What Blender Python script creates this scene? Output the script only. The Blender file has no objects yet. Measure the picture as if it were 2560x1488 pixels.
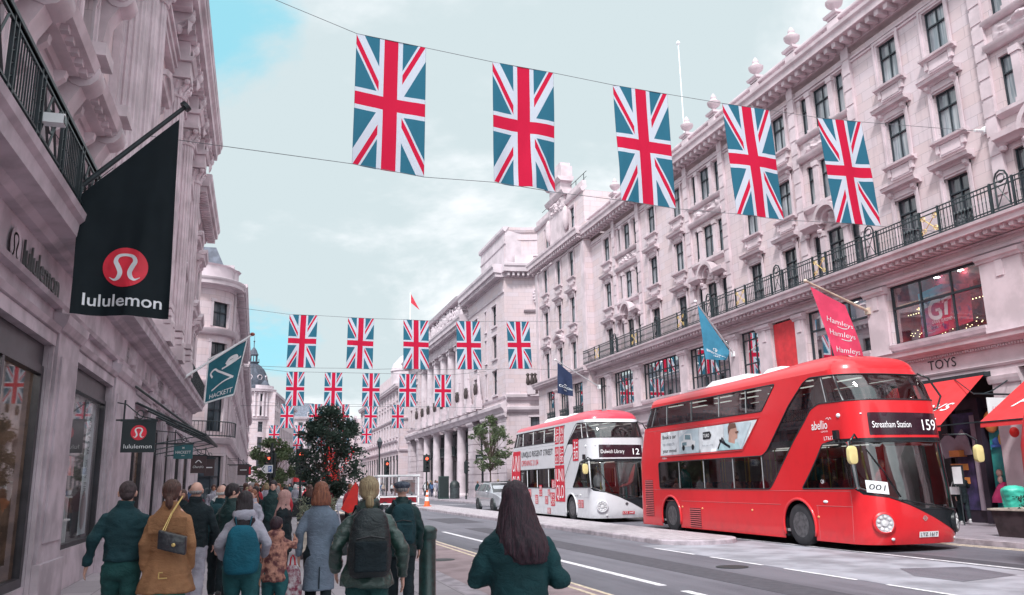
import bpy, bmesh, math, random
import numpy as np
from mathutils import Vector, Matrix, noise as mnoise
from mathutils.geometry import delaunay_2d_cdt
R = math.radians
PI = math.pi
sc = bpy.context.scene
# ---------------------------------------------------------------- camera
def setup_camera():
    f, px, py, roll = 2050.0, -640.0, 471.0, math.atan(0.019)
    c, s = math.cos(roll), math.sin(roll)
    u = px * c - py * s; v = px * s + py * c
    pitch = math.atan2(v, f); yaw = math.atan2(-u, math.hypot(f, v))
    F = Vector((math.sin(yaw) * math.cos(pitch), math.cos(yaw) * math.cos(pitch), math.sin(pitch)))
    Rt = Vector((math.cos(yaw), -math.sin(yaw), 0)); U = Rt.cross(F)
    ex = c * Rt - s * U; ey = -s * Rt - c * U
    cam = bpy.data.cameras.new('camera'); o = bpy.data.objects.new('camera', cam)
    sc.collection.objects.link(o)
    m = Matrix((( ex.x, -ey.x, -F.x, 0), (ex.y, -ey.y, -F.y, 0), (ex.z, -ey.z, -F.z, 1.65), (0, 0, 0, 1)))
    o.matrix_world = m
    cam.sensor_width = 36; cam.lens = 36 * f / 2560; cam.clip_start = 0.1; cam.clip_end = 3000
    sc.camera = o
setup_camera()
sc.view_settings.view_transform = 'Standard'; sc.view_settings.look = 'None'
sc.view_settings.gamma = 1; sc.view_settings.exposure = 0.60

# ---------------------------------------------------------------- node mini language
class E:
    nt = None
    def __init__(s, sock): s.s = sock
    @staticmethod
    def op(o, *a, clamp=False):
        n = E.nt.nodes.new('ShaderNodeMath'); n.operation = o; n.use_clamp = clamp
        for i, x in enumerate(a):
            if isinstance(x, E): E.nt.links.new(x.s, n.inputs[i])
            else: n.inputs[i].default_value = x
        return E(n.outputs[0])
    def __add__(s, o): return E.op('ADD', s, o)
    __radd__ = __add__
    def __sub__(s, o): return E.op('SUBTRACT', s, o)
    def __rsub__(s, o): return E.op('SUBTRACT', o, s)
    def __mul__(s, o): return E.op('MULTIPLY', s, o)
    __rmul__ = __mul__
    def __truediv__(s, o): return E.op('DIVIDE', s, o)
    def __lt__(s, o): return E.op('LESS_THAN', s, o)
    def __gt__(s, o): return E.op('GREATER_THAN', s, o)
    def abs(s): return E.op('ABSOLUTE', s)
    def sat(s): return E.op('ADD', s, 0, clamp=True)
def mx(a, b): return E.op('MAXIMUM', a, b)
def mn(a, b): return E.op('MINIMUM', a, b)
def mixc(fac, a, b):
    n = E.nt.nodes.new('ShaderNodeMix'); n.data_type = 'RGBA'
    for i, x in ((0, fac), (6, a), (7, b)):
        if isinstance(x, E): E.nt.links.new(x.s, n.inputs[i])
        elif i == 0: n.inputs[0].default_value = x
        else: n.inputs[i].default_value = (*x, 1)
    return E(n.outputs[2])
def nz(vec, scale, detail=4, rough=.55, dist=0):
    n = E.nt.nodes.new('ShaderNodeTexNoise'); n.inputs['Scale'].default_value = scale
    n.inputs['Detail'].default_value = detail; n.inputs['Roughness'].default_value = rough
    n.inputs['Distortion'].default_value = dist
    if vec is not None: E.nt.links.new(vec.s, n.inputs['Vector'])
    return E(n.outputs['Fac'])
def comb(x, y, z):
    n = E.nt.nodes.new('ShaderNodeCombineXYZ')
    for i, a in enumerate((x, y, z)):
        if isinstance(a, E): E.nt.links.new(a.s, n.inputs[i])
        else: n.inputs[i].default_value = a
    return E(n.outputs[0])
def sep(v):
    n = E.nt.nodes.new('ShaderNodeSeparateXYZ'); E.nt.links.new(v.s, n.inputs[0])
    return [E(n.outputs[i]) for i in range(3)]
def coord(kind='Object'):
    n = E.nt.nodes.new('ShaderNodeTexCoord'); return E(n.outputs[kind])
def ramp(x, a, b):
    n = E.nt.nodes.new('ShaderNodeMapRange'); n.inputs[1].default_value = a; n.inputs[2].default_value = b
    n.interpolation_type = 'SMOOTHSTEP'; E.nt.links.new(x.s, n.inputs[0]); return E(n.outputs[0])

# ---------------------------------------------------------------- world and sun
SUN_EL, SUN_AZ = R(50), R(215)      # azimuth measured from +Y clockwise: behind the camera, to its left
def setup_world():
    w = bpy.data.worlds.new('World'); sc.world = w; w.use_nodes = True
    nt = w.node_tree; nt.nodes.clear(); E.nt = nt
    out = nt.nodes.new('ShaderNodeOutputWorld'); bg = nt.nodes.new('ShaderNodeBackground')
    sky = nt.nodes.new('ShaderNodeTexSky'); sky.sky_type = 'NISHITA'; sky.sun_disc = False
    sky.sun_elevation = SUN_EL; sky.sun_rotation = SUN_AZ
    d = coord('Generated'); x, y, z = sep(d)
    zz = mx(z, 0.0) + 0.30
    p = comb(x / zz, y / zz, 0.0)
    big = nz(p, 0.85, 6, .5, .3)
    fine = nz(p, 2.6, 8, .58, .25)
    def spot(px, py, pz, k): return ramp(x * px + y * py + z * pz, 1 - k, 1.0)
    hole = spot(-.050, .866, .497, .009) * .155 + spot(-.009, .982, .188, .008) * .06 + spot(.02, .985, .16, .006) * .07
    cover = ramp(big * .5 + fine * .5 - hole, .33, .43)
    dens = nz(comb(x / zz + 7.3, y / zz - 2.1, 1.7), 1.15, 7, .6, .4)
    g = ramp(dens * .7 + fine * .3, .41, .545)
    cl = mixc(g, (10.4, 10.5, 10.8), (6.2, 7.2, 7.5))
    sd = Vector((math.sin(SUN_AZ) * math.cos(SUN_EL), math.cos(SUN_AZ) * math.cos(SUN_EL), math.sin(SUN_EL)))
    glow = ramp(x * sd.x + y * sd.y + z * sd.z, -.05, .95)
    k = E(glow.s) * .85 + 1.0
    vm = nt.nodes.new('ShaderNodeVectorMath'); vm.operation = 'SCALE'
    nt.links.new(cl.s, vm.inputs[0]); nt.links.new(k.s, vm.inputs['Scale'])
    vs = nt.nodes.new('ShaderNodeVectorMath'); vs.operation = 'MULTIPLY_ADD'
    nt.links.new(sky.outputs[0], vs.inputs[0]); vs.inputs[1].default_value = (.25, .3, .3); vs.inputs[2].default_value = (2.9, 6.3, 7.2)
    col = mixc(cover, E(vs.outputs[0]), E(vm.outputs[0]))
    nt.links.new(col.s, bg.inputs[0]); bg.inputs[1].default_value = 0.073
    nt.links.new(bg.outputs[0], out.inputs[0])
    L = bpy.data.lights.new('sun', 'SUN'); L.energy = 2.7; L.angle = R(10); L.color = (1, .97, .96)
    o = bpy.data.objects.new('sun', L); sc.collection.objects.link(o)
    o.rotation_euler = sd.to_track_quat('Z', 'Y').to_euler()
setup_world()
sc.cycles.max_bounces = 6; sc.cycles.transparent_max_bounces = 8

# ---------------------------------------------------------------- materials
MATS = {}
def newmat(name):
    m = bpy.data.materials.new(name); m.use_nodes = True; E.nt = m.node_tree
    b = m.node_tree.nodes['Principled BSDF']; MATS[name] = m
    return m, b
def bump(b, h, strength=.3, dist=.01):
    n = E.nt.nodes.new('ShaderNodeBump'); n.inputs['Strength'].default_value = strength; n.inputs['Distance'].default_value = dist
    E.nt.links.new(h.s, n.inputs['Height']); E.nt.links.new(n.outputs[0], b.inputs['Normal'])
def mat(name, col, rough=.6, metal=0, var=.25, sc_=4, bs=0, bst=.3, bd=.01, spec=.5, coat=0, col2=None, sheen=0, grime=0):
    m, b = newmat(name)
    co = coord(); n = nz(co, sc_, 5)
    c2 = col2 or tuple(c * (1 - var) for c in col); c1 = tuple(min(1, c * (1 + var * .5)) for c in col) if not col2 else col
    f = ramp(n, .35, .65); c = mixc(f, c1, c2)
    if grime:
        g = ramp(nz(co, sc_ * .35, 7, .65), .5, .75) * grime
        c = mixc(g, c, tuple(x * .4 for x in col))
    E.nt.links.new(c.s, b.inputs['Base Color'])
    b.inputs['Roughness'].default_value = rough; b.inputs['Metallic'].default_value = metal
    b.inputs['Specular IOR Level'].default_value = spec
    b.inputs['Coat Weight'].default_value = coat; b.inputs['Coat Roughness'].default_value = .06
    if sheen: b.inputs['Sheen Weight'].default_value = sheen
    if bs: bump(b, nz(co, bs, 4), bst, bd)
    return m
def stone(name, col, bw=.95, bh=.38, joint=.5, streak=.35, warm=(1.05, .98, .93)):
    m, b = newmat(name)
    x, y, z = sep(coord('Object'))
    v = comb(x + y, z, 0.0)
    t = E.nt.nodes.new('ShaderNodeTexBrick'); E.nt.links.new(v.s, t.inputs['Vector'])
    t.inputs['Scale'].default_value = 1; t.inputs['Brick Width'].default_value = bw; t.inputs['Row Height'].default_value = bh
    t.inputs['Mortar Size'].default_value = .006; t.inputs['Mortar Smooth'].default_value = .3
    t.inputs['Color1'].default_value = (*col, 1); t.inputs['Color2'].default_value = (*[a * b_ * .93 for a, b_ in zip(col, warm)], 1)
    t.inputs['Mortar'].default_value = (*[a * joint for a in col], 1)
    c = E(t.outputs[0]); co = coord('Object')
    st = ramp(nz(comb(x * 2.2, y * 2.2, z * .22), 1.6, 6, .62), .48, .78) * streak
    c = mixc(st, c, (col[0] * .42, col[1] * .38, col[2] * .42))
    bl = ramp(nz(co, .9, 5, .6), .42, .7) * .35
    c = mixc(bl, c, tuple(min(1, a * w_ * 1.08) for a, w_ in zip(col, warm)))
    E.nt.links.new(c.s, b.inputs['Base Color']); b.inputs['Roughness'].default_value = .85
    h = nz(co, 14, 6, .6) * .35 + E(t.outputs['Fac']) * -1.0
    bump(b, h, .35, .012)
    return m
STONE_R = stone('portland_stone_pink', (.60, .515, .555))
STONE_T = mat('stone_trim', (.60, .50, .535), .85, var=.14, sc_=1.4, bs=22, bst=.25, grime=.35)
STONE_L = stone('portland_stone_grey', (.70, .595, .635), bw=1.2, bh=.5, streak=.45)
STONE_LT = mat('stone_trim_grey', (.68, .58, .62), .85, var=.2, sc_=1.2, bs=18, bst=.3, grime=.45)
STONE_LS = mat('shopfront_stone', (.50, .425, .475), .7, var=.25, sc_=1.6, bs=16, bst=.3, grime=.5)
STONE_F = stone('far_stone', (.58, .50, .545), streak=.3)
STONE_FT = mat('far_stone_trim', (.58, .50, .54), .85, var=.15, sc_=.8, grime=.3)
SLATE = mat('slate_roof', (.16, .18, .23), .6, var=.3, sc_=3, bs=6, bst=.5, bd=.03)
LEAD = mat('lead_dome', (.07, .08, .11), .7, var=.3, sc_=1.2)
DARKMETAL = mat('dark_metal', (.018, .03, .036), .45, var=.3, sc_=6)
FRAME = mat('window_frame_paint', (.022, .032, .042), .45, var=.2)
GOLD = mat('gilt_metal', (.75, .55, .22), .35, metal=.6, var=.2)
def glassy(name, base, rough=.05, streaks=None, spec=.6):
    m, b = newmat(name); x, y, z = sep(coord('Object'))
    c = None
    if streaks:
        s = ramp(nz(comb(x * 5, y * 5, z * .35), 2.2, 3), .4, .62)
        q = ramp(nz(coord('Object'), .55, 2), .4, .6)
        c = mixc(s, base, streaks); c = mixc(q * .6, c, tuple(v * .45 for v in base))
    else:
        c = mixc(ramp(nz(coord('Object'), .8, 3), .4, .62), base, tuple(v * .4 for v in base))
    E.nt.links.new(c.s, b.inputs['Base Color']); b.inputs['Roughness'].default_value = rough
    b.inputs['Specular IOR Level'].default_value = spec
    b.inputs['Coat Weight'].default_value = .8; b.inputs['Coat Roughness'].default_value = .02
    bump(b, nz(coord('Object'), 1.3, 2), .12, .02)
    return m
PANE = glassy('window_pane_curtained', (.20, .235, .27), streaks=(.40, .42, .45))
PANE_D = glassy('window_pane_dark', (.07, .075, .09), streaks=(.14, .14, .16))
PANE_F = glassy('window_pane_far', (.07, .09, .11))
def emis(name, col, s):
    m, b = newmat(name); b.inputs['Base Color'].default_value = (*col, 1)
    b.inputs['Emission Color'].default_value = (*col, 1); b.inputs['Emission Strength'].default_value = s
    return m
SHOPFILL = emis('shop_fill_strip', (1, .92, .86), 26)  # glowing strips added under the ceilings to brighten the shop interiors
def clearglass(name, tint, refl=.12, k=.75, fr=.9):
    m = bpy.data.materials.new(name); m.use_nodes = True; nt = m.node_tree; nt.nodes.clear(); E.nt = nt
    o = nt.nodes.new('ShaderNodeOutputMaterial'); t = nt.nodes.new('ShaderNodeBsdfTransparent'); g = nt.nodes.new('ShaderNodeBsdfGlossy')
    t.inputs[0].default_value = (*tint, 1); g.inputs['Roughness'].default_value = .02; g.inputs[0].default_value = (k, k, k, 1)
    lw = nt.nodes.new('ShaderNodeLayerWeight'); lw.inputs[0].default_value = .25
    f = E.op('MULTIPLY_ADD', E(lw.outputs['Fresnel']), fr, refl, clamp=True)
    mxn = nt.nodes.new('ShaderNodeMixShader'); nt.links.new(f.s, mxn.inputs[0]); nt.links.new(t.outputs[0], mxn.inputs[1]); nt.links.new(g.outputs[0], mxn.inputs[2])
    nt.links.new(mxn.outputs[0], o.inputs[0]); MATS[name] = m
    return m
SHOPREFL = clearglass('shop_glass_reflecting', (.9, .95, .95), .12, .85, .55)
SHOPGLASS = clearglass('shop_glass', (.82, .88, .88), .05)
BUSGLASS = clearglass('bus_glass', (.60, .64, .64), .17)
RED_LAMP = emis('red_signal_lamp', (1, .10, .05), 2.2)
BULB = emis('warm_bulb', (1, .8, .45), 2.5)
NEON = emis('neon_tube', (.75, .9, 1), 2.0)
HEADLAMP = emis('headlamp_lit', (1, .85, .6), 1.6)
WHITE = mat('white_print', (.80, .82, .84), .6, var=.05)
BLACK = mat('black_print', (.012, .014, .02), .5, var=.1)
def flat(name, col, rough=.6, **k): return mat(name, col, rough, var=k.pop('var', .12), **k)
# ---------------------------------------------------------------- mesh builder
def ident(u, w, z): return (u, w, z)
class MB:
    def __init__(s): s.v = []; s.f = []; s.m = []; s.uv = None
    def add(s, vs, fs, m=0, F=None):
        o = len(s.v)
        s.v.extend([F(*p) for p in vs] if F else [tuple(p) for p in vs])
        for f in fs:
            s.f.append(tuple(i + o for i in f)); s.m.append(m)
    def box(s, x0, x1, y0, y1, z0, z1, m=0, F=None):
        s.add([(x0, y0, z0), (x1, y0, z0), (x1, y1, z0), (x0, y1, z0), (x0, y0, z1), (x1, y0, z1), (x1, y1, z1), (x0, y1, z1)],
              [(0, 3, 2, 1), (4, 5, 6, 7), (0, 1, 5, 4), (1, 2, 6, 5), (2, 3, 7, 6), (3, 0, 4, 7)], m, F)
    def quad(s, a, b, c, d, m=0, F=None): s.add([a, b, c, d], [(0, 1, 2, 3)], m, F)
    def ring_loft(s, rings, m=0, caps=True, closed=True, F=None):
        n = len(rings[0]); vs = [p for r in rings for p in r]; fs = []
        for i in range(len(rings) - 1):
            for j in range(n if closed else n - 1):
                k = (j + 1) % n
                fs.append((i * n + j, i * n + k, (i + 1) * n + k, (i + 1) * n + j))
        if caps: fs.append(tuple(range(n))[::-1]); fs.append(tuple((len(rings) - 1) * n + j for j in range(n)))
        s.add(vs, fs, m, F)
    def lathe(s, prof, c=(0, 0, 0), n=12, m=0, F=None, axis='z', caps=True):
        rings = []
        for r, z in prof:
            ring = []
            for j in range(n):
                a = 2 * PI * j / n; p = (r * math.cos(a), r * math.sin(a), z)
                if axis == 'y': p = (p[0], p[2], p[1])
                if axis == 'x': p = (p[2], p[0], p[1])
                ring.append((c[0] + p[0], c[1] + p[1], c[2] + p[2]))
            rings.append(ring)
        s.ring_loft(rings, m, caps, True, F)
    def tube(s, pts, r, n=6, m=0, F=None, caps=True, flat=1.0, ref=None):
        pts = [Vector(p) for p in pts]; k = len(pts); rs = r if isinstance(r, (list, tuple)) else [r] * k
        rings = []; prev = None
        for i, p in enumerate(pts):
            t = (pts[min(i + 1, k - 1)] - pts[max(i - 1, 0)]).normalized()
            up = Vector(ref) if ref else (prev if prev else (Vector((0, 0, 1)) if abs(t.z) < .9 else Vector((1, 0, 0))))
            a = t.cross(up); a = a.normalized() if a.length > 1e-6 else t.orthogonal().normalized(); b = a.cross(t).normalized(); prev = b
            q = rs[i]; q = q if isinstance(q, (tuple, list)) else (q, q * flat)
            rings.append([tuple(p + a * (q[0] * math.cos(2 * PI * j / n)) + b * (q[1] * math.sin(2 * PI * j / n))) for j in range(n)])
        s.ring_loft(rings, m, caps, True, F)
    def ell(s, c, r, n=16, k=10, m=0, rot=None):
        rings = []
        for i in range(k + 1):
            a = -PI / 2 + PI * i / k; a = max(-1.54, min(1.54, a))
            ring = []
            for j in range(n):
                t = 2 * PI * j / n
                p = Vector((r[0] * math.cos(a) * math.cos(t), r[1] * math.cos(a) * math.sin(t), r[2] * math.sin(a)))
                if rot: p = rot @ p
                ring.append((c[0] + p.x, c[1] + p.y, c[2] + p.z))
            rings.append(ring)
        s.ring_loft(rings, m)
    def prism(s, poly, d0, d1, m=0, F=None, plane='xz'):
        def P(a, b, d): return {'xz': (a, d, b), 'xy': (a, b, d), 'yz': (d, a, b)}[plane]
        n = len(poly); vs = [P(a, b, d0) for a, b in poly] + [P(a, b, d1) for a, b in poly]
        fs = [tuple(range(n)), tuple(range(2 * n - 1, n - 1, -1))] + [(i, i + n, (i + 1) % n + n, (i + 1) % n) for i in range(n)]
        s.add(vs, fs, m, F)
    def build(s, name, mats, parent=None, smooth=None, recalc=True):
        me = bpy.data.meshes.new(name); me.from_pydata(s.v, [], s.f)
        mats = mats if isinstance(mats, (list, tuple)) else [mats]
        for m in mats: me.materials.append(m)
        if len(mats) > 1: me.polygons.foreach_set('material_index', s.m)
        if s.uv:
            l = me.uv_layers.new(name='UVMap'); l.data.foreach_set('uv', s.uv)
        if recalc:
            b = bmesh.new(); b.from_mesh(me); bmesh.ops.recalc_face_normals(b, faces=b.faces); b.to_mesh(me); b.free()
        if smooth:
            me.polygons.foreach_set('use_smooth', [True] * len(me.polygons))
            if smooth is not True: me.set_sharp_from_angle(angle=R(smooth))
        me.update()
        o = bpy.data.objects.new(name, me); sc.collection.objects.link(o)
        if parent:
            o.parent = parent
            if parent.name in WP: o.location = -parent.location
        return o
WP = set()
def tag(o, label=None, cat=None, group=None, kind=None):
    if label: o['label'] = label
    if cat: o['category'] = cat
    if group: o['group'] = group
    if kind: o['kind'] = kind
    return o
def empty(name, loc=(0, 0, 0), label=None, cat=None, group=None, rz=0):
    o = bpy.data.objects.new(name, None); sc.collection.objects.link(o); o.location = loc; o.rotation_euler.z = rz
    o.empty_display_size = .2
    return tag(o, label, cat, group)
def wempty(*a, **k):
    o = empty(*a, **k); WP.add(o.name); return o
def copy_tree(o, parent=None):
    c = o.copy(); sc.collection.objects.link(c)
    if parent: c.parent = parent
    for ch in list(o.children): copy_tree(ch, c)
    return c
def fuse(mb, voxel, smooth_it=4, disp=None):
    """voxel-remesh a MB into one continuous surface; returns a new MB"""
    me = bpy.data.meshes.new('tmp'); me.from_pydata(mb.v, [], mb.f)
    b = bmesh.new(); b.from_mesh(me); bmesh.ops.recalc_face_normals(b, faces=b.faces); b.to_mesh(me); b.free()
    o = bpy.data.objects.new('tmp', me); sc.collection.objects.link(o)
    r = o.modifiers.new('r', 'REMESH'); r.mode = 'VOXEL'; r.voxel_size = voxel; r.adaptivity = 0
    q = o.modifiers.new('s', 'SMOOTH'); q.factor = .5; q.iterations = smooth_it
    bpy.context.view_layer.update()
    ev = o.evaluated_get(bpy.context.evaluated_depsgraph_get()); m2 = ev.to_mesh()
    out = MB(); out.v = [tuple(v.co) for v in m2.vertices]; out.f = [tuple(p.vertices) for p in m2.polygons]; out.m = [0] * len(out.f)
    if disp:
        out.v = [tuple(Vector(v.co) + Vector(v.normal) * disp(v.co, v.normal)) for v in m2.vertices]
    ev.to_mesh_clear(); bpy.data.objects.remove(o); bpy.data.meshes.remove(me)
    return out
# text and marks
_tc = {}
def text2d(s, size=1, shear=0, off=0, sp=1.0):
    k = (s, shear, off, sp)
    if k not in _tc:
        c = bpy.data.curves.new('t', 'FONT'); c.body = s; c.size = 1; c.shear = shear; c.offset = off; c.space_character = sp
        c.resolution_u = 3; c.fill_mode = 'FRONT'
        o = bpy.data.objects.new('t', c); sc.collection.objects.link(o); bpy.context.view_layer.update()
        ev = o.evaluated_get(bpy.context.evaluated_depsgraph_get()); m = ev.to_mesh()
        vs = [(v.co.x, v.co.y) for v in m.vertices]; fs = [tuple(p.vertices) for p in m.polygons]
        ev.to_mesh_clear(); bpy.data.objects.remove(o); bpy.data.curves.remove(c)
        x0 = min(v[0] for v in vs); x1 = max(v[0] for v in vs)
        _tc[k] = ([(v[0] - x0, v[1]) for v in vs], fs, x1 - x0)
    vs, fs, w = _tc[k]
    return [(x * size, y * size) for x, y in vs], fs, w * size
def put_text(mb, s, M, x, y, size=None, width=None, height=None, align='c', m=0, shear=0, off=0, sp=1.0, depth=0):
    """M(a,b)->3D. x,y = anchor of the baseline; width/height squeeze the text"""
    vs, fs, w = text2d(s, 1, shear, off, sp)
    sy = height / .7 if height else size
    sx = width / w if width else (size if size else sy)
    W = w * sx; x0 = x - (W / 2 if align == 'c' else (W if align == 'r' else 0))
    pts = [M(x0 + a * sx, y + b * sy) for a, b in vs]
    mb.add(pts, fs, m)
def ribbon(mb, pts, ws, M, m=0):
    """2D stroke of varying width through M"""
    P = [Vector(p) for p in pts]; vs = []; fs = []
    for i, p in enumerate(P):
        t = (P[min(i + 1, len(P) - 1)] - P[max(i - 1, 0)]).normalized(); n = Vector((-t.y, t.x)); w = ws[i] if isinstance(ws, (list, tuple)) else ws
        vs += [M(*(p + n * w / 2)), M(*(p - n * w / 2))]
    for i in range(len(P) - 1): fs.append((2 * i, 2 * i + 1, 2 * i + 3, 2 * i + 2))
    mb.add(vs, fs, m)
def disc(mb, cx, cy, r, M, m=0, n=36, ry=None):
    ry = ry or r
    vs = [M(cx + r * math.cos(2 * PI * i / n), cy + ry * math.sin(2 * PI * i / n)) for i in range(n)]
    mb.add(vs, [tuple(range(n))], m)
def spline(pts, n=8):
    out = []; P = [Vector(p) for p in pts]
    for i in range(len(P) - 1):
        a, b, c, d = P[max(i - 1, 0)], P[i], P[i + 1], P[min(i + 2, len(P) - 1)]
        for j in range(n):
            t = j / n
            out.append(.5 * ((2 * b) + (c - a) * t + (2 * a - 5 * b + 4 * c - d) * t * t + (3 * b - a - 3 * c + d) * t ** 3))
    out.append(P[-1]); return [tuple(p) for p in out]
def omega_mark(mb, cx, cy, r, M, mdisc=0, mstroke=1, dM=None):
    """round emblem with the looped white stroke"""
    disc(mb, cx, cy, r, M, mdisc)
    half = [(-.74, -.50), (-.50, -.62), (-.31, -.50), (-.24, -.24), (-.35, .04), (-.47, .30), (-.34, .54), (0.0, .62)]
    wid = [.02, .10, .19, .22, .22, .20, .16, .13]
    pts = half + [(-x, y) for x, y in half[-2::-1]]; wds = wid + wid[-2::-1]
    sp = spline([(a, b, c) for (a, b), c in zip(pts, wds)], 6)
    ribbon(mb, [(cx + a * r * .92, cy + b * r) for a, b, c in sp], [max(.01, c * r) for a, b, c in sp], dM or M, mstroke)
# ---------------------------------------------------------------- facade helpers  F(u, w, z): along, outward, up
def F_right(X): return lambda u, w, z: (X - w, u, z)
def F_left(X): return lambda u, w, z: (X + w, u, z)
def F_line(x0, y0, dx, dy):
    l = math.hypot(dx, dy); dx /= l; dy /= l
    return lambda u, w, z: (x0 + dx * u + dy * w, y0 + dy * u - dx * w, z)       # outward = right of the direction
def F_arc(cx, cy, r, a0, s=1, inward=False):
    k = -1 if inward else 1
    def f(u, w, z):
        a = a0 + s * u / r; return (cx + (r + k * w) * math.cos(a), cy + (r + k * w) * math.sin(a), z)
    return f
def fbox(mb, F, u0, u1, w0, w1, z0, z1, m=0, seg=1):
    for i in range(seg):
        a = u0 + (u1 - u0) * i / seg; b = u0 + (u1 - u0) * (i + 1) / seg
        mb.box(a, b, w0, w1, z0, z1, m, F)
def mould(mb, F, u0, u1, prof, m=0, seg=1):
    rings = [[(u0 + (u1 - u0) * i / seg, w, z) for w, z in prof] for i in range(seg + 1)]
    mb.ring_loft(rings, m, True, True, F)
def wall(mb, F, u0, u1, z0, z1, ops, rev=.3, m=0, mu=None, w=0):
    us = sorted({u0, u1} | {o[0] for o in ops if u0 < o[0] < u1} | {o[1] for o in ops if u0 < o[1] < u1})
    if mu:
        n = []
        for a, b in zip(us, us[1:]):
            k = max(1, math.ceil((b - a) / mu)); n += [a + (b - a) * i / k for i in range(k)]
        us = n + [us[-1]]
    zs = sorted({z0, z1} | {o[2] for o in ops if z0 < o[2] < z1} | {o[3] for o in ops if z0 < o[3] < z1})
    idx = {}
    def V(u, z):
        if (u, z) not in idx: idx[(u, z)] = len(mb.v); mb.v.append(F(u, w, z))
        return idx[(u, z)]
    for a, b in zip(us, us[1:]):
        for c, d in zip(zs, zs[1:]):
            mu_, mz = (a + b) / 2, (c + d) / 2
            if any(o[0] < mu_ < o[1] and o[2] < mz < o[3] for o in ops): continue
            mb.f.append((V(a, c), V(b, c), V(b, d), V(a, d))); mb.m.append(m)
    for a, b, c, d in ops:
        r = w - rev
        for q in (((a, w, c), (a, w, d), (a, r, d), (a, r, c)), ((b, w, c), (b, r, c), (b, r, d), (b, w, d)),
                  ((a, w, d), (b, w, d), (b, r, d), (a, r, d)), ((a, w, c), (a, r, c), (b, r, c), (b, w, c))):
            mb.quad(*q, m=m, F=F)
def dentils(mb, F, u0, u1, w0, w1, z0, z1, pitch, wid, m=0):
    n = max(1, int((u1 - u0) / pitch)); p = (u1 - u0) / n
    for i in range(n):
        c = u0 + p * (i + .5); mb.box(c - wid / 2, c + wid / 2, w0, w1, z0, z1, m, F)
def relief(mb, F, u0, u1, z0, z1, w, depth, seed, nu=26, nzv=12, m=0):
    """carved stone: many small rounded leaves, scrolls and heads standing off the wall"""
    rnd = random.Random(seed)
    vs = []; fs = []
    for i in range(nu + 1):
        for j in range(nzv + 1):
            a = i / nu; b = j / nzv; edge = min(1, 6 * min(a, 1 - a), 6 * min(b, 1 - b))
            u = u0 + (u1 - u0) * a; z = z0 + (z1 - z0) * b
            n1 = mnoise.noise(Vector((u * 4 + seed, z * 4, seed * 1.7))); n2 = abs(mnoise.noise(Vector((u * 9, z * 9 + seed, 3.1))))
            ang = abs(math.sin(a * PI * 3 + n1 * 3))
            h = max(0, .35 * ang + .9 * n1 + .8 * n2 - .05) * edge
            vs.append((u, w + depth * min(1, h), z))
    for i in range(nu):
        for j in range(nzv):
            k = i * (nzv + 1) + j; fs.append((k, k + nzv + 1, k + nzv + 2, k + 1))
    mb.add(vs, fs, m, F)
def baluster_row(mb, F, u0, u1, w, z0, h, pitch=.27, r=.075, m=0, n=6):
    k = max(1, int((u1 - u0) / pitch)); p = (u1 - u0) / k
    for i in range(k):
        c = u0 + p * (i + .5)
        prof = [(r * .8, 0), (r * .8, .08 * h), (r * .45, .14 * h), (r * 1.0, .36 * h), (r * .85, .48 * h), (r * .4, .72 * h), (r * .4, .84 * h), (r * .8, .92 * h), (r * .8, h)]
        mb.lathe([(a, z0 + b) for a, b in prof], (c, w, 0), n, m, F, caps=False)
def pane_grid(mb, F, u0, u1, z0, z1, w, nx, rows, t=.045, d=.05, m=0):
    """frame with nx columns and horizontal bars at fractions rows"""
    fbox(mb, F, u0, u0 + t, w, w + d, z0, z1, m); fbox(mb, F, u1 - t, u1, w, w + d, z0, z1, m)
    fbox(mb, F, u0 + t, u1 - t, w, w + d, z0, z0 + t, m); fbox(mb, F, u0 + t, u1 - t, w, w + d, z1 - t, z1, m)
    for i in range(1, nx):
        c = u0 + (u1 - u0) * i / nx; fbox(mb, F, c - t * .4, c + t * .4, w + .004, w + d - .006, z0 + t, z1 - t, m)
    for q in rows:
        c = z0 + (z1 - z0) * q; fbox(mb, F, u0 + t, u1 - t, w + .002, w + d + .012, c - t * .5, c + t * .5, m)
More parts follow.
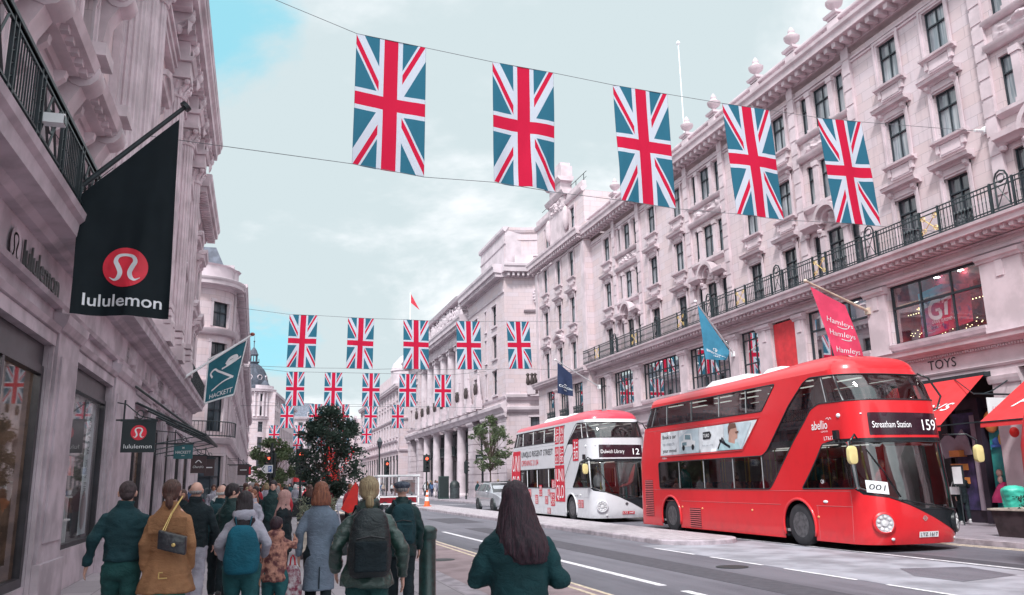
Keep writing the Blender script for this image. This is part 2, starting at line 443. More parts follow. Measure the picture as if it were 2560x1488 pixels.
def window(parent, F, u0, u1, z0, z1, w=-.14, nx=2, rows=(.66,), glass=None, trim=None, sur=.14, sill=True, hood=None, apron=False, fm=None, name='window', proud=.05):
    """stone surround (window) > frame, pane.  hood: None, 'flat', 'seg', 'tri' """
    tr = trim or STONE_T
    mb = MB()
    if sur:
        s = sur
        fbox(mb, F, u0 - s, u0, .003, proud, z0, z1 + s); fbox(mb, F, u1, u1 + s, .003, proud, z0, z1 + s)
        fbox(mb, F, u0, u1, .003, proud, z1, z1 + s)
        fbox(mb, F, u0 - s - .03, u0 - s * .55, proud, proud + .035, z0, z1 + s + .03); fbox(mb, F, u1 + s * .55, u1 + s + .03, proud, proud + .035, z0, z1 + s + .03)
        fbox(mb, F, u0 - s * .55, u1 + s * .55, proud, proud + .035, z1 + s * .55, z1 + s + .03)
    if sill:
        mould(mb, F, u0 - sur - .12, u1 + sur + .12, [(0.004, z0 - .16), (.10, z0 - .14), (.13, z0 - .08), (.22, z0 - .07), (.23, z0), (-.1, z0 + .01)])
    if apron:
        fbox(mb, F, u0 - .02, u1 + .02, .004, .075, z0 - .55, z0 - .16); fbox(mb, F, u0 + .06, u1 - .06, .075, .095, z0 - .50, z0 - .2)
        for c in (u0 - .05, u1 + .05): fbox(mb, F, c - .07, c + .07, .004, .12, z0 - .42, z0 - .16)
    if hood:
        a, b, h = u0 - sur - .2, u1 + sur + .2, z1 + sur + .16
        fbox(mb, F, u0 - sur, u1 + sur, .004, .06, z1 + sur + .03, h)
        mould(mb, F, a, b, [(.004, h), (.10, h), (.14, h + .08), (.30, h + .10), (.33, h + .2), (.36, h + .22), (.004, h + .27)])
        for c in (u0 - sur * .5, u1 + sur * .5):
            mould(mb, F, c - .07, c + .07, [(.004, h - .42), (.06, h - .40), (.09, h - .2), (.2, h - .1), (.22, h), (.004, h)])
        if hood in ('seg', 'tri'):
            c = (a + b) / 2; hw = (b - a) / 2; n = 10 if hood == 'seg' else 2; H = hw * (.42 if hood == 'seg' else .36)
            top = []
            for i in range(n + 1):
                t = -1 + 2 * i / n
                zt = math.sqrt(max(0, 1 - t * t * .98)) - .14 if hood == 'seg' else 1 - abs(t)
                top.append((c + hw * t, max(0, zt) * H))
            for (ua, za), (ub, zb) in zip(top, top[1:]):
                mb.add([(ua, .005, h + .27 + za), (ub, .005, h + .27 + zb), (ub, .36, h + .27 + zb), (ua, .36, h + .27 + za),
                        (ua, .005, h + .41 + za), (ub, .005, h + .41 + zb), (ub, .40, h + .41 + zb), (ua, .40, h + .41 + za)],
                       [(0, 1, 2, 3), (4, 7, 6, 5), (3, 2, 6, 7), (0, 4, 5, 1), (0, 3, 7, 4), (1, 5, 6, 2)], 0, F)
            relief(mb, F, c - hw * .5, c + hw * .5, h + .28, h + .3 + H * .8, .01, .16, int(u0 * 7) + 3, 8, 6)
    wn = mb.build(name, [tr], parent)
    fr = MB(); pane_grid(fr, F, u0 + .002, u1 - .002, z0 + .002, z1 - .002, w, nx, rows)
    fr.build('frame', [fm or FRAME], wn)
    pn = MB(); pn.quad((u0, w - .01, z0), (u1, w - .01, z0), (u1, w - .01, z1), (u0, w - .01, z1), F=F)
    pn.build('pane', [glass or PANE], wn, recalc=False)
    return wn
def cornice(mb, F, u0, u1, z0, z1, out, m=0, seg=1, mod=None, w=.003):
    """classical cornice, modillions below the corona"""
    h = z1 - z0
    mould(mb, F, u0, u1, [(w, z0), (w + out * .14, z0), (w + out * .2, z0 + h * .3), (w + out * .86, z0 + h * .34), (w + out * .88, z0 + h * .66),
                          (w + out * .98, z0 + h * .78), (w + out, z0 + h * .97), (w + out * .96, z1), (w, z1 + .02)], m, seg)
    if mod: dentils(mb, F, u0, u1, w + out * .21, w + out * .72, z0 + h * .02, z0 + h * .325, mod[0], mod[1], m)
def railing(mb, F, u0, u1, w, z0, h, pitch=.13, fancy=2.65, m=0, g=1, thick=1.0):
    a = .018 * thick
    for z in (z0 + .06, z0 + .14, z0 + h - .14, z0 + h): mb.box(u0, u1, w - a, w + a, z - a, z + a, m, F)
    n = int((u1 - u0) / fancy); p = (u1 - u0) / max(1, n)
    for i in range(n):
        c0 = u0 + p * i; f0 = c0 + .05; f1 = c0 + .80
        for c in (c0 + .03, f1): mb.box(c - .03, c + .03, w - .03, w + .03, z0, z0 + h + .04, m, F)
        style = i % 2
        if style == 0:      # tall hooped panel
            pts = [(f0 + .12, w, z0 + .1), (f0 + .12, w, z0 + h + .1), (f0 + .2, w, z0 + h + .26), (f0 + .34, w, z0 + h + .32), (f0 + .48, w, z0 + h + .26), (f0 + .56, w, z0 + h + .1), (f0 + .56, w, z0 + .1)]
            mb.tube([F(*q) for q in pts], .03 * thick, 5, m)
            mb.tube([F(f0 + .12, w, z0 + .15), F(f0 + .56, w, z0 + h)], .018 * thick, 4, m); mb.tube([F(f0 + .56, w, z0 + .15), F(f0 + .12, w, z0 + h)], .018 * thick, 4, m)
            ring = [F(f0 + .34 + .13 * math.cos(t * PI / 6), w + .01, z0 + h + .08 + .13 * math.sin(t * PI / 6)) for t in range(13)]
            mb.tube(ring, .022 * thick, 4, m)
        else:               # lattice with gilt scrolls
            for q in ((0, 1), (1, 0)): mb.tube([F(f0 + .02, w, z0 + .16 + q[0] * (h - .3)), F(f1 - .02, w, z0 + .16 + q[1] * (h - .3))], .018, 4, g)
            for cu in (.12, .60):
                for cz in (.28, .72):
                    ring = [F(f0 + cu + (.11 - .006 * t) * math.cos(t * PI / 5), w + .012, z0 + h * cz + (.11 - .006 * t) * math.sin(t * PI / 5)) for t in range(15)]
                    mb.tube(ring, .014, 4, g)
        k = int((c0 + p - f1) / pitch)
        for j in range(k):
            c = f1 + (c0 + p - f1) * (j + .5) / k
            mb.box(c - .009, c + .009, w - .009, w + .009, z0 + .06, z0 + h - .02, m, F)
            mb.lathe([(.009, z0 + h * .4), (.028, z0 + h * .5), (.009, z0 + h * .6)], (c, w, 0), 4, m, F, caps=False)
            mb.lathe([(.009, z0 + h * .18), (.022, z0 + h * .24), (.009, z0 + h * .3)], (c, w, 0), 4, m, F, caps=False)
def urn(mb, F, u, w, z, h=.95, m=0, n=10):
    prof = [(.20, 0), (.20, .06), (.10, .12), (.09, .2), (.27, .34), (.33, .46), (.34, .52), (.24, .56), (.16, .66), (.13, .7), (.15, .78), (.09, .9), (.02, 1.0)]
    mb.lathe([(r * h, z + q * h) for r, q in prof], (u, w, 0), n, m, F)

# ---------------------------------------------------------------- ground
def ground():
    m, b = newmat('asphalt'); co = coord('Object'); x, y, z = sep(co)
    n1 = nz(co, .35, 6, .6); n2 = nz(co, 60, 3, .7); n3 = nz(comb(x * 2.2, y * .12, 0.0), 1.2, 5, .6)
    c = mixc(ramp(n1 * .5 + n3 * .5, .38, .62), (.085, .084, .105), (.145, .142, .17))
    c = mixc(ramp(n2, .4, .7) * .5, c, (.24, .235, .27))
    c = mixc(ramp(nz(co, 1.1, 7, .7), .60, .66) * .35, c, (.06, .06, .075))
    E.nt.links.new(c.s, b.inputs['Base Color']); b.inputs['Roughness'].default_value = .62; bump(b, n2, .25, .01)
    g = MB(); g.quad((-900, -300, 0), (900, -300, 0), (900, 1500, 0), (-900, 1500, 0)); tag(g.build('road', [m]), kind='structure')
    # paving material
    def paving(name, col, bw, bh, rot=False, mort=.34, stain=.5):
        m, b = newmat(name); co = coord('Object'); x, y, z = sep(co)
        t = E.nt.nodes.new('ShaderNodeTexBrick'); v = comb(x, y, 0.0) if rot else comb(y, x, 0.0); E.nt.links.new(v.s, t.inputs['Vector'])
        t.inputs['Scale'].default_value = 1; t.inputs['Brick Width'].default_value = bw; t.inputs['Row Height'].default_value = bh
        t.inputs['Mortar Size'].default_value = .009; t.inputs['Color1'].default_value = (*col, 1)
        t.inputs['Color2'].default_value = (*[c_ * .74 for c_ in col], 1); t.inputs['Mortar'].default_value = (*[c_ * mort for c_ in col], 1)
        c = mixc(ramp(nz(co, .8, 7, .65), .45, .72) * stain, E(t.outputs[0]), tuple(c_ * .5 for c_ in col))
        c = mixc(ramp(nz(co, 35, 3, .6), .5, .7) * .3, c, tuple(min(1, c_ * 1.3) for c_ in col))
        sp = ramp(nz(co, 9, 3, .5), .70, .73) * .6
        c = mixc(sp, c, tuple(c_ * .35 for c_ in col))
        E.nt.links.new(c.s, b.inputs['Base Color']); b.inputs['Roughness'].default_value = .6
        bump(b, E(t.outputs['Fac']) * -1.0 + nz(co, 40, 3) * .4, .3, .008); return m
    PV = paving('york_stone_paving', (.40, .35, .385), .9, .6)
    PVR = paving('granite_paving', (.36, .315, .36), .75, .45)
    PVI = paving('island_setts', (.52, .475, .51), .3, .15, stain=.3)
    KERB = mat('granite_kerb', (.42, .37, .41), .8, var=.3, sc_=3, bs=40, bst=.3, grime=.5)
    BUFF = mat('buff_surfacing', (.36, .27, .285), .8, var=.22, sc_=1.5, bs=90, bst=.35, grime=.35)
    CONC = mat('worn_concrete', (.32, .325, .37), .7, var=.3, sc_=1.1, bs=50, bst=.3, grime=.75)
    YEL = mat('worn_yellow_line', (.78, .66, .50), .7, var=.3, sc_=9); WL = mat('worn_white_line', (.78, .77, .80), .7, var=.25, sc_=8)
    p = MB(); p.box(-60, 3.05, -6, 700, -.3, .03); tag(p.build('pavement', [PV]), kind='structure')
    p = MB(); p.box(3.05, 3.35, -6, 700, -.3, .024); tag(p.build('kerb', [KERB]), kind='structure')
    p = MB(); p.box(3.35, 4.95, -6, 700, -.3, .014); tag(p.build('widened_footway', [BUFF]), kind='structure')
    # double yellow lines of the near side, then the island
    p = MB()
    for x0 in (4.74, 4.98 + .0): p.box(x0, x0 + .075, -6, 260, .001 if x0 > 4.9 else .0145, .006 if x0 > 4.9 else .018)
    for y in (13.9, 17.2, 24.0): p.box(4.35, 4.73, y, y + .12, .0145, .018)
    tag(p.build('yellow_line', [YEL]), kind='structure')
    p = MB()
    y = -6.0
    for a, b_ in ((-4, 4.0), (5.2, 11.6), (12.3, 28.5), (30.5, 36), (39, 45), (48, 54), (57, 63), (68, 75), (80, 90)): p.box(6.12, 6.26, a, b_, .001, .006)
    for k in range(9): p.box(9.22, 9.29, -4 + k * 2.6, -4 + k * 2.6 + 1.9, .005, .010)
    for a, b_ in ((-5, 6), (8, 22)): p.box(12.66, 12.74, a, b_, .001, .006)
    for y0 in (70, 74.5): p.box(5.2, 9.4, y0, y0 + .3, .001, .006)
    for k in range(14):
        p.box(5.3, 9.3, 62 + k * 0, 62.2, .001, .006) if k == 0 else None
        p.box(12.8, 15.2, 62.0, 62.2, .001, .006) if k == 0 else None
    tag(p.build('lane_marking', [WL]), kind='structure')
    p = MB(); p.box(15.62, 15.70, -6, 58, .001, .006); p.box(15.84, 15.92, -6, 58, .001, .006); tag(p.build('double_yellow_line', [YEL]), kind='structure')
    p = MB(); p.box(9.3, 12.5, -5, 19.6, -.2, .005); tag(p.build('median_strip', [CONC]), kind='structure')
    p = MB(); p.add([(10.5, 10.7, .009), (11.9, 11.0, .009), (12.2, 12.3, .009), (11.0, 12.6, .009), (10.4, 11.6, .009)], [(0, 1, 2, 3, 4)])
    tag(p.build('asphalt_patch', [m]), kind='structure')
    def island(pts, name='median_island'):
        top = MB(); n = len(pts); cx = sum(a for a, _ in pts) / n; cy = sum(b for _, b in pts) / n
        inn = [(a + (cx - a) * .10 * 1.2, b_ + (.32 if b_ < cy else -.32)) for a, b_ in pts]
        top.add([(a, b_, .125) for a, b_ in inn], [tuple(range(n))], 1)
        v = [(a, b_, -.1) for a, b_ in pts] + [(a, b_, .10) for a, b_ in pts] + [(a + (cx - a) * .012, b_ + (.03 if b_ < cy else -.03), .124) for a, b_ in pts] + [(a, b_, .124) for a, b_ in inn]
        f = []
        for k in range(3):
            for i in range(n): j = (i + 1) % n; f.append((k * n + i, k * n + j, (k + 1) * n + j, (k + 1) * n + i))
        top.add(v, f, 0); tag(top.build(name, [KERB, PVI]), kind='structure')
    arc = [(11.0 + 1.1 * math.cos(a), 19.9 + .9 * math.sin(a)) for a in [PI + PI * i / 10 for i in range(11)]]
    island([(9.9, 60.5), (9.9, 20.1)] + [(11.0 - 1.1 * math.cos(t), 19.9 - .95 * math.sin(t)) for t in [.25 + (PI - .35) * i / 10 for i in range(11)]] + [(12.1, 20.3), (12.2, 60.5)])
    island([(9.3, 150), (9.3, 72), (10.3, 70.5), (11.4, 72), (11.4, 150)])
    # far pavement
    p = MB(); p.box(16.35, 60, -6, 700, -.3, .12); tag(p.build('pavement_opposite', [PVR]), kind='structure')
    p = MB(); p.box(16.05, 16.35, -6, 700, -.3, .118)
    tag(p.build('kerb_opposite', [KERB]), kind='structure')
    return KERB, PV
KERB, PAVE = ground()

# ---------------------------------------------------------------- right: long stone block with shops
def building_right():
    F = F_right(21); S = STONE_R; T = STONE_T
    B = wempty('stone_shop_building', (21, 4, 0), 'long pale stone block with bracketed cornice, urns and black iron balcony behind the two buses', 'building')
    trip = [6.9, 16.1, 25.42, 34.6, 43.95]
    sing = [9.7, 12.9, 19.5, 21.7, 28.3, 30.8, 37.6, 40.6, 47.0]
    pav = [52.15, 54.8, 57.65]
    U0, U1, UP = 4.0, 49.6, 60.0
    fl = [(9.05, 10.95), (12.27, 13.92), (15.26, 16.92)]
    first = [(4.6, 8.2), (9.2, 12.0), (14.0, 17.6), (19.15, 23.1), (24.15, 27.7), (28.4, 29.98), (31.05, 32.6), (33.45, 37.4), (38.3, 42.85), (43.95, 46.95), (47.85, 49.25), (50.95, 52.7), (53.4, 55.4), (56.2, 58.1)]
    Z1 = (6.0, 8.08)
    # walls
    w = MB(); ops = []
    for c in sing: ops += [(c - .46, c + .46, a, b) for a, b in fl]
    for c in trip:
        for a, b in fl:
            ops += [(c - .49, c + .49, a, b + .05), (c - 1.31, c - .88, a + .02, b + .03), (c + .88, c + 1.31, a + .02, b + .03)]
    ops += [(a, b, *Z1) for a, b in first if b < UP]
    wall(w, F, U0, U1, 5.6, 17.4, [o for o in ops if o[1] < U1], .2)
    ops2 = []
    for c in pav: ops2 += [(c - .44, c + .44, 8.9, 10.95), (c - .44, c + .44, 12.2, 14.1), (c - .44, c + .44, 15.5, 17.45)]
    ops2 += [o for o in ops if o[0] > U1]
    FP = F_right(20.55)
    wall(w, FP, U1, UP, 5.6, 17.6, ops2, .2); w.quad((U1, 0, 5.6), (U1, -.45, 5.6), (U1, -.45, 17.6), (U1, 0, 17.6), F=FP)
    ops3 = [(c - .44, c + .44, 18.95, 20.72) for c in pav]
    wall(w, F_right(20.75), U1 + .4, UP, 18.5, 21.3, ops3, .25)
    w.quad((U1 + .4, -.2, 18.5), (U1 + .4, -9, 18.5), (U1 + .4, -9, 21.3), (U1 + .4, -.2, 21.3), F=FP)
    wb = MB()      # back, ends and roof body
    wb.box(23.2, 38, U0, 60, 0, 18.3); wb.box(21.9, 37, U1 + .5, 60, 18.3, 21.3)
    wb.build('rear_wall', [S], B)
    w.quad((UP, 0, 0), (UP, -17, 0), (UP, -17, 17.6), (UP, 0, 17.6), F=FP); w.quad((U0, 0, 0), (U0, -17, 0), (U0, -17, 17.6), (U0, 0, 17.6), F=F)
    w.build('wall', [S], B)
    # quoin strips / breaks at the triples
    for c in trip:
        for s in (-1, 1):
            t = MB(); a = c + s * 1.75; fbox(t, F, a - .17, a + .17, .003, .14, 8.9, 17.38)
            for z in np.arange(9.1, 17.2, .62): fbox(t, F, a - .2, a + .2, .14, .165, z, z + .5)
            t.build('pilaster', [T], B)
        for a in (c - .68, c + .68):
            t = MB()
            for z0, z1 in fl:
                fbox(t, F, a - .13, a + .13, .003, .10, z0, z1 + .1); fbox(t, F, a - .17, a + .17, .003, .14, z1 - .12, z1 + .08); fbox(t, F, a - .17, a + .17, .003, .13, z0 - .0, z0 + .14)
            t.build('mullion', [T], B)
    for a in (U1 + .35, UP - .35):
        t = MB(); fbox(t, FP, a - .3, a + .3, .003, .1, 8.9, 17.5); t.build('pilaster', [T], B)
    # carved panels and hoods of the triples
    for c in trip:
        r = MB(); relief(r, F, c - 1.35, c + 1.35, 14.55, 15.0, .02, .20, int(c)); mould(r, F, c - 1.6, c + 1.6, [(.003, 15.05), (.1, 15.06), (.18, 15.14), (.2, 15.24), (.003, 15.26)])
        mould(r, F, c - 1.6, c + 1.6, [(.003, 14.2), (.12, 14.2), (.22, 14.3), (.24, 14.42), (.003, 14.46)])
        mould(r, F, c - 1.5, c + 1.5, [(.003, 12.0), (.1, 12.02), (.2, 12.12), (.2, 12.24), (.003, 12.26)])
        r.build('carved_panel', [T], B, smooth=40)
        h = MB(); z = 11.18
        mould(h, F, c - 1.62, c - .62, [(.003, z), (.2, z), (.3, z + .1), (.42, z + .14), (.44, z + .3), (.003, z + .34)]); mould(h, F, c + .62, c + 1.62, [(.003, z), (.2, z), (.3, z + .1), (.42, z + .14), (.44, z + .3), (.003, z + .34)])
        n = 12
        for i in range(n):
            a0 = PI * i / n; a1 = PI * (i + 1) / n
            for r0, r1, o in ((.58, .74, .44), (.42, .58, .24)):
                q = [(c - r1 * math.cos(a0), z + .12 + r1 * math.sin(a0)), (c - r1 * math.cos(a1), z + .12 + r1 * math.sin(a1)), (c - r0 * math.cos(a1), z + .12 + r0 * math.sin(a1)), (c - r0 * math.cos(a0), z + .12 + r0 * math.sin(a0))]
                h.prism(q, .003, o, F=F)
        relief(h, F, c - .25, c + .25, z - .05, z + .6, .05, .22, int(c) + 5, 6, 8)
        for s in (-1, 1):
            for q in (1.5, .7): h.lathe([(.1, z - .2), (.13, z - .12), (.1, z - .06), (.17, z)], (c + s * q, .14, 0), 8, 0, F)
        h.build('arched_hood', [T], B, smooth=35)
    for c in sing:
        for i, (a, b) in enumerate(fl):
            window(B, F, c - .46, c + .46, a, b, rows=(.66,) if i else (.38, .72), nx=2, glass=PANE if i == 2 else (PANE if i else PANE_D), sill=i > 0, apron=i > 0, hood=('flat' if i < 2 else None), fm=FRAME)
    for c in trip:
        for i, (a, b) in enumerate(fl):
            window(B, F, c - .49, c + .49, a, b + .05, rows=(.66,) if i else (.38, .72), glass=PANE if i else PANE_D, sill=False, sur=0)
            window(B, F, c - 1.31, c - .88, a + .02, b + .03, nx=1, rows=(.66,), glass=PANE if i else PANE_D, sill=False, sur=0)
            window(B, F, c + .88, c + 1.31, a + .02, b + .03, nx=1, rows=(.66,), glass=PANE if i else PANE_D, sill=False, sur=0)
    for c in pav:
        for i, (a, b) in enumerate(((8.9, 10.95), (12.2, 14.1), (15.5, 17.45))):
            window(B, FP, c - .44, c + .44, a, b, nx=1 if i else 1, rows=(.66,), hood=(None, 'flat', None)[i] if i else ('tri' if c == pav[1] else 'flat'), sill=i > 0, apron=i > 0)
        window(B, F_right(20.75), c - .44, c + .44, 18.95, 20.72, nx=1, rows=(.62,), sill=False)
    # cornices
    t = MB()
    cornice(t, F, U0, U1 + .2, 17.62, 18.32, .85, mod=(.46, .2)); cornice(t, FP, U1, UP + .4, 17.72, 18.5, .7, mod=(.40, .18))
    for z in (16.98, 17.12): mould(t, F, U0, U1, [(.003, z), (.07, z + .01), (.08, z + .07), (.003, z + .09)])
    mould(t, FP, U1, UP, [(.003, 17.5), (.07, 17.5), (.08, 17.57), (.003, 17.6)])
    t.quad((U0, .1, 18.33), (U1 + .3, .1, 18.33), (U1 + .3, -1.4, 18.33), (U0, -1.4, 18.33), F=F)
    t.build('cornice', [T], B)
    t = MB()
    piers = [5.5, 8.3, 12.0, 14.9, 17.5, 20.6, 23.95, 26.68, 29.36, 33.05, 35.78, 38.6, 42.3, 45.1]
    bs = [U0] + piers + [U1 - .4]
    for a, b in zip(bs, bs[1:]):
        baluster_row(t, F, a + .3, b - .3, .1, 18.45, .48)
    fbox(t, F, U0, U1, -.03, .23, 18.33, 18.45); mould(t, F, U0, U1, [(-.08, 18.93), (.28, 18.93), (.30, 19.0), (.26, 19.06), (-.08, 19.07)])
    for a in piers:
        fbox(t, F, a - .3, a + .3, -.12, .32, 18.46, 18.925); fbox(t, F, a - .28, a + .28, -.10, .302, 19.075, 19.18); mould(t, F, a - .37, a + .37, [(-.16, 19.18), (.38, 19.18), (.42, 19.28), (-.2, 19.30)])
    t.build('balustrade', [T], B, smooth=50)
    for a in piers:
        if a > 14.9:
            t = MB(); urn(t, F, a, .1, 19.3, 1.02); t.build('stone_urn', [T], B, smooth=45)
    # pavilion attic and sculpted gable
    t = MB(); G = F_right(20.75)
    mould(t, G, U1 + .35, UP + .1, [(.003, 21.2), (.12, 21.22), (.2, 21.35), (.22, 21.5), (-.3, 21.55)]); fbox(t, G, U1 + .4, UP, -.25, .05, 21.5, 22.0)
    fbox(t, G, 53.2, 56.4, .003, .22, 18.6, 22.0); mould(t, G, 52.9, 56.7, [(.0, 22.0), (.3, 22.0), (.45, 22.2), (.5, 22.35), (-.3, 22.4)])
    fbox(t, G, 53.6, 56.0, -.6, .3, 22.4, 23.2); mould(t, G, 53.3, 56.3, [(-.6, 23.2), (.4, 23.2), (.6, 23.4), (.6, 23.5), (-.7, 23.55)])
    fbox(t, G, 53.9, 55.7, -.8, .1, 23.55, 24.6); fbox(t, G, 54.3, 55.4, -.8, .0, 24.6, 25.0)
    relief(t, G, 53.3, 56.3, 21.0, 22.0, .22, .3, 77, 20, 12)
    for u in (53.0, 56.6): t.ell(G(u, .2, 20.2), (.28, .35, .9)); 
    t.build('gable', [T], B, smooth=40)
    rr = MB()
    for a in np.arange(51, 60, 1.5): rr.tube([G(a, -.5, 22.0), G(a, -.5, 22.9)], .03, 4)
    rr.tube([G(50.5, -.5, 22.9), G(60, -.5, 22.9)], .03, 4); rr.tube([G(50.5, -.5, 22.5), G(60, -.5, 22.5)], .02, 4)
    for a in np.arange(5, 49, 1.2): rr.tube([F(a, -.35, 18.4), F(a + .1, -.35, 19.35), F(a + .35, -.3, 19.38)], .018, 4)
    rr.tube([F(5, -.35, 19.36), F(49, -.35, 19.36)], .018, 4)
    rr.build('roof_rail', [DARKMETAL], B)
    # balcony ledge with dentils, iron railing
    t = MB()
    cornice(t, F, U0, U1 + .15, 8.58, 9.02, .75, mod=(.30, .15)); cornice(t, FP, U1, UP + .35, 8.52, 8.9, .5, mod=(.22, .11))
    mould(t, F, U0, U1, [(.003, 8.16), (.09, 8.18), (.11, 8.26), (.003, 8.28)])
    mould(t, F, U0, U1, [(.003, 8.48), (.06, 8.49), (.08, 8.55), (.003, 8.56)])
    t.build('balcony_ledge', [T], B)
    t = MB(); railing(t, F, 6.0, 50.4, .55, 9.05, .92); t.build('balcony_railing', [DARKMETAL, GOLD], B)
    # first floor: big shop windows between pilasters
    for (a, b), (c, d) in zip(first, first[1:]):
        FF = FP if b > U1 else F; g0, g1 = b, c
        if c > U1 and b < U1: continue
        t = MB()
        fbox(t, FF, g0 + .06, g1 - .06, .003, .1, 5.75, 7.85); fbox(t, FF, g0 + .02, g1 - .02, .003, .14, 5.72, 5.9)
        mould(t, FF, g0 - .02, g1 + .02, [(.003, 7.85), (.14, 7.85), (.16, 7.92), (.22, 7.96), (.24, 8.08), (.003, 8.12)])
        fbox(t, FF, (g0 + g1) / 2 - .13, (g0 + g1) / 2 + .13, .101, .135, 7.35, 7.84); t.build('pier', [T], B)
    shopred = mat('red_lit_display', (.50, .05, .07), .7, var=.5, col2=(.16, .02, .06), sc_=1.6)
    shopdk = mat('shop_interior_dark', (.07, .05, .06), .8, var=.5, sc_=1.2)
    for i, (a, b) in enumerate(first):
        FF = FP if b > U1 else F
        wide = b - a > 2.2; nx = 3 if (wide and i <= 4) else (max(3, int((b - a) / .42)) if i > 6 else 3)
        rows = (.62,) if i <= 4 else ((.30, .82) if i in (6, 7) else ((.72,) if i > 7 else (.5,)))
        wn = MB(); mould(wn, FF, a - .05, b + .05, [(.003, 5.78), (.1, 5.8), (.16, 5.9), (.18, 5.99), (-.1, 6.0)])
        wn = wn.build('window', [T], B)
        fr = MB(); pane_grid(fr, FF, a + .003, b - .003, 6.003, 8.077, -.22, nx, rows, .07 if wide and i <= 4 else .05, .07); fr.build('frame', [FRAME], wn)
        pn = MB(); pn.quad((a, -.19, 6.0), (b, -.19, 6.0), (b, -.19, 8.08), (a, -.19, 8.08), F=FF); pn.build('pane', [SHOPGLASS], wn, recalc=False)
        bk = MB(); bk.quad((a, -.95, 5.9), (b, -.95, 5.9), (b, -.95, 8.2), (a, -.95, 8.2), m=0, F=FF)
        for u in (a, b): bk.quad((u, -.3, 5.9), (u, -.95, 5.9), (u, -.95, 8.2), (u, -.3, 8.2), F=FF)
        for k in range(int(b - a)): bk.box(a + .4 + k, a + .55 + k, -.85, -.75, 8.12, 8.14, 2, FF)
        if i <= 4 and i != 4 and i >= 2:
            rnd = random.Random(i)
            for q in range(90):
                u = rnd.uniform(a + .1, b - .1); z = 6.05 + rnd.random() ** 1.8 * 1.2; s = .012; bk.box(u - s, u + s, -.7, -.68, z - s, z + s, 1, FF)
        if i in (7, 9):
            rnd = random.Random(i)
            for q in range(16):
                u = a + (b - a) * (.25 + .45 * q / 16); bk.box(u - .03, u + .03, -.7, -.68, 6.95 + .02 * math.sin(q * 2), 6.98 + .02 * math.sin(q * 2), 1, FF)
        bk.build('interior', [shopred if i <= 4 else shopdk, BULB, SHOPFILL], B)
        if i >= 11:
            gr = MB()
            for z in (6.05, 6.5): fbox(gr, FF, a, b, .05, .08, z, z + .035)
            for k in range(int((b - a) / .12)): gr.tube([FF(a + k * .12, .065, 6.05), FF(a + k * .12 + .12, .065, 6.5)], .012, 4); gr.tube([FF(a + k * .12 + .12, .065, 6.05), FF(a + k * .12, .065, 6.5)], .012, 4)
            gr.build('window_guard', [DARKMETAL], B)
    # arch of bulbs and driving poster in the near window
    ar = MB()
    for k in range(25):
        a = PI * k / 24; ar.ell(F(21.05 - .62 * math.cos(a), -.42, 6.95 + .68 * math.sin(a)), (.022, .022, .022), 6, 4)
    for u0, u1, z in ((19.3, 20.35, 7.0), (21.75, 22.7, 7.0)):
        for k in range(9): ar.ell(F(u0 + (u1 - u0) * k / 8, -.42, z), (.02, .02, .02), 5, 4)
    for k in range(15):
        a = PI * k / 14; ar.ell(F(25.6 - .5 * math.cos(a), -.42, 6.95 + .55 * math.sin(a)), (.02, .02, .02), 5, 4)
    ar.build('bulb_garland', [BULB], B)
    m, b = newmat('poster_print'); x, y, z = sep(coord('Object'))
    q = ramp(z * .8 + y * 1.3 + nz(comb(y * 1.2, z * 3.0, 0.0), 2.0, 4) * 1.6, 33.1, 35.2); c = mixc(q, (.70, .04, .08), (.06, .34, .48)); c = mixc(ramp(nz(comb(y, z, 0.0), 3.2, 3), .5, .7), c, (.04, .03, .12)); E.nt.links.new(c.s, b.inputs['Base Color']); b.inputs['Roughness'].default_value = .6
    def poster(u0, u1, z0, z1, big):
        p = MB(); p.add([(u1, -.36, z0 + .0), (u0, -.36, z0 + .22), (u0 - .04, -.36, z1 - .25), ((u0 + u1) / 2, -.36, z1), (u1, -.36, z1 - .12)], [(0, 1, 2, 3, 4)], 0, F)
        M = lambda a, b_: F(u1 - a, -.345, z0 + b_)
        if big:
            W = u1 - u0
            ribbon(p, spline([(.92, 1.12), (.62, 1.16), (.45, .98), (.45, .72), (.62, .60), (.86, .62), (.86, .84)], 5), [.13] * 31, M, 1)
            ribbon(p, [(.68, .85), (.88, .85)], .09, M, 1); ribbon(p, [(.98, 1.10), (1.38, 1.18)], .13, M, 1); ribbon(p, [(1.16, 1.12), (1.10, .62)], .14, M, 1)
            put_text(p, 'GRAN TURISMO', M, .90, .42, width=.85, height=.11, m=1, shear=.3); put_text(p, '7', M, 1.45, .42, height=.17, m=1, shear=.3)
        o = p.build('shop_poster', [m, WHITE], None, recalc=False)
        return o
    tag(poster(20.0, 22.1, 6.08, 7.75, True), 'racing game poster with white letters inside the arch of bulbs in the shop window', 'poster')
    tag(poster(25.0, 26.2, 6.2, 7.3, False), 'smaller blue and crimson poster behind the pink flag in the shop window', 'poster')
    # cornice over the shops, fascia, ground floor piers and shopfronts
    t = MB()
    mould(t, F, U0, U1, [(.003, 5.36), (.1, 5.38), (.16, 5.46), (.34, 5.5), (.36, 5.6), (.40, 5.66), (.003, 5.72)])
    mould(t, FP, U1, UP + .2, [(.003, 5.36), (.1, 5.38), (.16, 5.46), (.34, 5.5), (.36, 5.6), (.40, 5.66), (.003, 5.72)])
    dentils(t, F, U0, U1, .02, .09, 5.29, 5.36, .1, .05)
    fbox(t, F, U0, U1, -.3, -.002, 4.62, 5.6); fbox(t, FP, U1, UP, -.4, -.002, 4.62, 5.6)
    mould(t, F, U0, U1, [(-.05, 4.72), (.04, 4.74), (.07, 4.8), (-.05, 4.84)])
    t.build('shop_cornice', [T], B)
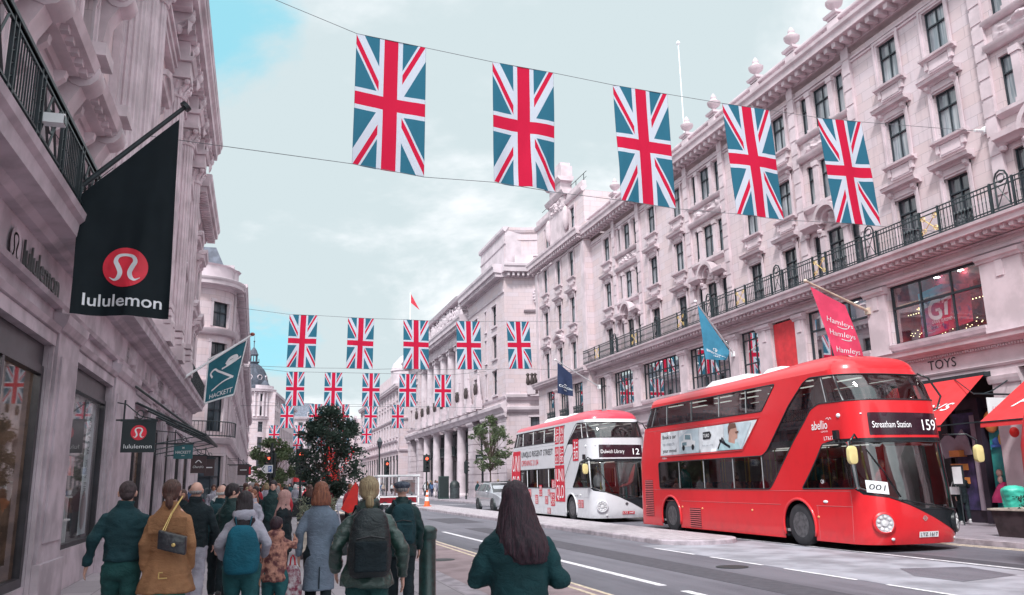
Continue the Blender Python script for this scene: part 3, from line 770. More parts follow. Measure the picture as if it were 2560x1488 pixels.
    for a, b in [(4, 4.9), (8.2, 9.2), (13.0, 14.0), (18.35, 19.3), (23.2, 24.2), (27.8, 28.4), (30, 31.1), (32.7, 33.5), (37.45, 38.3), (42.9, 43.9), (47, 47.9)]:
        t = MB(); fbox(t, F, a, b, -.6, .02, .12, 4.62); fbox(t, F, a - .03, b + .03, .02, .07, .12, .9); mould(t, F, a - .08, b + .08, [(.02, 4.2), (.08, 4.22), (.12, 4.34), (.14, 4.44), (.02, 4.46)]); t.build('ground_pier', [T], B)
    for a, b in [(50.0, 50.9), (52.7, 53.4), (55.4, 56.2), (58.1, 60)]: t = MB(); fbox(t, FP, a, b, -.6, .02, .12, 4.62); t.build('ground_pier', [T], B)
    tx = MB(); M = lambda a, b_: F(21.68 - a, .012, b_); put_text(tx, 'TOYS', M, .58, 4.94, width=1.15, height=.30, off=.0); tx.build('fascia_letters', [BLACK], B, recalc=False)
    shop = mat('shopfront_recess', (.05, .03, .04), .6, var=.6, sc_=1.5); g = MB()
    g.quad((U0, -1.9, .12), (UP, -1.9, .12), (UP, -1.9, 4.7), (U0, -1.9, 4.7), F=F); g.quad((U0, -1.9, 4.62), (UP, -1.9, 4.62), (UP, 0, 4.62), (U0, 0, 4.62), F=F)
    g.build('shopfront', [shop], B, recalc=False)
    bl = MB(); fbox(bl, F, 19.3, 23.2, -.05, .25, 4.46, 4.6); bl.build('blind_box', [DARKMETAL], B)
    return B
BR = building_right()
# ---------------------------------------------------------------- right: curved stone palace beyond
def simple_window(parent, F, a, b, z0, z1, w=-.22, nx=2, rows=(.6,), glass=None, trim=None, sill=True, fm=None):
    mb = MB(); tr = trim or STONE_FT
    if sill: fbox(mb, F, a - .15, b + .15, .003, .16, z0 - .16, z0)
    for q in ((a - .13, a), (b, b + .13)): fbox(mb, F, q[0], q[1], .003, .06, z0, z1)
    fbox(mb, F, a - .16, b + .16, .003, .1, z1, z1 + .16)
    wn = mb.build('window', [tr], parent)
    fr = MB(); pane_grid(fr, F, a + .003, b - .003, z0 + .003, z1 - .003, w, nx, rows, .06, .05); fr.build('frame', [fm or FRAME], wn)
    pn = MB(); pn.quad((a, w - .01, z0), (b, w - .01, z0), (b, w - .01, z1), (a, w - .01, z1), F=F); pn.build('pane', [glass or PANE_F], wn, recalc=False)
    return wn
def column(mb, F, u, w, z0, z1, r=.5, flutes=0, cap='ionic', n=16, m=0, base=True):
    H = z1 - z0
    if base: mb.lathe([(r * 1.35, z0), (r * 1.35, z0 + .12), (r * 1.2, z0 + .2), (r * 1.12, z0 + .3), (r * 1.02, z0 + .36)], (u, w, 0), n, m, F); zb = z0 + .34
    else: zb = z0
    zc = z1 - (1.0 * r * 1.6 if cap == 'corinth' else r * 1.1 if cap == 'ionic' else .32)
    k = flutes * 2 if flutes else n; rings = []
    for t in [0, .33, .66, 1.0]:
        rr = r * (1 - .13 * t * t); z = zb + (zc - zb) * t
        ring = []
        for j in range(k * (2 if flutes else 1)):
            a = 2 * PI * j / (k * (2 if flutes else 1)); q = rr
            if flutes: q = rr * (1 if (j % 4) < 2 else .88)
            ring.append((u + q * math.cos(a), w + q * math.sin(a), z))
        rings.append(ring)
    mb.ring_loft(rings, m, True, True, F)
    rt = r * .87
    if cap == 'ionic':
        mb.lathe([(rt * 1.08, zc), (rt * 1.15, zc + .05), (rt, zc + .1), (rt * 1.2, zc + r * .6)], (u, w, 0), n, m, F)
        for s in (-1, 1): mb.tube([F(u + s * r * .95, w - r * .9, zc + r * .45), F(u + s * r * .95, w + r * .95, zc + r * .45)], r * .42, 10, m)
        fbox(mb, F, u - r * 1.25, u + r * 1.25, w - r * 1.15, w + r * 1.15, z1 - r * .28, z1, m)
    elif cap == 'corinth':
        h = z1 - zc
        mb.lathe([(rt * 1.1, zc - .02), (rt * 1.18, zc + .03), (rt * 1.0, zc + .08), (rt * 1.02, zc + h * .5), (rt * 1.3, zc + h * .85)], (u, w, 0), n, m, F)
        for row, (q, rad, hh) in enumerate(((10, 1.12, .42), (10, 1.22, .72))):
            for j in range(q):
                a = 2 * PI * (j + .5 * row) / q; c, s_ = math.cos(a), math.sin(a); zz = zc + .06 + h * .28 * row
                pts = [(u + rt * c, w + rt * s_, zz), (u + rt * rad * c, w + rt * rad * s_, zz + h * .2), (u + rt * (rad + .2) * c, w + rt * (rad + .2) * s_, zz + h * .34), (u + rt * (rad + .36) * c, w + rt * (rad + .36) * s_, zz + h * .28)]
                mb.tube([F(*p) for p in pts], [(rt * .2, .03), (rt * .24, .04), (rt * .18, .04), (rt * .06, .03)], 5, m)
        for sx in (-1, 1):
            for sy in (-1, 1): mb.ell(F(u + sx * rt * 1.18, w + sy * rt * 1.18, z1 - h * .26), (rt * .28, rt * .28, rt * .28), 8, 6, m)
        mb.box(u - rt * 1.5, u + rt * 1.5, w - rt * 1.5, w + rt * 1.5, z1 - h * .12, z1, m, F)
    else:
        mb.lathe([(rt * 1.02, zc), (rt * 1.1, zc + .05), (rt * 1.25, zc + .18)], (u, w, 0), n, m, F); fbox(mb, F, u - r * 1.15, u + r * 1.15, w - r * 1.15, w + r * 1.15, z1 - .14, z1, m)
def palace():
    S, T = STONE_F, STONE_FT
    B = wempty('curved_stone_palace', (22, 71, 0), 'pale stone palace with a column screen, carved segmental pediment and hollow rounded corner', 'building')
    F = F_right(21)
    # front: pavilion 71.5-80, screen 80-112, pavilion 112-120
    w = MB(); ops = []
    ops += [(73.0, 74.6, 9.5, 11.8), (73.0, 74.6, 12.9, 15.1), (73.0, 74.6, 16.0, 18.0)]
    ops += [(80.0, 81.4, 9.5, 11.8), (80.0, 81.4, 12.9, 15.1), (80.0, 81.4, 16.0, 18.0), (76.6, 77.1, 9.5, 11.8), (76.6, 77.1, 12.9, 15.1), (76.6, 77.1, 16.0, 18.0)]
    for c in (114, 118): ops += [(c - .6, c + .6, 9.5, 11.8), (c - .6, c + .6, 12.9, 15.1), (c - .6, c + .6, 16, 17.4)]
    wall(w, F, 70.4, 84, 7.6, 20.2, [o for o in ops if o[1] < 84]); wall(w, F, 112, 121, 7.6, 18.2, [o for o in ops if o[0] > 112])
    G = F_right(22.6); cols = [86.0 + 4.1 * i for i in range(7)]; ops2 = []
    for c in [86 + 4.1 * i - .15 for i in range(6)]:
        u = c + 2.2; ops2 += [(u - .7, u + .7, 9.6, 12.0), (u - .7, u + .7, 13.0, 14.9), (u - .9, u + .9, 15.7, 17.0)]
    wall(w, G, 84, 112, 7.6, 18.2, ops2)
    for u in (84, 112): w.quad((u, 0, 7.6), (u, -1.6, 7.6), (u, -1.6, 18.2), (u, 0, 18.2), F=F)
    w.box(23.2, 45, 71.6, 121, 0, 18.5); w.box(23.0, 40, 71.4, 84, 18, 24.5); w.quad((121, 0, 0), (121, -3, 0), (121, -3, 18.2), (121, 0, 18.2), F=F)
    w.build('wall', [S], B)
    for i, o in enumerate(ops): simple_window(B, F, *o, nx=2)
    for o in ops2: simple_window(B, G, *o, nx=3 if o[1] - o[0] > 1.6 else 2)
    for c in cols:
        t = MB(); column(t, F, c, -.55, 9.0, 16.9, .62, cap='ionic', n=18); t.build('column', [T], B, smooth=40)
    t = MB(); cornice(t, F, 84, 121.3, 18.0, 19.2, 1.1, mod=(.5, .24)); cornice(t, F, 70.2, 84.4, 20.0, 21.2, 1.2, mod=(.5, .24)); mould(t, F, 84, 121, [(.003, 16.9), (.06, 16.9), (.08, 17.5), (.003, 17.6)])
    fbox(t, F, 84, 112, -1.6, -.01, 16.9, 18.1); mould(t, F, 70.4, 84, [(.003, 18.6), (.1, 18.62), (.16, 18.8), (.003, 18.85)])
    dentils(t, F, 84, 112, .06, .10, 17.0, 17.35, .55, .3)
    mould(t, F, 70.3, 121.2, [(.003, 7.6), (.2, 7.65), (.3, 7.9), (.5, 8.1), (.52, 8.4), (.003, 8.6)])
    mould(t, F, 70.3, 121.2, [(.003, 8.9), (.1, 8.95), (.15, 9.1), (.003, 9.15)])
    t.build('cornice', [T], B)
    # attic and the carved pediment
    t = MB(); fbox(t, F, 70.6, 79.5, -6, -.25, 21.2, 24.6); mould(t, F, 70.5, 79.6, [(-.25, 24.5), (-.1, 24.55), (-.02, 24.7), (-.02, 24.95), (-.6, 25.0)]); mould(t, F, 70.5, 79.6, [(-.25, 23.3), (-.18, 23.32), (-.16, 23.4), (-.25, 23.45)]); fbox(t, F, 112, 121, -3, .1, 19.2, 21.0)
    n = 26; u0, u1 = 84.2, 112.0
    top = [(u0 + (u1 - u0) * i / n, 19.3 + 2.2 * min(1, math.sqrt(max(0, 1 - (1 - min(1, i / 3.0)) ** 2)), math.sqrt(max(0, 1 - (1 - min(1, (n - i) / 3.0)) ** 2)))) for i in range(n + 1)]
    for (a, za), (b, zb) in zip(top, top[1:]):
        t.add([(a, -1.5, 19.1), (b, -1.5, 19.1), (b, -.1, 19.1), (a, -.1, 19.1), (a, -1.5, za), (b, -1.5, zb), (b, -.1, zb), (a, -.1, za)], [(0, 4, 5, 1), (3, 2, 6, 7), (4, 7, 6, 5)], 0, F)
        t.add([(a, -.2, za), (b, -.2, zb), (b, .5, zb), (a, .5, za), (a, -.2, za + .4), (b, -.2, zb + .4), (b, .65, zb + .4), (a, .65, za + .4)], [(0, 1, 2, 3), (3, 2, 6, 7), (4, 7, 6, 5)], 0, F)
    t.build('pediment', [T], B)
    rl = MB(); rnd = random.Random(4)
    for i in range(110):      # carved figures
        a = rnd.random(); u = u0 + 2 + (u1 - u0 - 4) * a; h = 19.5 + rnd.random() * 1.3
        rl.ell(F(u, .05, h), (.28, .3 + .3 * rnd.random(), .3 + .45 * rnd.random()), 8, 6); rl.ell(F(u + .1, .15, h + .6), (.17, .17, .2), 6, 5)
    rl.build('carved_frieze', [T], B, smooth=60)
    # roof storey behind
    t = MB(); t.box(26, 40, 90, 121, 18.5, 22.6); t.build('roof_storey', [S], B)
    # projecting lower balcony with pedestals, obelisks and bronze urns
    t = MB(); fbox(t, F, 80.3, 111.7, .2, .32, 8.6, 9.3)
    for i in range(16): fbox(t, F, 80.6 + i * 2, 81.6 + i * 2, .32, .36, 8.7, 9.2)
    t.build('parapet', [T], B)
    bronze = mat('dark_bronze', (.06, .045, .045), .5, var=.3)
    for i in range(9):
        u = 78.6 + i * 4.0; t = MB(); fbox(t, F, u - .45, u + .45, .1, .75, 8.6, 9.5); fbox(t, F, u - .3, u + .3, .15, .65, 9.5, 10.0)
        t.ring_loft([[F(u - r, .4 - r, z), F(u + r, .4 - r, z), F(u + r, .4 + r, z), F(u - r, .4 + r, z)] for r, z in ((.2, 10.0), (.06, 12.0), (.1, 12.1), (.02, 12.6))]); t.build('obelisk', [T], B)
        t = MB()
        for s in (-1, 1): t.lathe([(.05, 10.0), (.12, 10.2), (.16, 10.6), (.09, 10.9), (.14, 11.1)], (u + s * .28, .7, 0), 8, 0, F)
        t.build('bronze_torch', [bronze], B, smooth=True)
    # ground storey: banded piers, round columns and dark shopfronts
    t = MB()
    for a, b in ((70.4, 73.2), (76.2, 78.6), (82.2, 84.4), (112.4, 114), (118.5, 121)):
        t = MB()
        for k in range(10): fbox(t, F, a, b, -.8, .02, .14 + k * .75, .82 + k * .75); 
        fbox(t, F, a + .05, b - .05, -.75, -.02, .12, 7.6); mould(t, F, a - .15, b + .15, [(.0, 7.2), (.15, 7.25), (.25, 7.4), (.25, 7.6), (.0, 7.6)]); t.build('rusticated_pier', [T], B)
    for u in (89.4, 96.0, 102.6, 108.8):
        t = MB(); column(t, F, u, -.5, .12, 7.6, .55, cap='doric', n=16); t.build('column', [T], B, smooth=40)
    t = MB(); DF = mat('shopfront_dark_paint', (.05, .055, .065), .5, var=.3)
    H = F_right(22.3)
    t.quad((71.6, -.4, .12), (121, -.4, .12), (121, -.4, 7.6), (71.6, -.4, 7.6), m=1, F=H)
    for u in np.arange(72, 121, 1.15): fbox(t, H, u - .06, u + .06, -.35, -.2, .12, 7.5)
    fbox(t, H, 71.6, 121, -.35, -.1, 4.1, 4.6); fbox(t, H, 71.6, 121, -.35, -.15, 7.2, 7.58)
    t.build('shopfront', [DF, PANE_D], B)
    for k in range(7):
        u = 80.5 + 4.6 * k; t = MB(); fbox(t, H, u, u + 3.4, -.1, .55, 4.6, 4.75)
        for q in np.arange(u, u + 3.41, .17): fbox(t, H, q - .015, q + .015, .5, .53, 4.75, 5.7)
        fbox(t, H, u, u + 3.4, .49, .54, 5.68, 5.74); t.build('iron_balcony', [DARKMETAL], B)
    # hollow rounded corner towards the side street
    C = B; A = F_arc(21.0, 62.3, 8.1, R(90), -1, inward=True)
    L = 8.1 * R(85); w = MB()
    zs = [(3.4, 4.7), (5.6, 6.8), (7.5, 8.6)]
    opsc = [(2.2, 3.2, 4.9, 7.2), (3.7, 5.7, 4.9, 7.2), (6.2, 7.2, 4.9, 7.2)] + [(3.1, 4.8, 9.3, 11.9), (3.1, 4.8, 13.4, 16.2)] + [(1.5, 3.5, .3, 4.2), (4.2, 6.2, .3, 4.2), (7.6, 9.2, .3, 4.2)]
    wall(w, A, 0, L, .1, 20.2, opsc, mu=.6); w.build('corner_wall', [S], B)
    for o in opsc: 
        simple_window(B, A, o[0], o[1], o[2], o[3], nx=5 if o[1] - o[0] > 1.5 else 2, rows=(.25, .5, .75) if o[2] > 8 else (.6,), sill=False)
    t = MB(); sg = 18
    cornice(t, A, -.3, L, 20.0, 21.2, 1.1, seg=sg); dentils(t, A, 0, L, .2, .8, 20.05, 20.35, .5, .22)
    for z in (7.6, 8.7): mould(t, A, 0, L, [(.003, z), (.15, z + .02), (.4, z + .25), (.42, z + .5), (.003, z + .6)], 0, sg)
    mould(t, A, 1.8, 6.0, [(.003, 16.75), (.2, 16.8), (.3, 16.95), (.003, 17.0)], 0, 8)
    t.build('cornice', [T], B)
    t = MB()
    ring = [(math.cos(2 * PI * i / 28), math.sin(2 * PI * i / 28)) for i in range(28)]
    for r0, r1, wd in ((.72, 1.05, .28), (1.05, 1.2, .15)):
        for i in range(28):
            a, b = ring[i], ring[(i + 1) % 28]; t.prism([(3.86 + a[0] * r0, 18.2 + a[1] * r0), (3.86 + a[0] * r1, 18.2 + a[1] * r1), (3.86 + b[0] * r1, 18.2 + b[1] * r1), (3.86 + b[0] * r0, 18.2 + b[1] * r0)], -.02, wd, 0, A)
    for i in range(24):
        a = 2 * PI * i / 24; t.ell(A(3.86 + 1.1 * math.cos(a), .22, 18.2 + 1.1 * math.sin(a)), (.13, .13, .13), 6, 5)
    rw = t.build('round_window', [T], B)
    t = MB(); disc(t, 3.86, 18.2, .74, lambda a, b: A(a, .04, b)); t.build('pane', [PANE], rw, recalc=False)
    t = MB()
    for k in (-.45, -.15, .15, .45):
        h = math.sqrt(.72 ** 2 - k * k); fbox(t, A, 3.86 + k - .02, 3.86 + k + .02, .05, .08, 18.2 - h, 18.2 + h); fbox(t, A, 3.86 - h, 3.86 + h, .05, .075, 18.2 + k - .02, 18.2 + k + .02)
    t.build('frame', [FRAME], rw)
    t = MB(); baluster_row(t, A, 2.5, 7.5, .5, 9.15, .55, .35, .1); mould(t, A, 2.2, 7.8, [(.35, 9.7), (.7, 9.7), (.7, 9.85), (.35, 9.85)], 0, 8); mould(t, A, 2.2, 7.8, [(.0, 9.0), (.75, 9.0), (.75, 9.15), (.0, 9.15)], 0, 8)
    for u in (2.3, 5.0, 7.6): fbox(t, A, u - .4, u + .4, .2, .8, 9.15, 9.95); 
    t.build('balcony', [T], B, smooth=40)
    for u in (2.3, 5.0):
        t = MB()
        for s in (-.3, .1, .4): t.lathe([(.08, 9.95), (.2, 10.2), (.15, 10.6), (.1, 10.8), (.2, 10.95), (.05, 11.1)], (u + s, .5, 0), 8, 0, A)
        t.build('bronze_urn', [bronze], B, smooth=True)
    # set-back attic over the corner
    t = MB(); A2 = F_arc(21.0, 62.3, 8.5, R(90), -1, inward=True)
    wall(t, A2, .2, 13, 21.2, 24.9, [(3.6, 5.6, 22.4, 23.5)], mu=.8)
    mould(t, A2, .2, 13, [(.003, 24.4), (.12, 24.5), (.2, 24.7), (.2, 24.95), (-.4, 25.0)], 0, 16)
    mould(t, A2, .2, 13, [(.003, 23.7), (.08, 23.75), (.08, 23.85), (.003, 23.85)], 0, 16)
    t.build('attic', [S], B); simple_window(B, A2, 3.6, 5.6, 22.4, 23.5, nx=5, rows=(.5,))
    t = MB(); baluster_row(t, A, 3.0, 9.5, .2, 21.3, .7, .4, .13); mould(t, A, 2.8, 9.7, [(.0, 22.0), (.4, 22.0), (.4, 22.15), (.0, 22.15)], 0, 8); mould(t, A, 1.0, 2.8, [(.0, 21.3), (.4, 21.3), (.4, 22.1), (.0, 22.1)], 0, 3); t.build('balustrade', [T], B, smooth=40)
    return B
palace()
def block(name, label, F, u0, u1, floors, zc, x_back, group=None, win=1.1, pitch=2.6, roof=None, stonem=None, glass=None, cor=.7, ground=4.2, seg=1, off=0, depth_box=None, bandz=(), nx=2, cat='building', loc=(0, 0, 0), attic=0):
    """a plainer terrace: wall with a regular grid of windows, bands and cornice"""
    S = stonem or STONE_F; T = STONE_FT
    B = wempty(name, loc, label, cat, group)
    cs = []; c = u0 + pitch / 2 + off
    while c < u1 - win * .6: cs.append(c); c += pitch
    ops = [(c - win / 2, c + win / 2, a, b) for c in cs for a, b in floors if a > ground]
    gops = [(c - pitch * .38, c + pitch * .38, .35, ground - .5) for c in cs]
    w = MB(); wall(w, F, u0, u1, 0, zc, ops + gops, .3, mu=2.0 if seg > 1 else None)
    if depth_box: w.box(*depth_box)
    for u in (u0, u1): w.quad((u, 0, 0), (u, -10, 0), (u, -10, zc), (u, 0, zc), F=F)
    w.build('wall', [S], B)
    for o in ops: simple_window(B, F, *o, nx=nx, glass=glass)
    for o in gops:
        g = MB(); g.quad((o[0], -.3, o[2]), (o[1], -.3, o[2]), (o[1], -.3, o[3]), (o[0], -.3, o[3]), m=1, F=F); fbox(g, F, o[0], o[1], -.28, -.1, o[3] - .7, o[3] - .003)
        for q in (o[0] + .06, (o[0] + o[1]) / 2, o[1] - .06): fbox(g, F, q - .05, q + .05, -.28, -.18, o[2], o[3] - .7)
        g.build('shopfront', [FRAME, PANE_D], B)
    t = MB(); cornice(t, F, u0 - .1, u1 + .1, zc - .1, zc + .65, cor, seg=seg, mod=(.5, .22) if seg == 1 else None)
    for z in list(bandz) + [ground]: mould(t, F, u0, u1, [(.003, z), (.2, z + .05), (.3, z + .22), (.32, z + .34), (.003, z + .38)], 0, seg)
    for c in [u0] + [(a + b) / 2 for a, b in zip(cs, cs[1:])] + [u1]:
        if (len(cs) > 3) and seg == 1: fbox(t, F, c - .22, c + .22, .004, .12, ground + .4, zc - .1)
    t.build('cornice', [T], B)
    if roof:
        r = MB(); h = roof
        a, b = u0, u1
        r.add([(a, -.2, zc + .6), (b, -.2, zc + .6), (b, -.2 - h * .45, zc + .6 + h), (a, -.2 - h * .45, zc + .6 + h), (a, -9, zc + .6 + h), (b, -9, zc + .6 + h), (a, -9, zc + .6), (b, -9, zc + .6)],
              [(0, 1, 2, 3), (3, 2, 5, 4), (0, 3, 4, 6), (1, 7, 5, 2)], 0, F)
        rf = r.build('roof', [SLATE], B)
        for c in cs[::2]:
            d = MB(); fbox(d, F, c - .6, c + .6, -1.2, -.15, zc + .6, zc + 2.0); d.quad((c - .45, -.13, zc + .8), (c + .45, -.13, zc + .8), (c + .45, -.13, zc + 1.8), (c - .45, -.13, zc + 1.8), m=1, F=F); d.build('dormer', [T, PANE_F], rf)
    return B
FL4 = [(5.2, 7.4), (8.8, 10.8), (11.8, 13.6), (14.4, 15.8)]
# right, beyond the palace
b3 = block('corner_block', 'tall pale stone block with a set-back top storey and rounded corner past the palace', F_right(20.6), 127, 176, FL4, 16.2, 40, pitch=3.2, win=1.3, bandz=(7.9, 11.2), ground=6.4)
t = MB(); wall(t, F_line(20.6, 126.9, 1, 0), 0, 19.4, 0, 16.2, [(2 + i * 3, 3.5 + i * 3, a, b) for i in range(6) for a, b in FL4]); t.box(21, 40, 127.5, 176, 15, 16.5); t.box(22.5, 36, 129, 170, 16.5, 20.5); t.box(24, 34, 131, 158, 20.5, 23.2); t.build('side_wall', [STONE_F], b3)
for i in range(6):
    for a, b in FL4: simple_window(b3, F_line(20.6, 126.9, 1, 0), 2 + i * 3, 3.5 + i * 3, a, b)
t = MB(); cornice(t, F_line(20.6, 126.9, 1, 0), 0, 20, 16.1, 16.85, .7)
for z in (6.4, 11.2): mould(t, F_line(20.6, 126.9, 1, 0), 0, 19.6, [(.003, z), (.2, z + .05), (.3, z + .22), (.32, z + .34), (.003, z + .38)])
t.lathe([(2.6, 16.7), (2.6, 19), (2.8, 19.2), (2.3, 20.4), (1.2, 21.6), (.1, 22.2)], (22.6, 131, 0), 16); t.build('side_cornice', [STONE_FT], b3, smooth=40)
t = MB(); t.tube([(24.5, 140, 23), (24.5, 140, 34.5)], .09, 6); fp = tag(t.build('flagpole', [WHITE]), 'white pole carrying a small red pennant on the far right roof', 'flagpole')
t = MB(); t.add([(24.6, 140, 34.2), (26.2, 140.2, 31.4), (24.6, 140, 32.6)], [(0, 1, 2)]); t.build('pennant', [mat('pennant_red', (.6, .03, .06))], fp)
t = MB(); t.tube([(28.5, 64, 18), (28.5, 64, 26.5)], .04, 6); tag(t.build('roof_mast', [WHITE]), 'thin white mast above the roof of the stone block', 'mast')
t = MB(); t.tube([(23.4, 40.4, 18.3), (23.4, 40.4, 27.5)], .035, 6); t.lathe([(.02, 27.4), (.12, 27.5), (.12, 27.6), (.02, 27.7)], (23.4, 40.4, 0), 8); tag(t.build('roof_mast', [WHITE]), 'tall thin mast with a button top behind the urns on the roof', 'mast')
t = MB(); t.tube([(22.6, 76, 19), (22.6, 76, 25.5)], .05, 6); mt = tag(t.build('flagpole', [WHITE]), 'pole with a small union flag on the palace roof', 'flagpole')
block('terrace_block', 'far pale terrace with many rows of windows on the right of the street', F_line(26.4, 242, -.10, -1), 0, 60, FL4, 15.5, 40, pitch=3.4, win=1.4, bandz=(8, 11.2))
block('terrace_block', 'farthest stone terrace closing the right side of the street', F_line(50, 330, -.30, -1), 0, 88, FL4, 15.0, 40, pitch=4, win=1.6, bandz=(8,), roof=3)
# closing view down the street
block('end_block', 'tall hazy block with grey mansard roof in the centre distance', F_line(2.5, 232, 1, .1), 0, 12, FL4 + [(16.8, 18.4)], 19.2, 40, pitch=2.4, win=1.2, bandz=(8, 11.2, 14), roof=4, depth_box=(3, 14, 236, 250, 0, 19))
block('end_block', 'lower end block in the gap behind the red flags', F_line(14, 262, 1, .05), 0, 14, FL4, 17.2, 40, pitch=2.4, win=1.2, bandz=(8, 11.2), roof=2.5, depth_box=(14, 28, 264, 275, 0, 17))
block('end_block', 'grey roofed building closing the street beside the right terrace', F_line(21, 250, 1, 0), 0, 14, FL4, 16.8, 40, pitch=2.6, win=1.3, bandz=(8, 11.2), roof=3.5, depth_box=(21, 35, 252, 262, 0, 16.5))
# ---------------------------------------------------------------- left: shop building with giant columns
def building_left():
    F = F_left(-3); S, T, G = STONE_L, STONE_LT, STONE_LS
    B = wempty('columned_shop_building', (-3, -5, 0), 'shadowed mauve stone building on the left with giant fluted columns above shopfronts', 'building')
    YE, YB = 33.6, 41.4
    shops = [(3.0, 6.4, .55), (7.4, 13.35, .35), (15.05, 18.65, .68), (21.9, 24.9, .12), (26.3, 28.2, .12), (29.6, 31.6, .12), (33.2, 36.2, .12), (37.4, 40.4, .12)]
    w = MB(); ops = [(a, b, z, 3.72) for a, b, z in shops]
    wall(w, F, -5, YB, 0, 4.32, ops, .14); w.build('shop_wall', [G], B)
    # piers with mouldings round each opening
    for (a, b, z), (c, d, z2) in zip(shops, shops[1:]):
        t = MB(); g0, g1 = b, c
        if g1 - g0 > 1.2:
            fbox(t, F, g0 + .12, g1 - .12, .003, .10, .03, 4.3); fbox(t, F, g0 + .06, g1 - .06, .003, .16, .03, .62); fbox(t, F, g0 + .3, g1 - .3, .10, .13, .9, 3.6)
            fbox(t, F, g0 + .02, g0 + .09, .003, .06, .03, 4.0); fbox(t, F, g1 - .09, g1 - .02, .003, .06, .03, 4.0)
            mould(t, F, g0 + .06, g1 - .06, [(.003, 3.95), (.14, 3.97), (.2, 4.08), (.22, 4.2), (.003, 4.24)])
        else: fbox(t, F, g0 + .1, g1 - .1, .003, .08, .03, 4.3)
        t.build('shop_pier', [G], B)
        t = MB(); fbox(t, F, a - .1, b + .1, .003, .07, 3.72, 3.9); mould(t, F, a - .12, b + .12, [(.003, 3.9), (.10, 3.92), (.14, 4.0), (.003, 4.03)]); t.build('lintel', [G], B)
    # fascia band and ledge
    t = MB(); fbox(t, F, -5, YB, -.3, .002, 4.32, 5.0)
    mould(t, F, -5, YB, [(.003, 4.28), (.1, 4.3), (.13, 4.36), (.003, 4.39)])
    mould(t, F, -5, YB, [(.003, 4.98), (.12, 5.0), (.2, 5.08), (.42, 5.12), (.44, 5.3), (.50, 5.36), (.52, 5.46), (.003, 5.5)])
    t.build('fascia', [G], B)
    # carved swags of the fascia further along, street number plates
    for u in (21.2, 25.6, 29.0, 32.4, 36.8): 
        t = MB(); relief(t, F, u - .5, u + .5, 4.4, 4.95, .01, .16, int(u * 3), 8, 6); t.build('carved_swag', [G], B, smooth=40)
    # upper wall
    w = MB(); up = []
    near = [7.0, 9.15, 11.3, 13.45]
    for c in near: up += [(c - .42, c + .42, 5.6, 7.0), (c - .42, c + .42, 8.3, 9.7), (c - .42, c + .42, 10.9, 12.2)]
    far = [21.4, 29.4, 32.6, 35.6, 38.6]
    for c in far: up += [(c - .5, c + .5, 6.3, 8.2), (c - .5, c + .5, 9.4, 11.2)] + ([(c - .45, c + .45, 12.0, 13.1)] if c > 34 else [])
    wall(w, F, -5, YB, 5.4, 13.9, up, .35); w.quad((YB, 0, 0), (YB, -12, 0), (YB, -12, 14), (YB, 0, 14), F=F); w.quad((-5, 0, 0), (-5, -12, 0), (-5, -12, 14), (-5, 0, 14), F=F)
    w.build('wall', [S], B)
    for o in up:
        hood = None
        if o[2] < 6: hood = 'flat'
        elif o[2] < 9.5: hood = 'tri' if o[0] > 20 else 'flat'
        window(B, F, *o, w=-.3, glass=PANE_D, trim=T, hood=hood, sill=True, sur=.16, nx=2)
    # scroll consoles between the near windows
    for c in (8.08, 10.22, 12.38, 14.5):
        for z in (7.55, 10.1):
            t = MB(); t.lathe([(.24, -.22), (.24, .22)], (c, .32, z), 12, 0, lambda a, b_, z_: F(a, b_, z_), axis='x'); t.lathe([(.13, -.26), (.13, .26)], (c, .36, z), 10, 0, F, axis='x')
            mould(t, F, c - .2, c + .2, [(.003, z - 1.0), (.12, z - .9), (.18, z - .5), (.34, z - .2), (.3, z + .25), (.003, z + .25)])
            fbox(t, F, c - .3, c + .3, .003, .62, z + .25, z + .45); t.build('console', [T], B, smooth=35)
    t = MB()
    for z, o in ((7.42, .55), (10.2, .5)):
        for a, b in ((5.6, 7.9), (8.3, 10.05), (10.4, 12.2), (12.55, 14.3)):
            mould(t, F, a, b, [(.003, z), (.15, z), (.2, z + .08), (o - .06, z + .1), (o, z + .24), (.003, z + .27)]); dentils(t, F, a, b, .16, o - .14, z + .01, z + .09, .26, .13)
    t.build('hood_course', [T], B)
    # giant columns on pilaster strips
    cols = [16.15, 17.55, 18.9, 24.0, 27.6, 31.2]
    for c in cols:
        t = MB(); fbox(t, F, c - .42, c + .42, .004, .14, 5.9, 13.3); t.build('pilaster', [T], B)
        t = MB(); fbox(t, F, c - .48, c + .48, -.1, .62, 5.5, 5.95)
        for k in range(3): fbox(t, F, c - .44, c + .44, -.1, .57, 6.0 + k * .22, 6.16 + k * .22)
        column(t, F, c, .16, 5.95, 13.3, .37, flutes=20, cap='corinth'); t.build('column', [T], B, smooth=30)
    # entablature with breaks over the columns, brackets, coffered soffit
    t = MB()
    for z0, z1, o in ((13.3, 13.5, .2), (13.5, 13.72, .26), (13.72, 13.85, .34)): fbox(t, F, 15.4, YE, -.3, o, z0, z1)
    fbox(t, F, 15.4, YE, -.3, .16, 13.85, 14.4)
    for c in cols + [34]:
        if c < 34: fbox(t, F, c - .46, c + .46, .1, .62, 13.3, 13.72); mould(t, F, c - .56, c + .56, [(.1, 13.72), (.66, 13.74), (.74, 13.88), (.1, 13.9)]); fbox(t, F, c - .42, c + .42, .1, .56, 13.9, 14.4)
    t.build('architrave', [T], B)
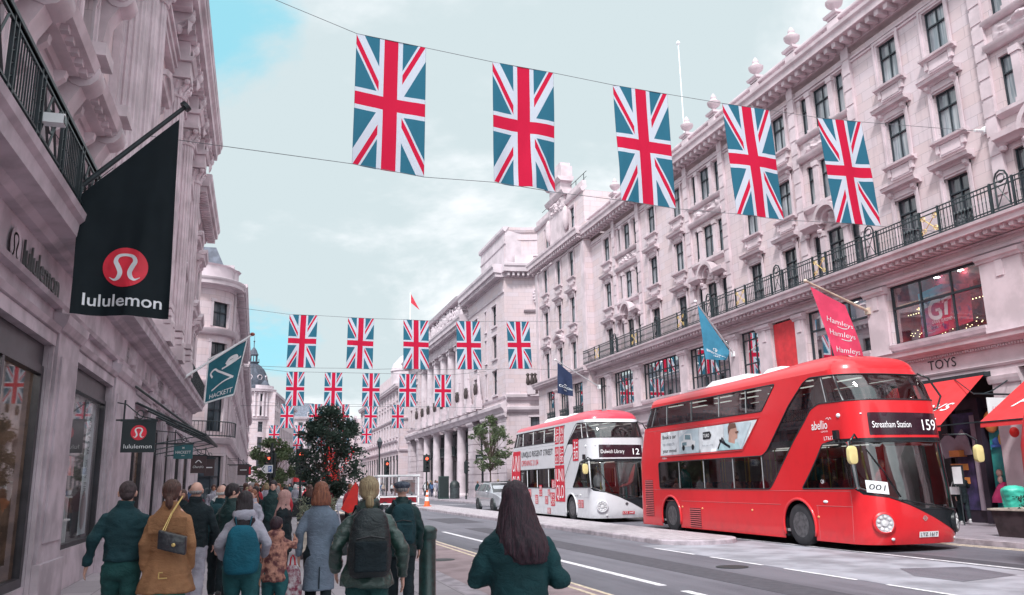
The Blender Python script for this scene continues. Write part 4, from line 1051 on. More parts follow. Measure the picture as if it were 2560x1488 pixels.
    for c in [15.6, 17.0, 18.3, 20.4, 22.2, 24.0, 25.8, 27.6, 29.4, 31.2, 33.0]:
        t = MB(); mould(t, F, c - .16, c + .16, [(.1, 13.86), (.3, 13.9), (.36, 14.1), (.66, 14.3), (.78, 14.55), (.1, 14.6)]); t.ell(F(c, .6, 14.35), (.2, .17, .2), 8, 6); t.ell(F(c, .36, 14.0), (.12, .17, .13), 8, 6)
        relief(t, F, c - .15, c + .15, 13.9, 14.5, .62, .12, int(c * 9), 5, 6); t.build('bracket', [T], B, smooth=40)
    t = MB()
    cornice(t, F, -5, YE, 14.4, 15.15, 1.0, mod=(.6, .3)); mould(t, F, -5, YE, [(.9, 15.1), (1.02, 15.14), (1.06, 15.3), (.8, 15.34)]); t.quad((-5, 1.0, 15.2), (YE, 1.0, 15.2), (YE, -9, 15.4), (-5, -9, 15.4), F=F)
    cornice(t, F, YE, YB, 13.3, 14.05, .72, mod=(.32, .16)); t.quad((YE, .7, 14.06), (YB, .7, 14.06), (YB, -9, 14.2), (YE, -9, 14.2), F=F)
    fbox(t, F, -5, 15.4, -.3, .15, 13.2, 14.4)
    t.build('cornice', [T], B)
    # iron balcony near the camera
    t = MB(); g = 1.0
    u = 4.0; W_ = .44
    for z in (5.52, 5.6, 6.28, 6.36): fbox(t, F, 3.0, 15.0, W_ - .015, W_ + .015, z, z + .03)
    fbox(t, F, 3.0, 15.0, W_ - .03, W_ + .03, 6.36, 6.41)
    i = 0
    while u < 15:
        for c in (u, u + 1.15):
            fbox(t, F, c - .015, c + .015, W_ - .02, W_ + .02, 5.5, 6.4); fbox(t, F, c + .13, c + .16, W_ - .02, W_ + .02, 5.5, 6.4)
            for q in range(5): t.tube([F(c + .145, W_, 5.62 + q * .14), F(c + .02, W_, 5.69 + q * .14), F(c + .145, W_, 5.76 + q * .14)], .01, 4)
        for q in range(9): fbox(t, F, u + .25 + q * .095, u + .262 + q * .095, W_ - .008, W_ + .008, 5.6, 6.3)
        a = u + 1.3
        for s in (0, 1):
            for k in range(2): t.tube([F(a + k * .42, W_, 5.62 + s * .66), F(a + k * .42 + .42, W_, 6.28 - s * .66)], .016, 4)
        t.tube([F(a + .42 + .14 * math.cos(q * PI / 6), W_, 5.95 + .14 * math.sin(q * PI / 6)) for q in range(13)], .016, 4)
        u += 2.3
    for q in np.arange(3.0, 15, .7): fbox(t, F, q, q + .02, .02, .44, 5.5, 5.52)
    t.build('balcony_railing', [DARKMETAL], B)
    # second iron balcony far along
    t = MB()
    for z in (5.55, 6.3): fbox(t, F, 33.5, YB, W_ - .015, W_ + .015, z, z + .03)
    for q in np.arange(33.5, YB, .16): fbox(t, F, q, q + .02, W_ - .01, W_ + .01, 5.5, 6.3)
    t.build('balcony_railing', [DARKMETAL], B)
    # stone parapet blocks on the ledge under the columns
    t = MB(); fbox(t, F, 15.2, 33.4, .02, .36, 5.46, 5.7); t.build('plinth', [T], B)
    # shop windows --------------------------------------------------
    inn = mat('shop_interior', (.20, .18, .21), .8, var=.4, sc_=.8); warm = mat('shop_wood', (.20, .12, .09), .7, var=.4)
    bronzef = mat('bronze_shop_frame', (.035, .032, .04), .4, var=.3, metal=.2)
    for i, (a, b, z) in enumerate(shops):
        sw = MB(); fbox(sw, F, a + .01, b - .01, -.2, -.06, 3.4 if i < 3 else 3.45, 3.715); 
        if z > .3: fbox(sw, F, a + .01, b - .01, -.2, -.03, .04, z)
        sw = sw.build('window', [bronzef if i < 3 else G], B)
        fr = MB(); pane_grid(fr, F, a + .02, b - .02, z + .005, 3.4, -.13, 1 if i == 2 else (3 if i == 1 else 2), (), .07 if i != 1 else .12, .1); fr.build('frame', [bronzef], sw)
        pn = MB(); pn.quad((a, -.10, z), (b, -.10, z), (b, -.10, 3.42), (a, -.10, 3.42), F=F); pn.build('pane', [SHOPREFL], sw, recalc=False)
        it = MB(); it.quad((a - .2, -2.2, 0), (b + .2, -2.2, 0), (b + .2, -2.2, 3.7), (a - .2, -2.2, 3.7), F=F)
        it.quad((a - .2, -.15, .12), (b + .2, -.15, .12), (b + .2, -2.2, .12), (a - .2, -2.2, .12), F=F); it.quad((a - .2, -.15, 3.6), (b + .2, -.15, 3.6), (b + .2, -2.2, 3.6), (a - .2, -2.2, 3.6), F=F)
        for u in (a - .19, b + .19): it.quad((u, -.15, 0), (u, -2.2, 0), (u, -2.2, 3.7), (u, -.15, 3.7), F=F)
        
        for k in range(int(b - a)): it.box(-3.9, -3.55, a + .4 + k, a + .6 + k, 3.56, 3.59, 1)
        it.build('interior', [inn if i == 2 else (warm if i % 2 else DARKMETAL), SHOPFILL], B, recalc=False)
    # raised fascia lettering
    lt = MB(); M = lambda a, b_: F(10.72 + a, .02, 4.43 + b_)
    disc(lt, .30, .16, .24, M, n=36, ry=.27); 
    lt2 = MB(); M2 = lambda a, b_: F(10.72 + a, .045, 4.43 + b_)
    omega_mark(lt2, .30, .16, .23, M2, 0, 1); put_text(lt2, 'lululemon', M2, .70, .02, width=2.0, height=.34, align='l', m=1)
    for k in range(2): put_text(lt2, 'lululemon', lambda a, b_, k=k: F(10.72 + a, .025 + k * .01, 4.43 + b_), .70, .02, width=2.0, height=.34, align='l', m=1)
    lt2.build('fascia_letters', [G, BLACK], B, recalc=False)
    nb = MB(); put_text(nb, '182', lambda a, b_: F(19.9 + a, .12, b_), 0, 4.5, width=.34, height=.24); put_text(nb, '180', lambda a, b_: F(24.0 + a, .02, b_), 0, 4.5, width=.3, height=.2)
    put_text(nb, 'HACKETT', lambda a, b_: F(27.5 + a, .02, b_), 0, 4.62, width=1.5, height=.26); put_text(nb, 'LONDON', lambda a, b_: F(27.5 + a, .02, b_), 0, 4.42, width=.8, height=.13)
    nb.build('house_letters', [BLACK], B, recalc=False)
    return B
BL = building_left()
def left_display():
    F = F_left(-3)
    # white vertical banner inside the second window, neon swirl, mannequin, shelves
    t = MB(); t.quad((17.8, -.2, .8), (18.58, -.2, .8), (18.58, -.2, 3.32), (17.8, -.2, 3.32), F=F)
    for k, s in enumerate(('MADE', 'FOR', 'WOMEN', 'FIRST')):
        M = lambda a, b_, k=k: F(17.98 + b_ * 1.0, -.19, 3.12 - k * .44 - a); put_text(t, s, M, .2, .0, width=.36, height=.26, m=1)
    disc(t, 18.12, 1.25, .26, lambda a, b_: F(a, -.192, b_), 2, ry=.36)
    tag(t.build('window_banner', [flat('pale_banner', (.80, .86, .9)), flat('grey_print', (.22, .25, .28)), flat('taupe_print', (.42, .36, .38))], recalc=False), 'tall pale banner with stacked grey capitals inside the left shop window', 'banner')
    t = MB()
    pts = spline([(16.9, 2.55), (17.3, 2.75), (17.55, 2.55), (17.5, 2.3), (17.25, 2.1), (17.2, 1.9), (17.4, 1.8), (17.6, 1.95)], 6); t.tube([F(a, -.5, b_) for a, b_ in pts], .018, 6)
    pts = spline([(16.95, 2.42), (17.25, 2.6), (17.42, 2.5), (17.36, 2.3), (17.1, 2.1), (17.05, 1.85), (17.3, 1.68), (17.6, 1.78)], 6); t.tube([F(a, -.5, b_) for a, b_ in pts], .018, 6)
    t.tube([F(17.2 + .55 * math.cos(a * PI / 12), -.52, 2.2 + .62 * math.sin(a * PI / 12)) for a in range(4, 22)], .014, 6)
    tag(t.build('neon_sign', [NEON], smooth=True), 'white neon swirl glowing inside the left shop window', 'neon sign')
    t = MB()
    for k in range(4): t.box(-3.6, -3.22, 16.2 + k * .22, 16.24 + k * .22, .7, 1.5)
    for z in (1.1, 1.5): t.box(-3.65, -3.22, 16.1, 17.2, z, z + .03)
    for k in range(3):
        for q in range(2): t.ell((-3.4, 16.35 + k * .3, 1.57 + 0 * q), (.12, .06, .05), 8, 5)
    tag(t.build('display_stand', [WHITE]), 'white slatted display stand with trainers behind the shop glass', 'display stand')
    t = MB(); t.box(-3.3, -3.28, 15.2, 15.75, 2.3, 3.38); t.add([(-3.3, 15.9, 2.0), (-3.3, 17.0, 1.45), (-3.3, 16.2, 1.3), (-3.3, 15.8, 1.5)], [(0, 1, 2, 3)], 1); t.box(-3.32, -3.3, 16.9, 17.5, 1.9, 2.25, 1)
    tag(t.build('reflection_panel', [flat('reflection_mustard', (.5, .42, .12), col2=(.1, .35, .4), sc_=1.5), flat('reflection_coral', (.7, .1, .1), col2=(.6, .5, .55), sc_=2)], recalc=False), 'mustard and coral panels added as reflected street colours behind the left shop window', 'poster')  # invented panels, coloured like the yellow and red reflected in the glass
    # mannequin in teal hooded coat
    t = MB(); t.ring_loft([[(-3.42 + r * math.cos(a) * .8, 15.75 + r * math.sin(a), z) for a in [2 * PI * j / 16 for j in range(16)]] for r, z in ((.30, .75), (.28, 1.3), (.25, 1.7), (.27, 2.0), (.22, 2.18), (.1, 2.26), (.12, 2.34), (.13, 2.46), (.05, 2.55))])
    for s in (-1, 1): t.tube([(-3.42, 15.75 + s * .26, 2.1), (-3.38, 15.75 + s * .34, 1.8), (-3.34, 15.75 + s * .34, 1.5)], [.09, .08, .06], 10)
    fz = fuse(t, .03, 3); tag(fz.build('mannequin', [flat('teal_cloth_display', (.03, .13, .13), .8)], smooth=True), 'headless shop mannequin in a teal coat behind the left window glass', 'mannequin')
left_display()
# left buildings further on
def l2():
    FLS = [(4.6, 6.6), (7.9, 9.5), (10.4, 11.8)]
    B = block('corner_terrace', 'pale curved-corner block with slate mansard past the columned building', F_left(-1.7), 49.5, 78, FLS, 12.6, -14, pitch=3.0, win=1.1, bandz=(7.0, 9.9), ground=3.9, roof=2.2, loc=(-2, 50, 0))
    A = F_arc(-3.7, 49.5, 2.0, R(-90), 1); L = 2.0 * PI / 2
    w = MB(); ops = [(1.0, 2.1, a, b) for a, b in FLS] + [(.7, 2.4, .5, 3.3)]; wall(w, A, 0, L, 0, 12.6, ops, .25, mu=.3); S = F_line(-12, 47.5, 1, 0); so = [(c, c + 1.1, a, b) for c in (1.2, 3.6, 6.3) for a, b in FLS]; sg = [(3.0, 4.6, .1, 3.3), (5.6, 7.7, .5, 3.3)]; wall(w, S, 0, 8.3, 0, 12.6, so + sg, .2); w.build('corner_wall', [STONE_F], B); [simple_window(B, S, *o, w=-.15) for o in so]; d = MB(); [pane_grid(d, S, *o, -.15, 2, (.75,), .12, .06) for o in sg]; [d.quad((o[0], -.16, o[2]), (o[1], -.16, o[2]), (o[1], -.16, o[3]), (o[0], -.16, o[3]), m=1, F=S) for o in sg]; d.build('shopfront', [mat('oak_frame', (.35, .17, .06), .5), PANE_D], B)
    for o in ops: simple_window(B, A, *o, nx=2, w=-.15, sill=False)
    S = F_line(-12, 47.5, 1, 0); t = MB()
    cornice(t, A, 0, L, 12.5, 13.1, .6, seg=10); cornice(t, S, 0, 8.3, 12.5, 13.1, .6)
    for z in (3.9, 7.0, 9.9): mould(t, A, 0, L, [(.003, z), (.2, z + .05), (.3, z + .22), (.32, z + .34), (.003, z + .38)], 0, 10); mould(t, S, 0, 8.3, [(.003, z), (.2, z + .05), (.3, z + .22), (.32, z + .34), (.003, z + .38)])
    t.lathe([(1.9, 13.1), (1.9, 13.9), (2.0, 14.0), (1.7, 14.05)], (-3.7, 49.5, 0), 20)
    t.lathe([(1.1, 13.0), (1.1, 14.3), (1.25, 14.4), (.6, 14.7), (0.05, 14.8)], (-2.7, 51.5, 0), 14)
    t.build('corner_cornice', [STONE_FT], B, smooth=35)
    r = MB(); r.add([(-12, 48, 13.1), (-3.4, 48, 13.1), (-4.4, 49.4, 17.0), (-12, 49.4, 17.0), (-3.4, 60, 13.1), (-4.4, 59, 17.0), (-12, 59, 17.0)], [(0, 1, 2, 3), (1, 4, 5, 2), (3, 2, 5, 6)])
    rf = r.build('corner_roof', [SLATE], B)
    t = MB()       # dark figure group on the roof corner
    for k in range(3): t.ell((-4.6 + k * .3, 49.3 + k * .3, 17.5 + .3 * k), (.4, .4, .7), 8, 6)
    t.ell((-4.2, 49.6, 18.6), (.25, .25, .32), 8, 6); t.ell((-4.7, 49.3, 18.0), (.5, .3, .3), 8, 6); t.box(-5.1, -3.9, 48.9, 50.2, 16.8, 17.2)
    st = fuse(t, .09, 3).build('roof_statue', [DARKMETAL], None, smooth=True); tag(st, 'dark bronze figure on the slate roof corner at upper left', 'statue')
    t = MB(); t.box(-3.4, -2.9, 62, 63, 14, 17.2); t.box(-3.5, -2.8, 66, 67.4, 14, 16.0); t.build('chimney', [STONE_FT], rf)
    t = MB(); 
    for z in (4.35, 5.1): t.tube([A(L * k / 8, .45, z) for k in range(9)], .03, 4)
    for k in range(20): a = A(L * k / 19, .45, 0); t.tube([(a[0], a[1], 4.3), (a[0], a[1], 5.1)], .015, 4)
    t.build('iron_balcony', [DARKMETAL], B)
l2()
FLS = [(4.4, 6.0), (7.2, 8.9), (9.9, 11.4)]
block('left_terrace', 'weathered stone terrace with iron balconies in the left middle distance', F_left(-1.75), 79, 118, FLS, 12.2, -14, pitch=2.8, win=1.1, bandz=(6.6, 9.4), ground=3.9, roof=2.0)
block('left_terrace', 'taller terrace just before the domed building on the left', F_left(-1.9), 121, 160, [(4.6, 6.4), (7.4, 9), (10, 11.6)], 12.6, -14, pitch=3.0, win=1.2, bandz=(6.8, 9.4), ground=4.0, roof=1.6)
def dome_building():
    FLS = [(5, 7.2), (8.6, 11), (12, 14), (15.2, 17), (18, 19.4)]
    F1 = F_line(-8.4, 170, 1, 0); B = block('domed_building', 'tall stone corner building crowned by a grey lead dome with a lantern', F1, 0, 7.4, FLS, 19.8, -14, pitch=2.4, win=1.2, bandz=(7.8, 14.4), ground=4.2, loc=(-3, 170, 0))
    A = F_arc(-1.0, 173.4, 3.4, R(-90), 1); L = 3.4 * R(80); w = MB(); ops = [(.8, 1.8, a, b) for a, b in FLS] + [(3.0, 4.0, a, b) for a, b in FLS]
    wall(w, A, 0, L, 0, 20, ops, .2, mu=.5); w.build('corner_wall', [STONE_F], B)
    for o in ops: simple_window(B, A, *o, w=-.15, sill=False)
    t = MB(); cornice(t, A, 0, L, 19.7, 20.5, .8, seg=10)
    for z in (4.2, 7.8, 14.4): mould(t, A, 0, L, [(.003, z), (.2, z + .05), (.3, z + .22), (.32, z + .34), (.003, z + .38)], 0, 10)
    for k in range(7): a = L * (k + .0) / 6; column(t, A, a, .15, 15, 19.7, .22, cap='doric', n=8)
    fbox(t, A, 0, L, -.4, .2, 20.5, 21.2, seg=8); t.build('corner_cornice', [STONE_FT], B)
    H = F_line(2.4, 175, .14, 1); w = MB(); ops = [(c, c + 1.3, a, b) for c in np.arange(1.5, 42, 3.2) for a, b in FLS]; wall(w, H, 0, 45, 0, 19.8, ops, .2); w.build('side_wall', [STONE_F], B)
    for o in ops: simple_window(B, H, *o, w=-.15, sill=False)
    t = MB(); cornice(t, H, 0, 45, 19.7, 20.4, .8); t.build('side_cornice', [STONE_FT], B)
    d = MB(); c = (-1.7, 175.5, 0)
    d.lathe([(3.3, 20.4), (3.3, 21.3), (3.1, 21.5), (3.05, 22.3), (2.75, 23.6), (2.2, 24.8), (1.5, 25.6), (.95, 26.0), (.95, 26.3), (1.2, 26.35), (1.2, 26.5)], c, 24)
    for k in range(16):
        a = 2 * PI * k / 16; d.tube([(c[0] + r * math.cos(a), c[1] + r * math.sin(a), z) for r, z in ((3.1, 21.6), (3.08, 22.3), (2.8, 23.6), (2.25, 24.8), (1.55, 25.6), (1, 26))], .07, 4)
    dm = d.build('dome', [LEAD], B, smooth=35)
    t = MB()
    for k in range(8):
        a = 2 * PI * k / 8; t.tube([(c[0] + .7 * math.cos(a), c[1] + .7 * math.sin(a), 26.4), (c[0] + .7 * math.cos(a), c[1] + .7 * math.sin(a), 27.9)], .12, 6)
    t.lathe([(.95, 27.9), (.95, 28.1), (.8, 28.3), (.6, 28.9), (.25, 29.4), (.08, 29.6), (.08, 30.6), (.2, 30.8), (.04, 31.0), (.03, 32)], c, 12)
    for k in range(12): a = 2 * PI * k / 12; t.tube([(c[0] + 1.15 * math.cos(a), c[1] + 1.15 * math.sin(a), 26.4), (c[0] + 1.15 * math.cos(a), c[1] + 1.15 * math.sin(a), 27.1)], .04, 4)
    t.build('lantern', [LEAD], dm)
    for a in (-100, -60, -20):
        t = MB(); x, y = c[0] + 2.85 * math.cos(R(a)), c[1] + 2.85 * math.sin(R(a)); t.lathe([(.25, -.35), (.55, -.3), (.55, .1), (.42, .12), (.4, -.1)], (0, 0, 0), 14, 0, lambda p, q, r, a=a: (x + q * 0 + math.cos(R(a)) * r - math.sin(R(a)) * p, y + math.sin(R(a)) * r + math.cos(R(a)) * p, 23.1 + q)); t.build('round_dormer', [STONE_FT], dm)
    t = MB(); t.lathe([(1.0, 19.8), (1.0, 20.6), (.9, 21.3), (.5, 22.0), (.08, 22.4), (.04, 23)], (.8, 171.6, 0), 12); t.build('small_dome', [LEAD], B, smooth=True)
    t = MB(); t.box(-8, 2.9, 171, 186, 0, 19.9); t.build('block_body', [STONE_F], B)
dome_building()
# ---------------------------------------------------------------- union flags and their wires
def flag_mat():
    m = bpy.data.materials.new('union_flag_cloth'); m.use_nodes = True; nt = m.node_tree; nt.nodes.clear(); E.nt = nt
    uv = coord('UV'); x, y, z = sep(uv)
    a = (x - .5) * 30; b = (y - .5) * 60
    d1 = (b - a * 2) * (1 / math.sqrt(5)); d2 = (b + a * 2) * (1 / math.sqrt(5))
    up = b > 0.0
    up2 = 1 - up
    # white saltire, red counterchanged
    wd = mx(d1.abs() < 3.0, d2.abs() < 3.0)
    r1 = mx(E.op('MULTIPLY', E.op('MULTIPLY', d1 > 0.15, d1 < 2.15), up), E.op('MULTIPLY', E.op('MULTIPLY', d1 > -2.15, d1 < -0.15), up2))
    r2 = mx(E.op('MULTIPLY', E.op('MULTIPLY', d2 > -2.15, d2 < -0.15), up), E.op('MULTIPLY', E.op('MULTIPLY', d2 > 0.15, d2 < 2.15), up2))
    left = a < 0.0; right = 1 - left
    # each diagonal arm: d1 carries TR and BL, d2 carries TL and BR
    s1 = mx(E.op('MULTIPLY', up, right), E.op('MULTIPLY', up2, left)); s2 = mx(E.op('MULTIPLY', up, left), E.op('MULTIPLY', up2, right))
    rd = mx(E.op('MULTIPLY', r1, s1), E.op('MULTIPLY', r2, s2))
    wc = mx(a.abs() < 5.0, b.abs() < 5.0); rc = mx(a.abs() < 3.0, b.abs() < 3.0)
    c = mixc(wd, (.045, .19, .28), (.70, .77, .87)); c = mixc(rd, c, (.70, .025, .075)); c = mixc(wc, c, (.70, .77, .87)); c = mixc(rc, c, (.70, .025, .075))
    hem = mx(mx(x < .008, x > .992), mx(y < .004, y > .996)); c = mixc(hem * .35, c, (.1, .1, .12))
    D = nt.nodes.new('ShaderNodeBsdfDiffuse'); Tn = nt.nodes.new('ShaderNodeBsdfTranslucent'); mx_ = nt.nodes.new('ShaderNodeMixShader'); o = nt.nodes.new('ShaderNodeOutputMaterial')
    for n in (D, Tn): nt.links.new(c.s, n.inputs[0])
    mx_.inputs[0].default_value = .5; nt.links.new(D.outputs[0], mx_.inputs[1]); nt.links.new(Tn.outputs[0], mx_.inputs[2]); nt.links.new(mx_.outputs[0], o.inputs[0])
    MATS[m.name] = m; return m
FLAGM = flag_mat()
def cloth(name, corners, mats, seed=0, amp=.03, nu=14, nv=26, parent=None, folds=3.0, normal=(0, -1, 0), vert=True):
    """corners TL TR BR BL (3D); rippled sheet with uv"""
    TL, TR, BR, BL_ = [Vector(c) for c in corners]; N = Vector(normal); mb = MB(); uv = []
    def P(a, b):      # a across, b down
        p = TL.lerp(TR, a).lerp(BL_.lerp(BR, a), b)
        w = math.sin(a * folds * PI * 2 + seed * 1.7 + b * 1.3) * .6 + mnoise.noise(Vector((a * 2.5 + seed, b * 2 + seed * .3, 1))) * 1.3 + .35 * mnoise.noise(Vector((a * 8 + seed, b * 5, 2)))
        k = (.25 + .75 * b) if vert else 1
        return p + N * (w * amp * k)
    vs = [P(i / nu, j / nv) for j in range(nv + 1) for i in range(nu + 1)]; fs = []
    for j in range(nv):
        for i in range(nu):
            k = j * (nu + 1) + i; fs.append((k, k + nu + 1, k + nu + 2, k + 1))
            for (q, r) in ((i, j), (i, j + 1), (i + 1, j + 1), (i + 1, j)): uv += [q / nu, 1 - r / nv]
    mb.add(vs, fs); mb.uv = uv
    o = mb.build(name, mats, parent, smooth=True, recalc=False); return o, P
def hang_flags():
    rows = [ # Y, z top at left / right, list of x left edges, width, height, lean of the foot
        (18.2, [(1.82, 12.27, 12.14, 1.70, -.02, 3.35), (5.22, 12.0, 11.92, 1.64, .0, 3.22), (8.52, 11.8, 11.74, 1.58, .10, 3.2), (11.78, 11.68, 11.66, 1.5, .24, 3.18), (14.85, 11.62, 11.66, 1.5, .34, 3.12)],
         ((-3, 18.2, 13.75), (21, 18.2, 11.87)), ((-3, 18.2, 9.15), (21, 20.1, 9.2))),
        (50.2, [(1.46, 11.7, 11.7, 1.65, -.06, 3.2), (4.94, 11.66, 11.64, 1.6, -.04, 3.15), (8.36, 11.66, 11.64, 1.6, .05, 3.1), (11.75, 11.7, 11.72, 1.58, .1, 3.1), (15.1, 11.8, 11.84, 1.55, .16, 3.1)],
         ((-1.7, 50.2, 12.0), (20.5, 50.6, 12.05)), ((-1.7, 50.2, 8.55), (21, 50.6, 8.7))),
    ]
    def row3(Y, pxs, ztop, w=1.6, h=3.1):
        return (Y, [(x, ztop, ztop, w, 0, h) for x in pxs], ((-1.8, Y, ztop + .4), (21, Y, ztop + .4)), ((-1.8, Y, ztop - h - .02), (21, Y, ztop - h - .02)))
    k = 77 / 2050.
    rows.append(row3(77, [2.2, 5.6, 9.05, 12.5, 15.9], 11.75)); 
    rows.append(row3(110, [2.6, 6.2, 9.7, 13.3, 16.9], 11.9)); rows.append(row3(146, [1.7, 5.7, 9.5, 13.2, 17.2], 11.6, 1.7)); rows.append(row3(190, [2.9, 7.4, 12.6, 18.0, 22.0], 11.8, 1.7)); rows.append(row3(238, [4.0, 8.8, 19.0, 24.4], 11.9, 1.8, 3.3))
    wire = mat('wire_grey', (.16, .17, .19), .6)
    nth = ['nearest', 'second', 'third', 'fourth', 'fifth', 'sixth', 'seventh']
    pos = ['leftmost', 'second from the left', 'middle', 'fourth from the left', 'rightmost']
    for r, (Y, fl, topw, botw) in enumerate(rows):
        for i, (x, za, zb, w, lean, h) in enumerate(fl):
            n, m_ = (26, 44) if r < 2 else ((10, 18) if r == 2 else (5, 8))
            o, _ = cloth('union_flag', [(x, Y, za), (x + w, Y, zb), (x + w + lean, Y + (.1 if r < 2 else 0), zb - h), (x + lean * .8 - .02, Y, za - h)], [FLAGM], seed=r * 7 + i * 3 + 1, amp=(.05 + .03 * ((i * 7 + r * 3) % 4) / 3) if r < 2 else .07, nu=n, nv=m_, folds=.8 + .35 * ((i * 5 + r) % 3))
            tag(o, f'union flag {pos[i] if len(fl) == 5 or i == 0 else ("rightmost" if i == len(fl) - 1 else "inner " + pos[i])} in the {nth[r]} row hung over the street', 'flag', 'union flags strung across the street')
        for wi, (a, b) in enumerate((topw, botw)):
            a, b = Vector(a), Vector(b); fl0 = fl[0]; pts = []
            if r < 2 and wi == 0 or r >= 2:
                way = [a] + [p for x, za, zb, w, l, h in fl for p in (Vector((x, Y, za)) if wi == 0 else Vector((x, Y, za - h)), Vector((x + w, Y, zb)) if wi == 0 else Vector((x + w, Y, zb - h)))] + [b]
            else: way = [a] + [p for x, za, zb, w, l, h in fl for p in (Vector((x + l * .8 - .02, Y, za - h)), Vector((x + w + l, Y + .1, zb - h)))] + [b]
            t = MB(); t.tube(way, .008 if r == 0 else (.012 if r == 1 else .018), 4)
            tag(t.build('cable', [wire]), f'{"upper" if wi == 0 else "lower"} thin wire holding the {nth[r]} row of union flags', 'cable')
hang_flags()
# ---------------------------------------------------------------- shop flags on poles
def pole(mb, a, b, r0, r1, m=0):
    mb.tube([a, Vector(a).lerp(Vector(b), .5), b], [r0, (r0 + r1) / 2, r1], 10, m)
def clothmat(name, col, rough=.75, var=.15, tr=.3):
    m, b = newmat(name); co = coord(); c = mixc(ramp(nz(co, 3, 4), .35, .65), col, tuple(v * (1 - var) for v in col))
    E.nt.links.new(c.s, b.inputs['Base Color']); b.inputs['Roughness'].default_value = rough; b.inputs['Specular IOR Level'].default_value = .2
    bump(b, nz(co, 220, 2), .15, .002); return m
def shop_flags():
    dk = clothmat('black_flag_cloth', (.010, .017, .022)); rd = flat('emblem_red', (.78, .03, .06)); wh = flat('emblem_white', (.78, .80, .84))
    # big black flag
    root = empty('shop_flag', (-2.6, 12.4, 5.5), 'large black flag with red round emblem and white lowercase word on a dark pole', 'flag'); WP.add(root.name)
    a, b = (-3.0, 12.35, 5.42), (-1.30, 12.42, 7.27)
    t = MB(); pole(t, a, b, .042, .032); d = (Vector(b) - Vector(a)).normalized(); t.tube([Vector(b) - d * .01, Vector(b) + d * .05], .085, 14); t.ell((-3.0, 12.35, 5.42), (.08, .08, .08), 8, 6); t.build('pole', [DARKMETAL], root, smooth=40)
    fo, P = cloth('flag_cloth', [(-2.60, 12.4, 5.74), (-1.36, 12.4, 7.06), (-1.31, 12.4, 4.0), (-2.57, 12.4, 4.02)], [dk], seed=4, amp=.075, nu=44, nv=60, parent=root, folds=1.6)
    def M(x, z):      # true positions -> cloth surface, a hair in front
        a_ = (x + 2.585) / (1.255); top = 5.74 + (7.06 - 5.74) * a_; bb = (top - z) / (top - 4.01)
        p = P(a_, bb); return (p.x, p.y - .012, p.z)
    e = MB()
    def fine(fn):
        tmp = MB(); fn(tmp); e.v  # noqa
        return tmp
    cx, cz, r = -1.93, 4.72, .30
    rings = 5; n = 40; vs = [M(cx, cz)]; fs = []
    for k in range(1, rings + 1):
        for j in range(n): vs.append(M(cx + r * k / rings * math.cos(2 * PI * j / n), cz + r * k / rings * .98 * math.sin(2 * PI * j / n)))
    for j in range(n):
        fs.append((0, 1 + j, 1 + (j + 1) % n))
        for k in range(1, rings): a1 = 1 + (k - 1) * n; a2 = 1 + k * n; fs.append((a1 + j, a2 + j, a2 + (j + 1) % n, a1 + (j + 1) % n))
    e.add(vs, fs, 0)
    tmp = MB(); omega_mark(tmp, cx, cz, r, lambda x, z: (M(x, z)[0], M(x, z)[1] - .008, M(x, z)[2]), 0, 1)
    keep = [f for f, m_ in zip(tmp.f, tmp.m) if m_ == 1]; e.add(tmp.v, keep, 1)
    put_text(e, 'lululemon', lambda x, z: M(x, z), -1.94, 4.15, width=1.02, height=.175, m=1, off=.012)
    e.build('flag_print', [rd, wh], root, recalc=False)
    # stay wires
    t = MB(); t.tube([(-2.5, 12.4, 5.9), (-3, 11.0, 6.6)], .006, 4); t.tube([(-2.2, 12.4, 6.2), (-3, 13.6, 6.0)], .006, 4); t.build('stay', [DARKMETAL], root)
    # teal flag with cane and hat
    teal = clothmat('teal_flag_cloth', (.035, .17, .22)); root = empty('shop_flag', (-2.6, 31, 5.3), 'teal pointed flag with bowler hat and crossed cane emblem on a white pole', 'flag'); WP.add(root.name)
    t = MB(); pole(t, (-3.0, 30.2, 5.0), (-.42, 31.0, 7.02), .05, .035); t.ell((-.38, 31, 7.06), (.09, .09, .07), 8, 6, 1); t.build('pole', [WHITE, flat('copper_knob', (.35, .1, .07), .4)], root, smooth=40)
    fo, P = cloth('flag_cloth', [(-1.86, 31, 6.12), (-.52, 31, 6.92), (-.90, 31, 4.82), (-1.90, 31, 4.50)], [teal], seed=9, amp=.04, nu=20, nv=30, parent=root, folds=1)
    e = MB(); Q = lambda a_, b_: tuple(P(a_, 1 - b_) + Vector((0, -.012, 0)))
    for pts in ([(.02, .02), (.02, .98)], [(.02, .98), (.98, .98)], [(.98, .98), (.98, .02)], [(.98, .02), (.5, .02), (.02, .02)]):
        ribbon(e, spline(pts, 10), .035, Q)
    ribbon(e, spline([(.18, .52), (.12, .62), (.22, .68), (.34, .6), (.6, .46), (.82, .36)], 5), .04, Q); ribbon(e, spline([(.2, .24), (.5, .34), (.8, .37)], 5), [.03] * 11, Q)
    ribbon(e, spline([(.42, .62), (.6, .64), (.92, .70)], 5), .035, Q); ribbon(e, spline([(.52, .68), (.6, .76), (.76, .76), (.82, .70)], 5), .06, Q); ribbon(e, [(.53, .67), (.8, .70)], .09, Q)
    put_text(e, 'HACKETT', Q, .52, .08, width=.72, height=.09, off=.01)
    e.build('flag_print', [WHITE], root, recalc=False)
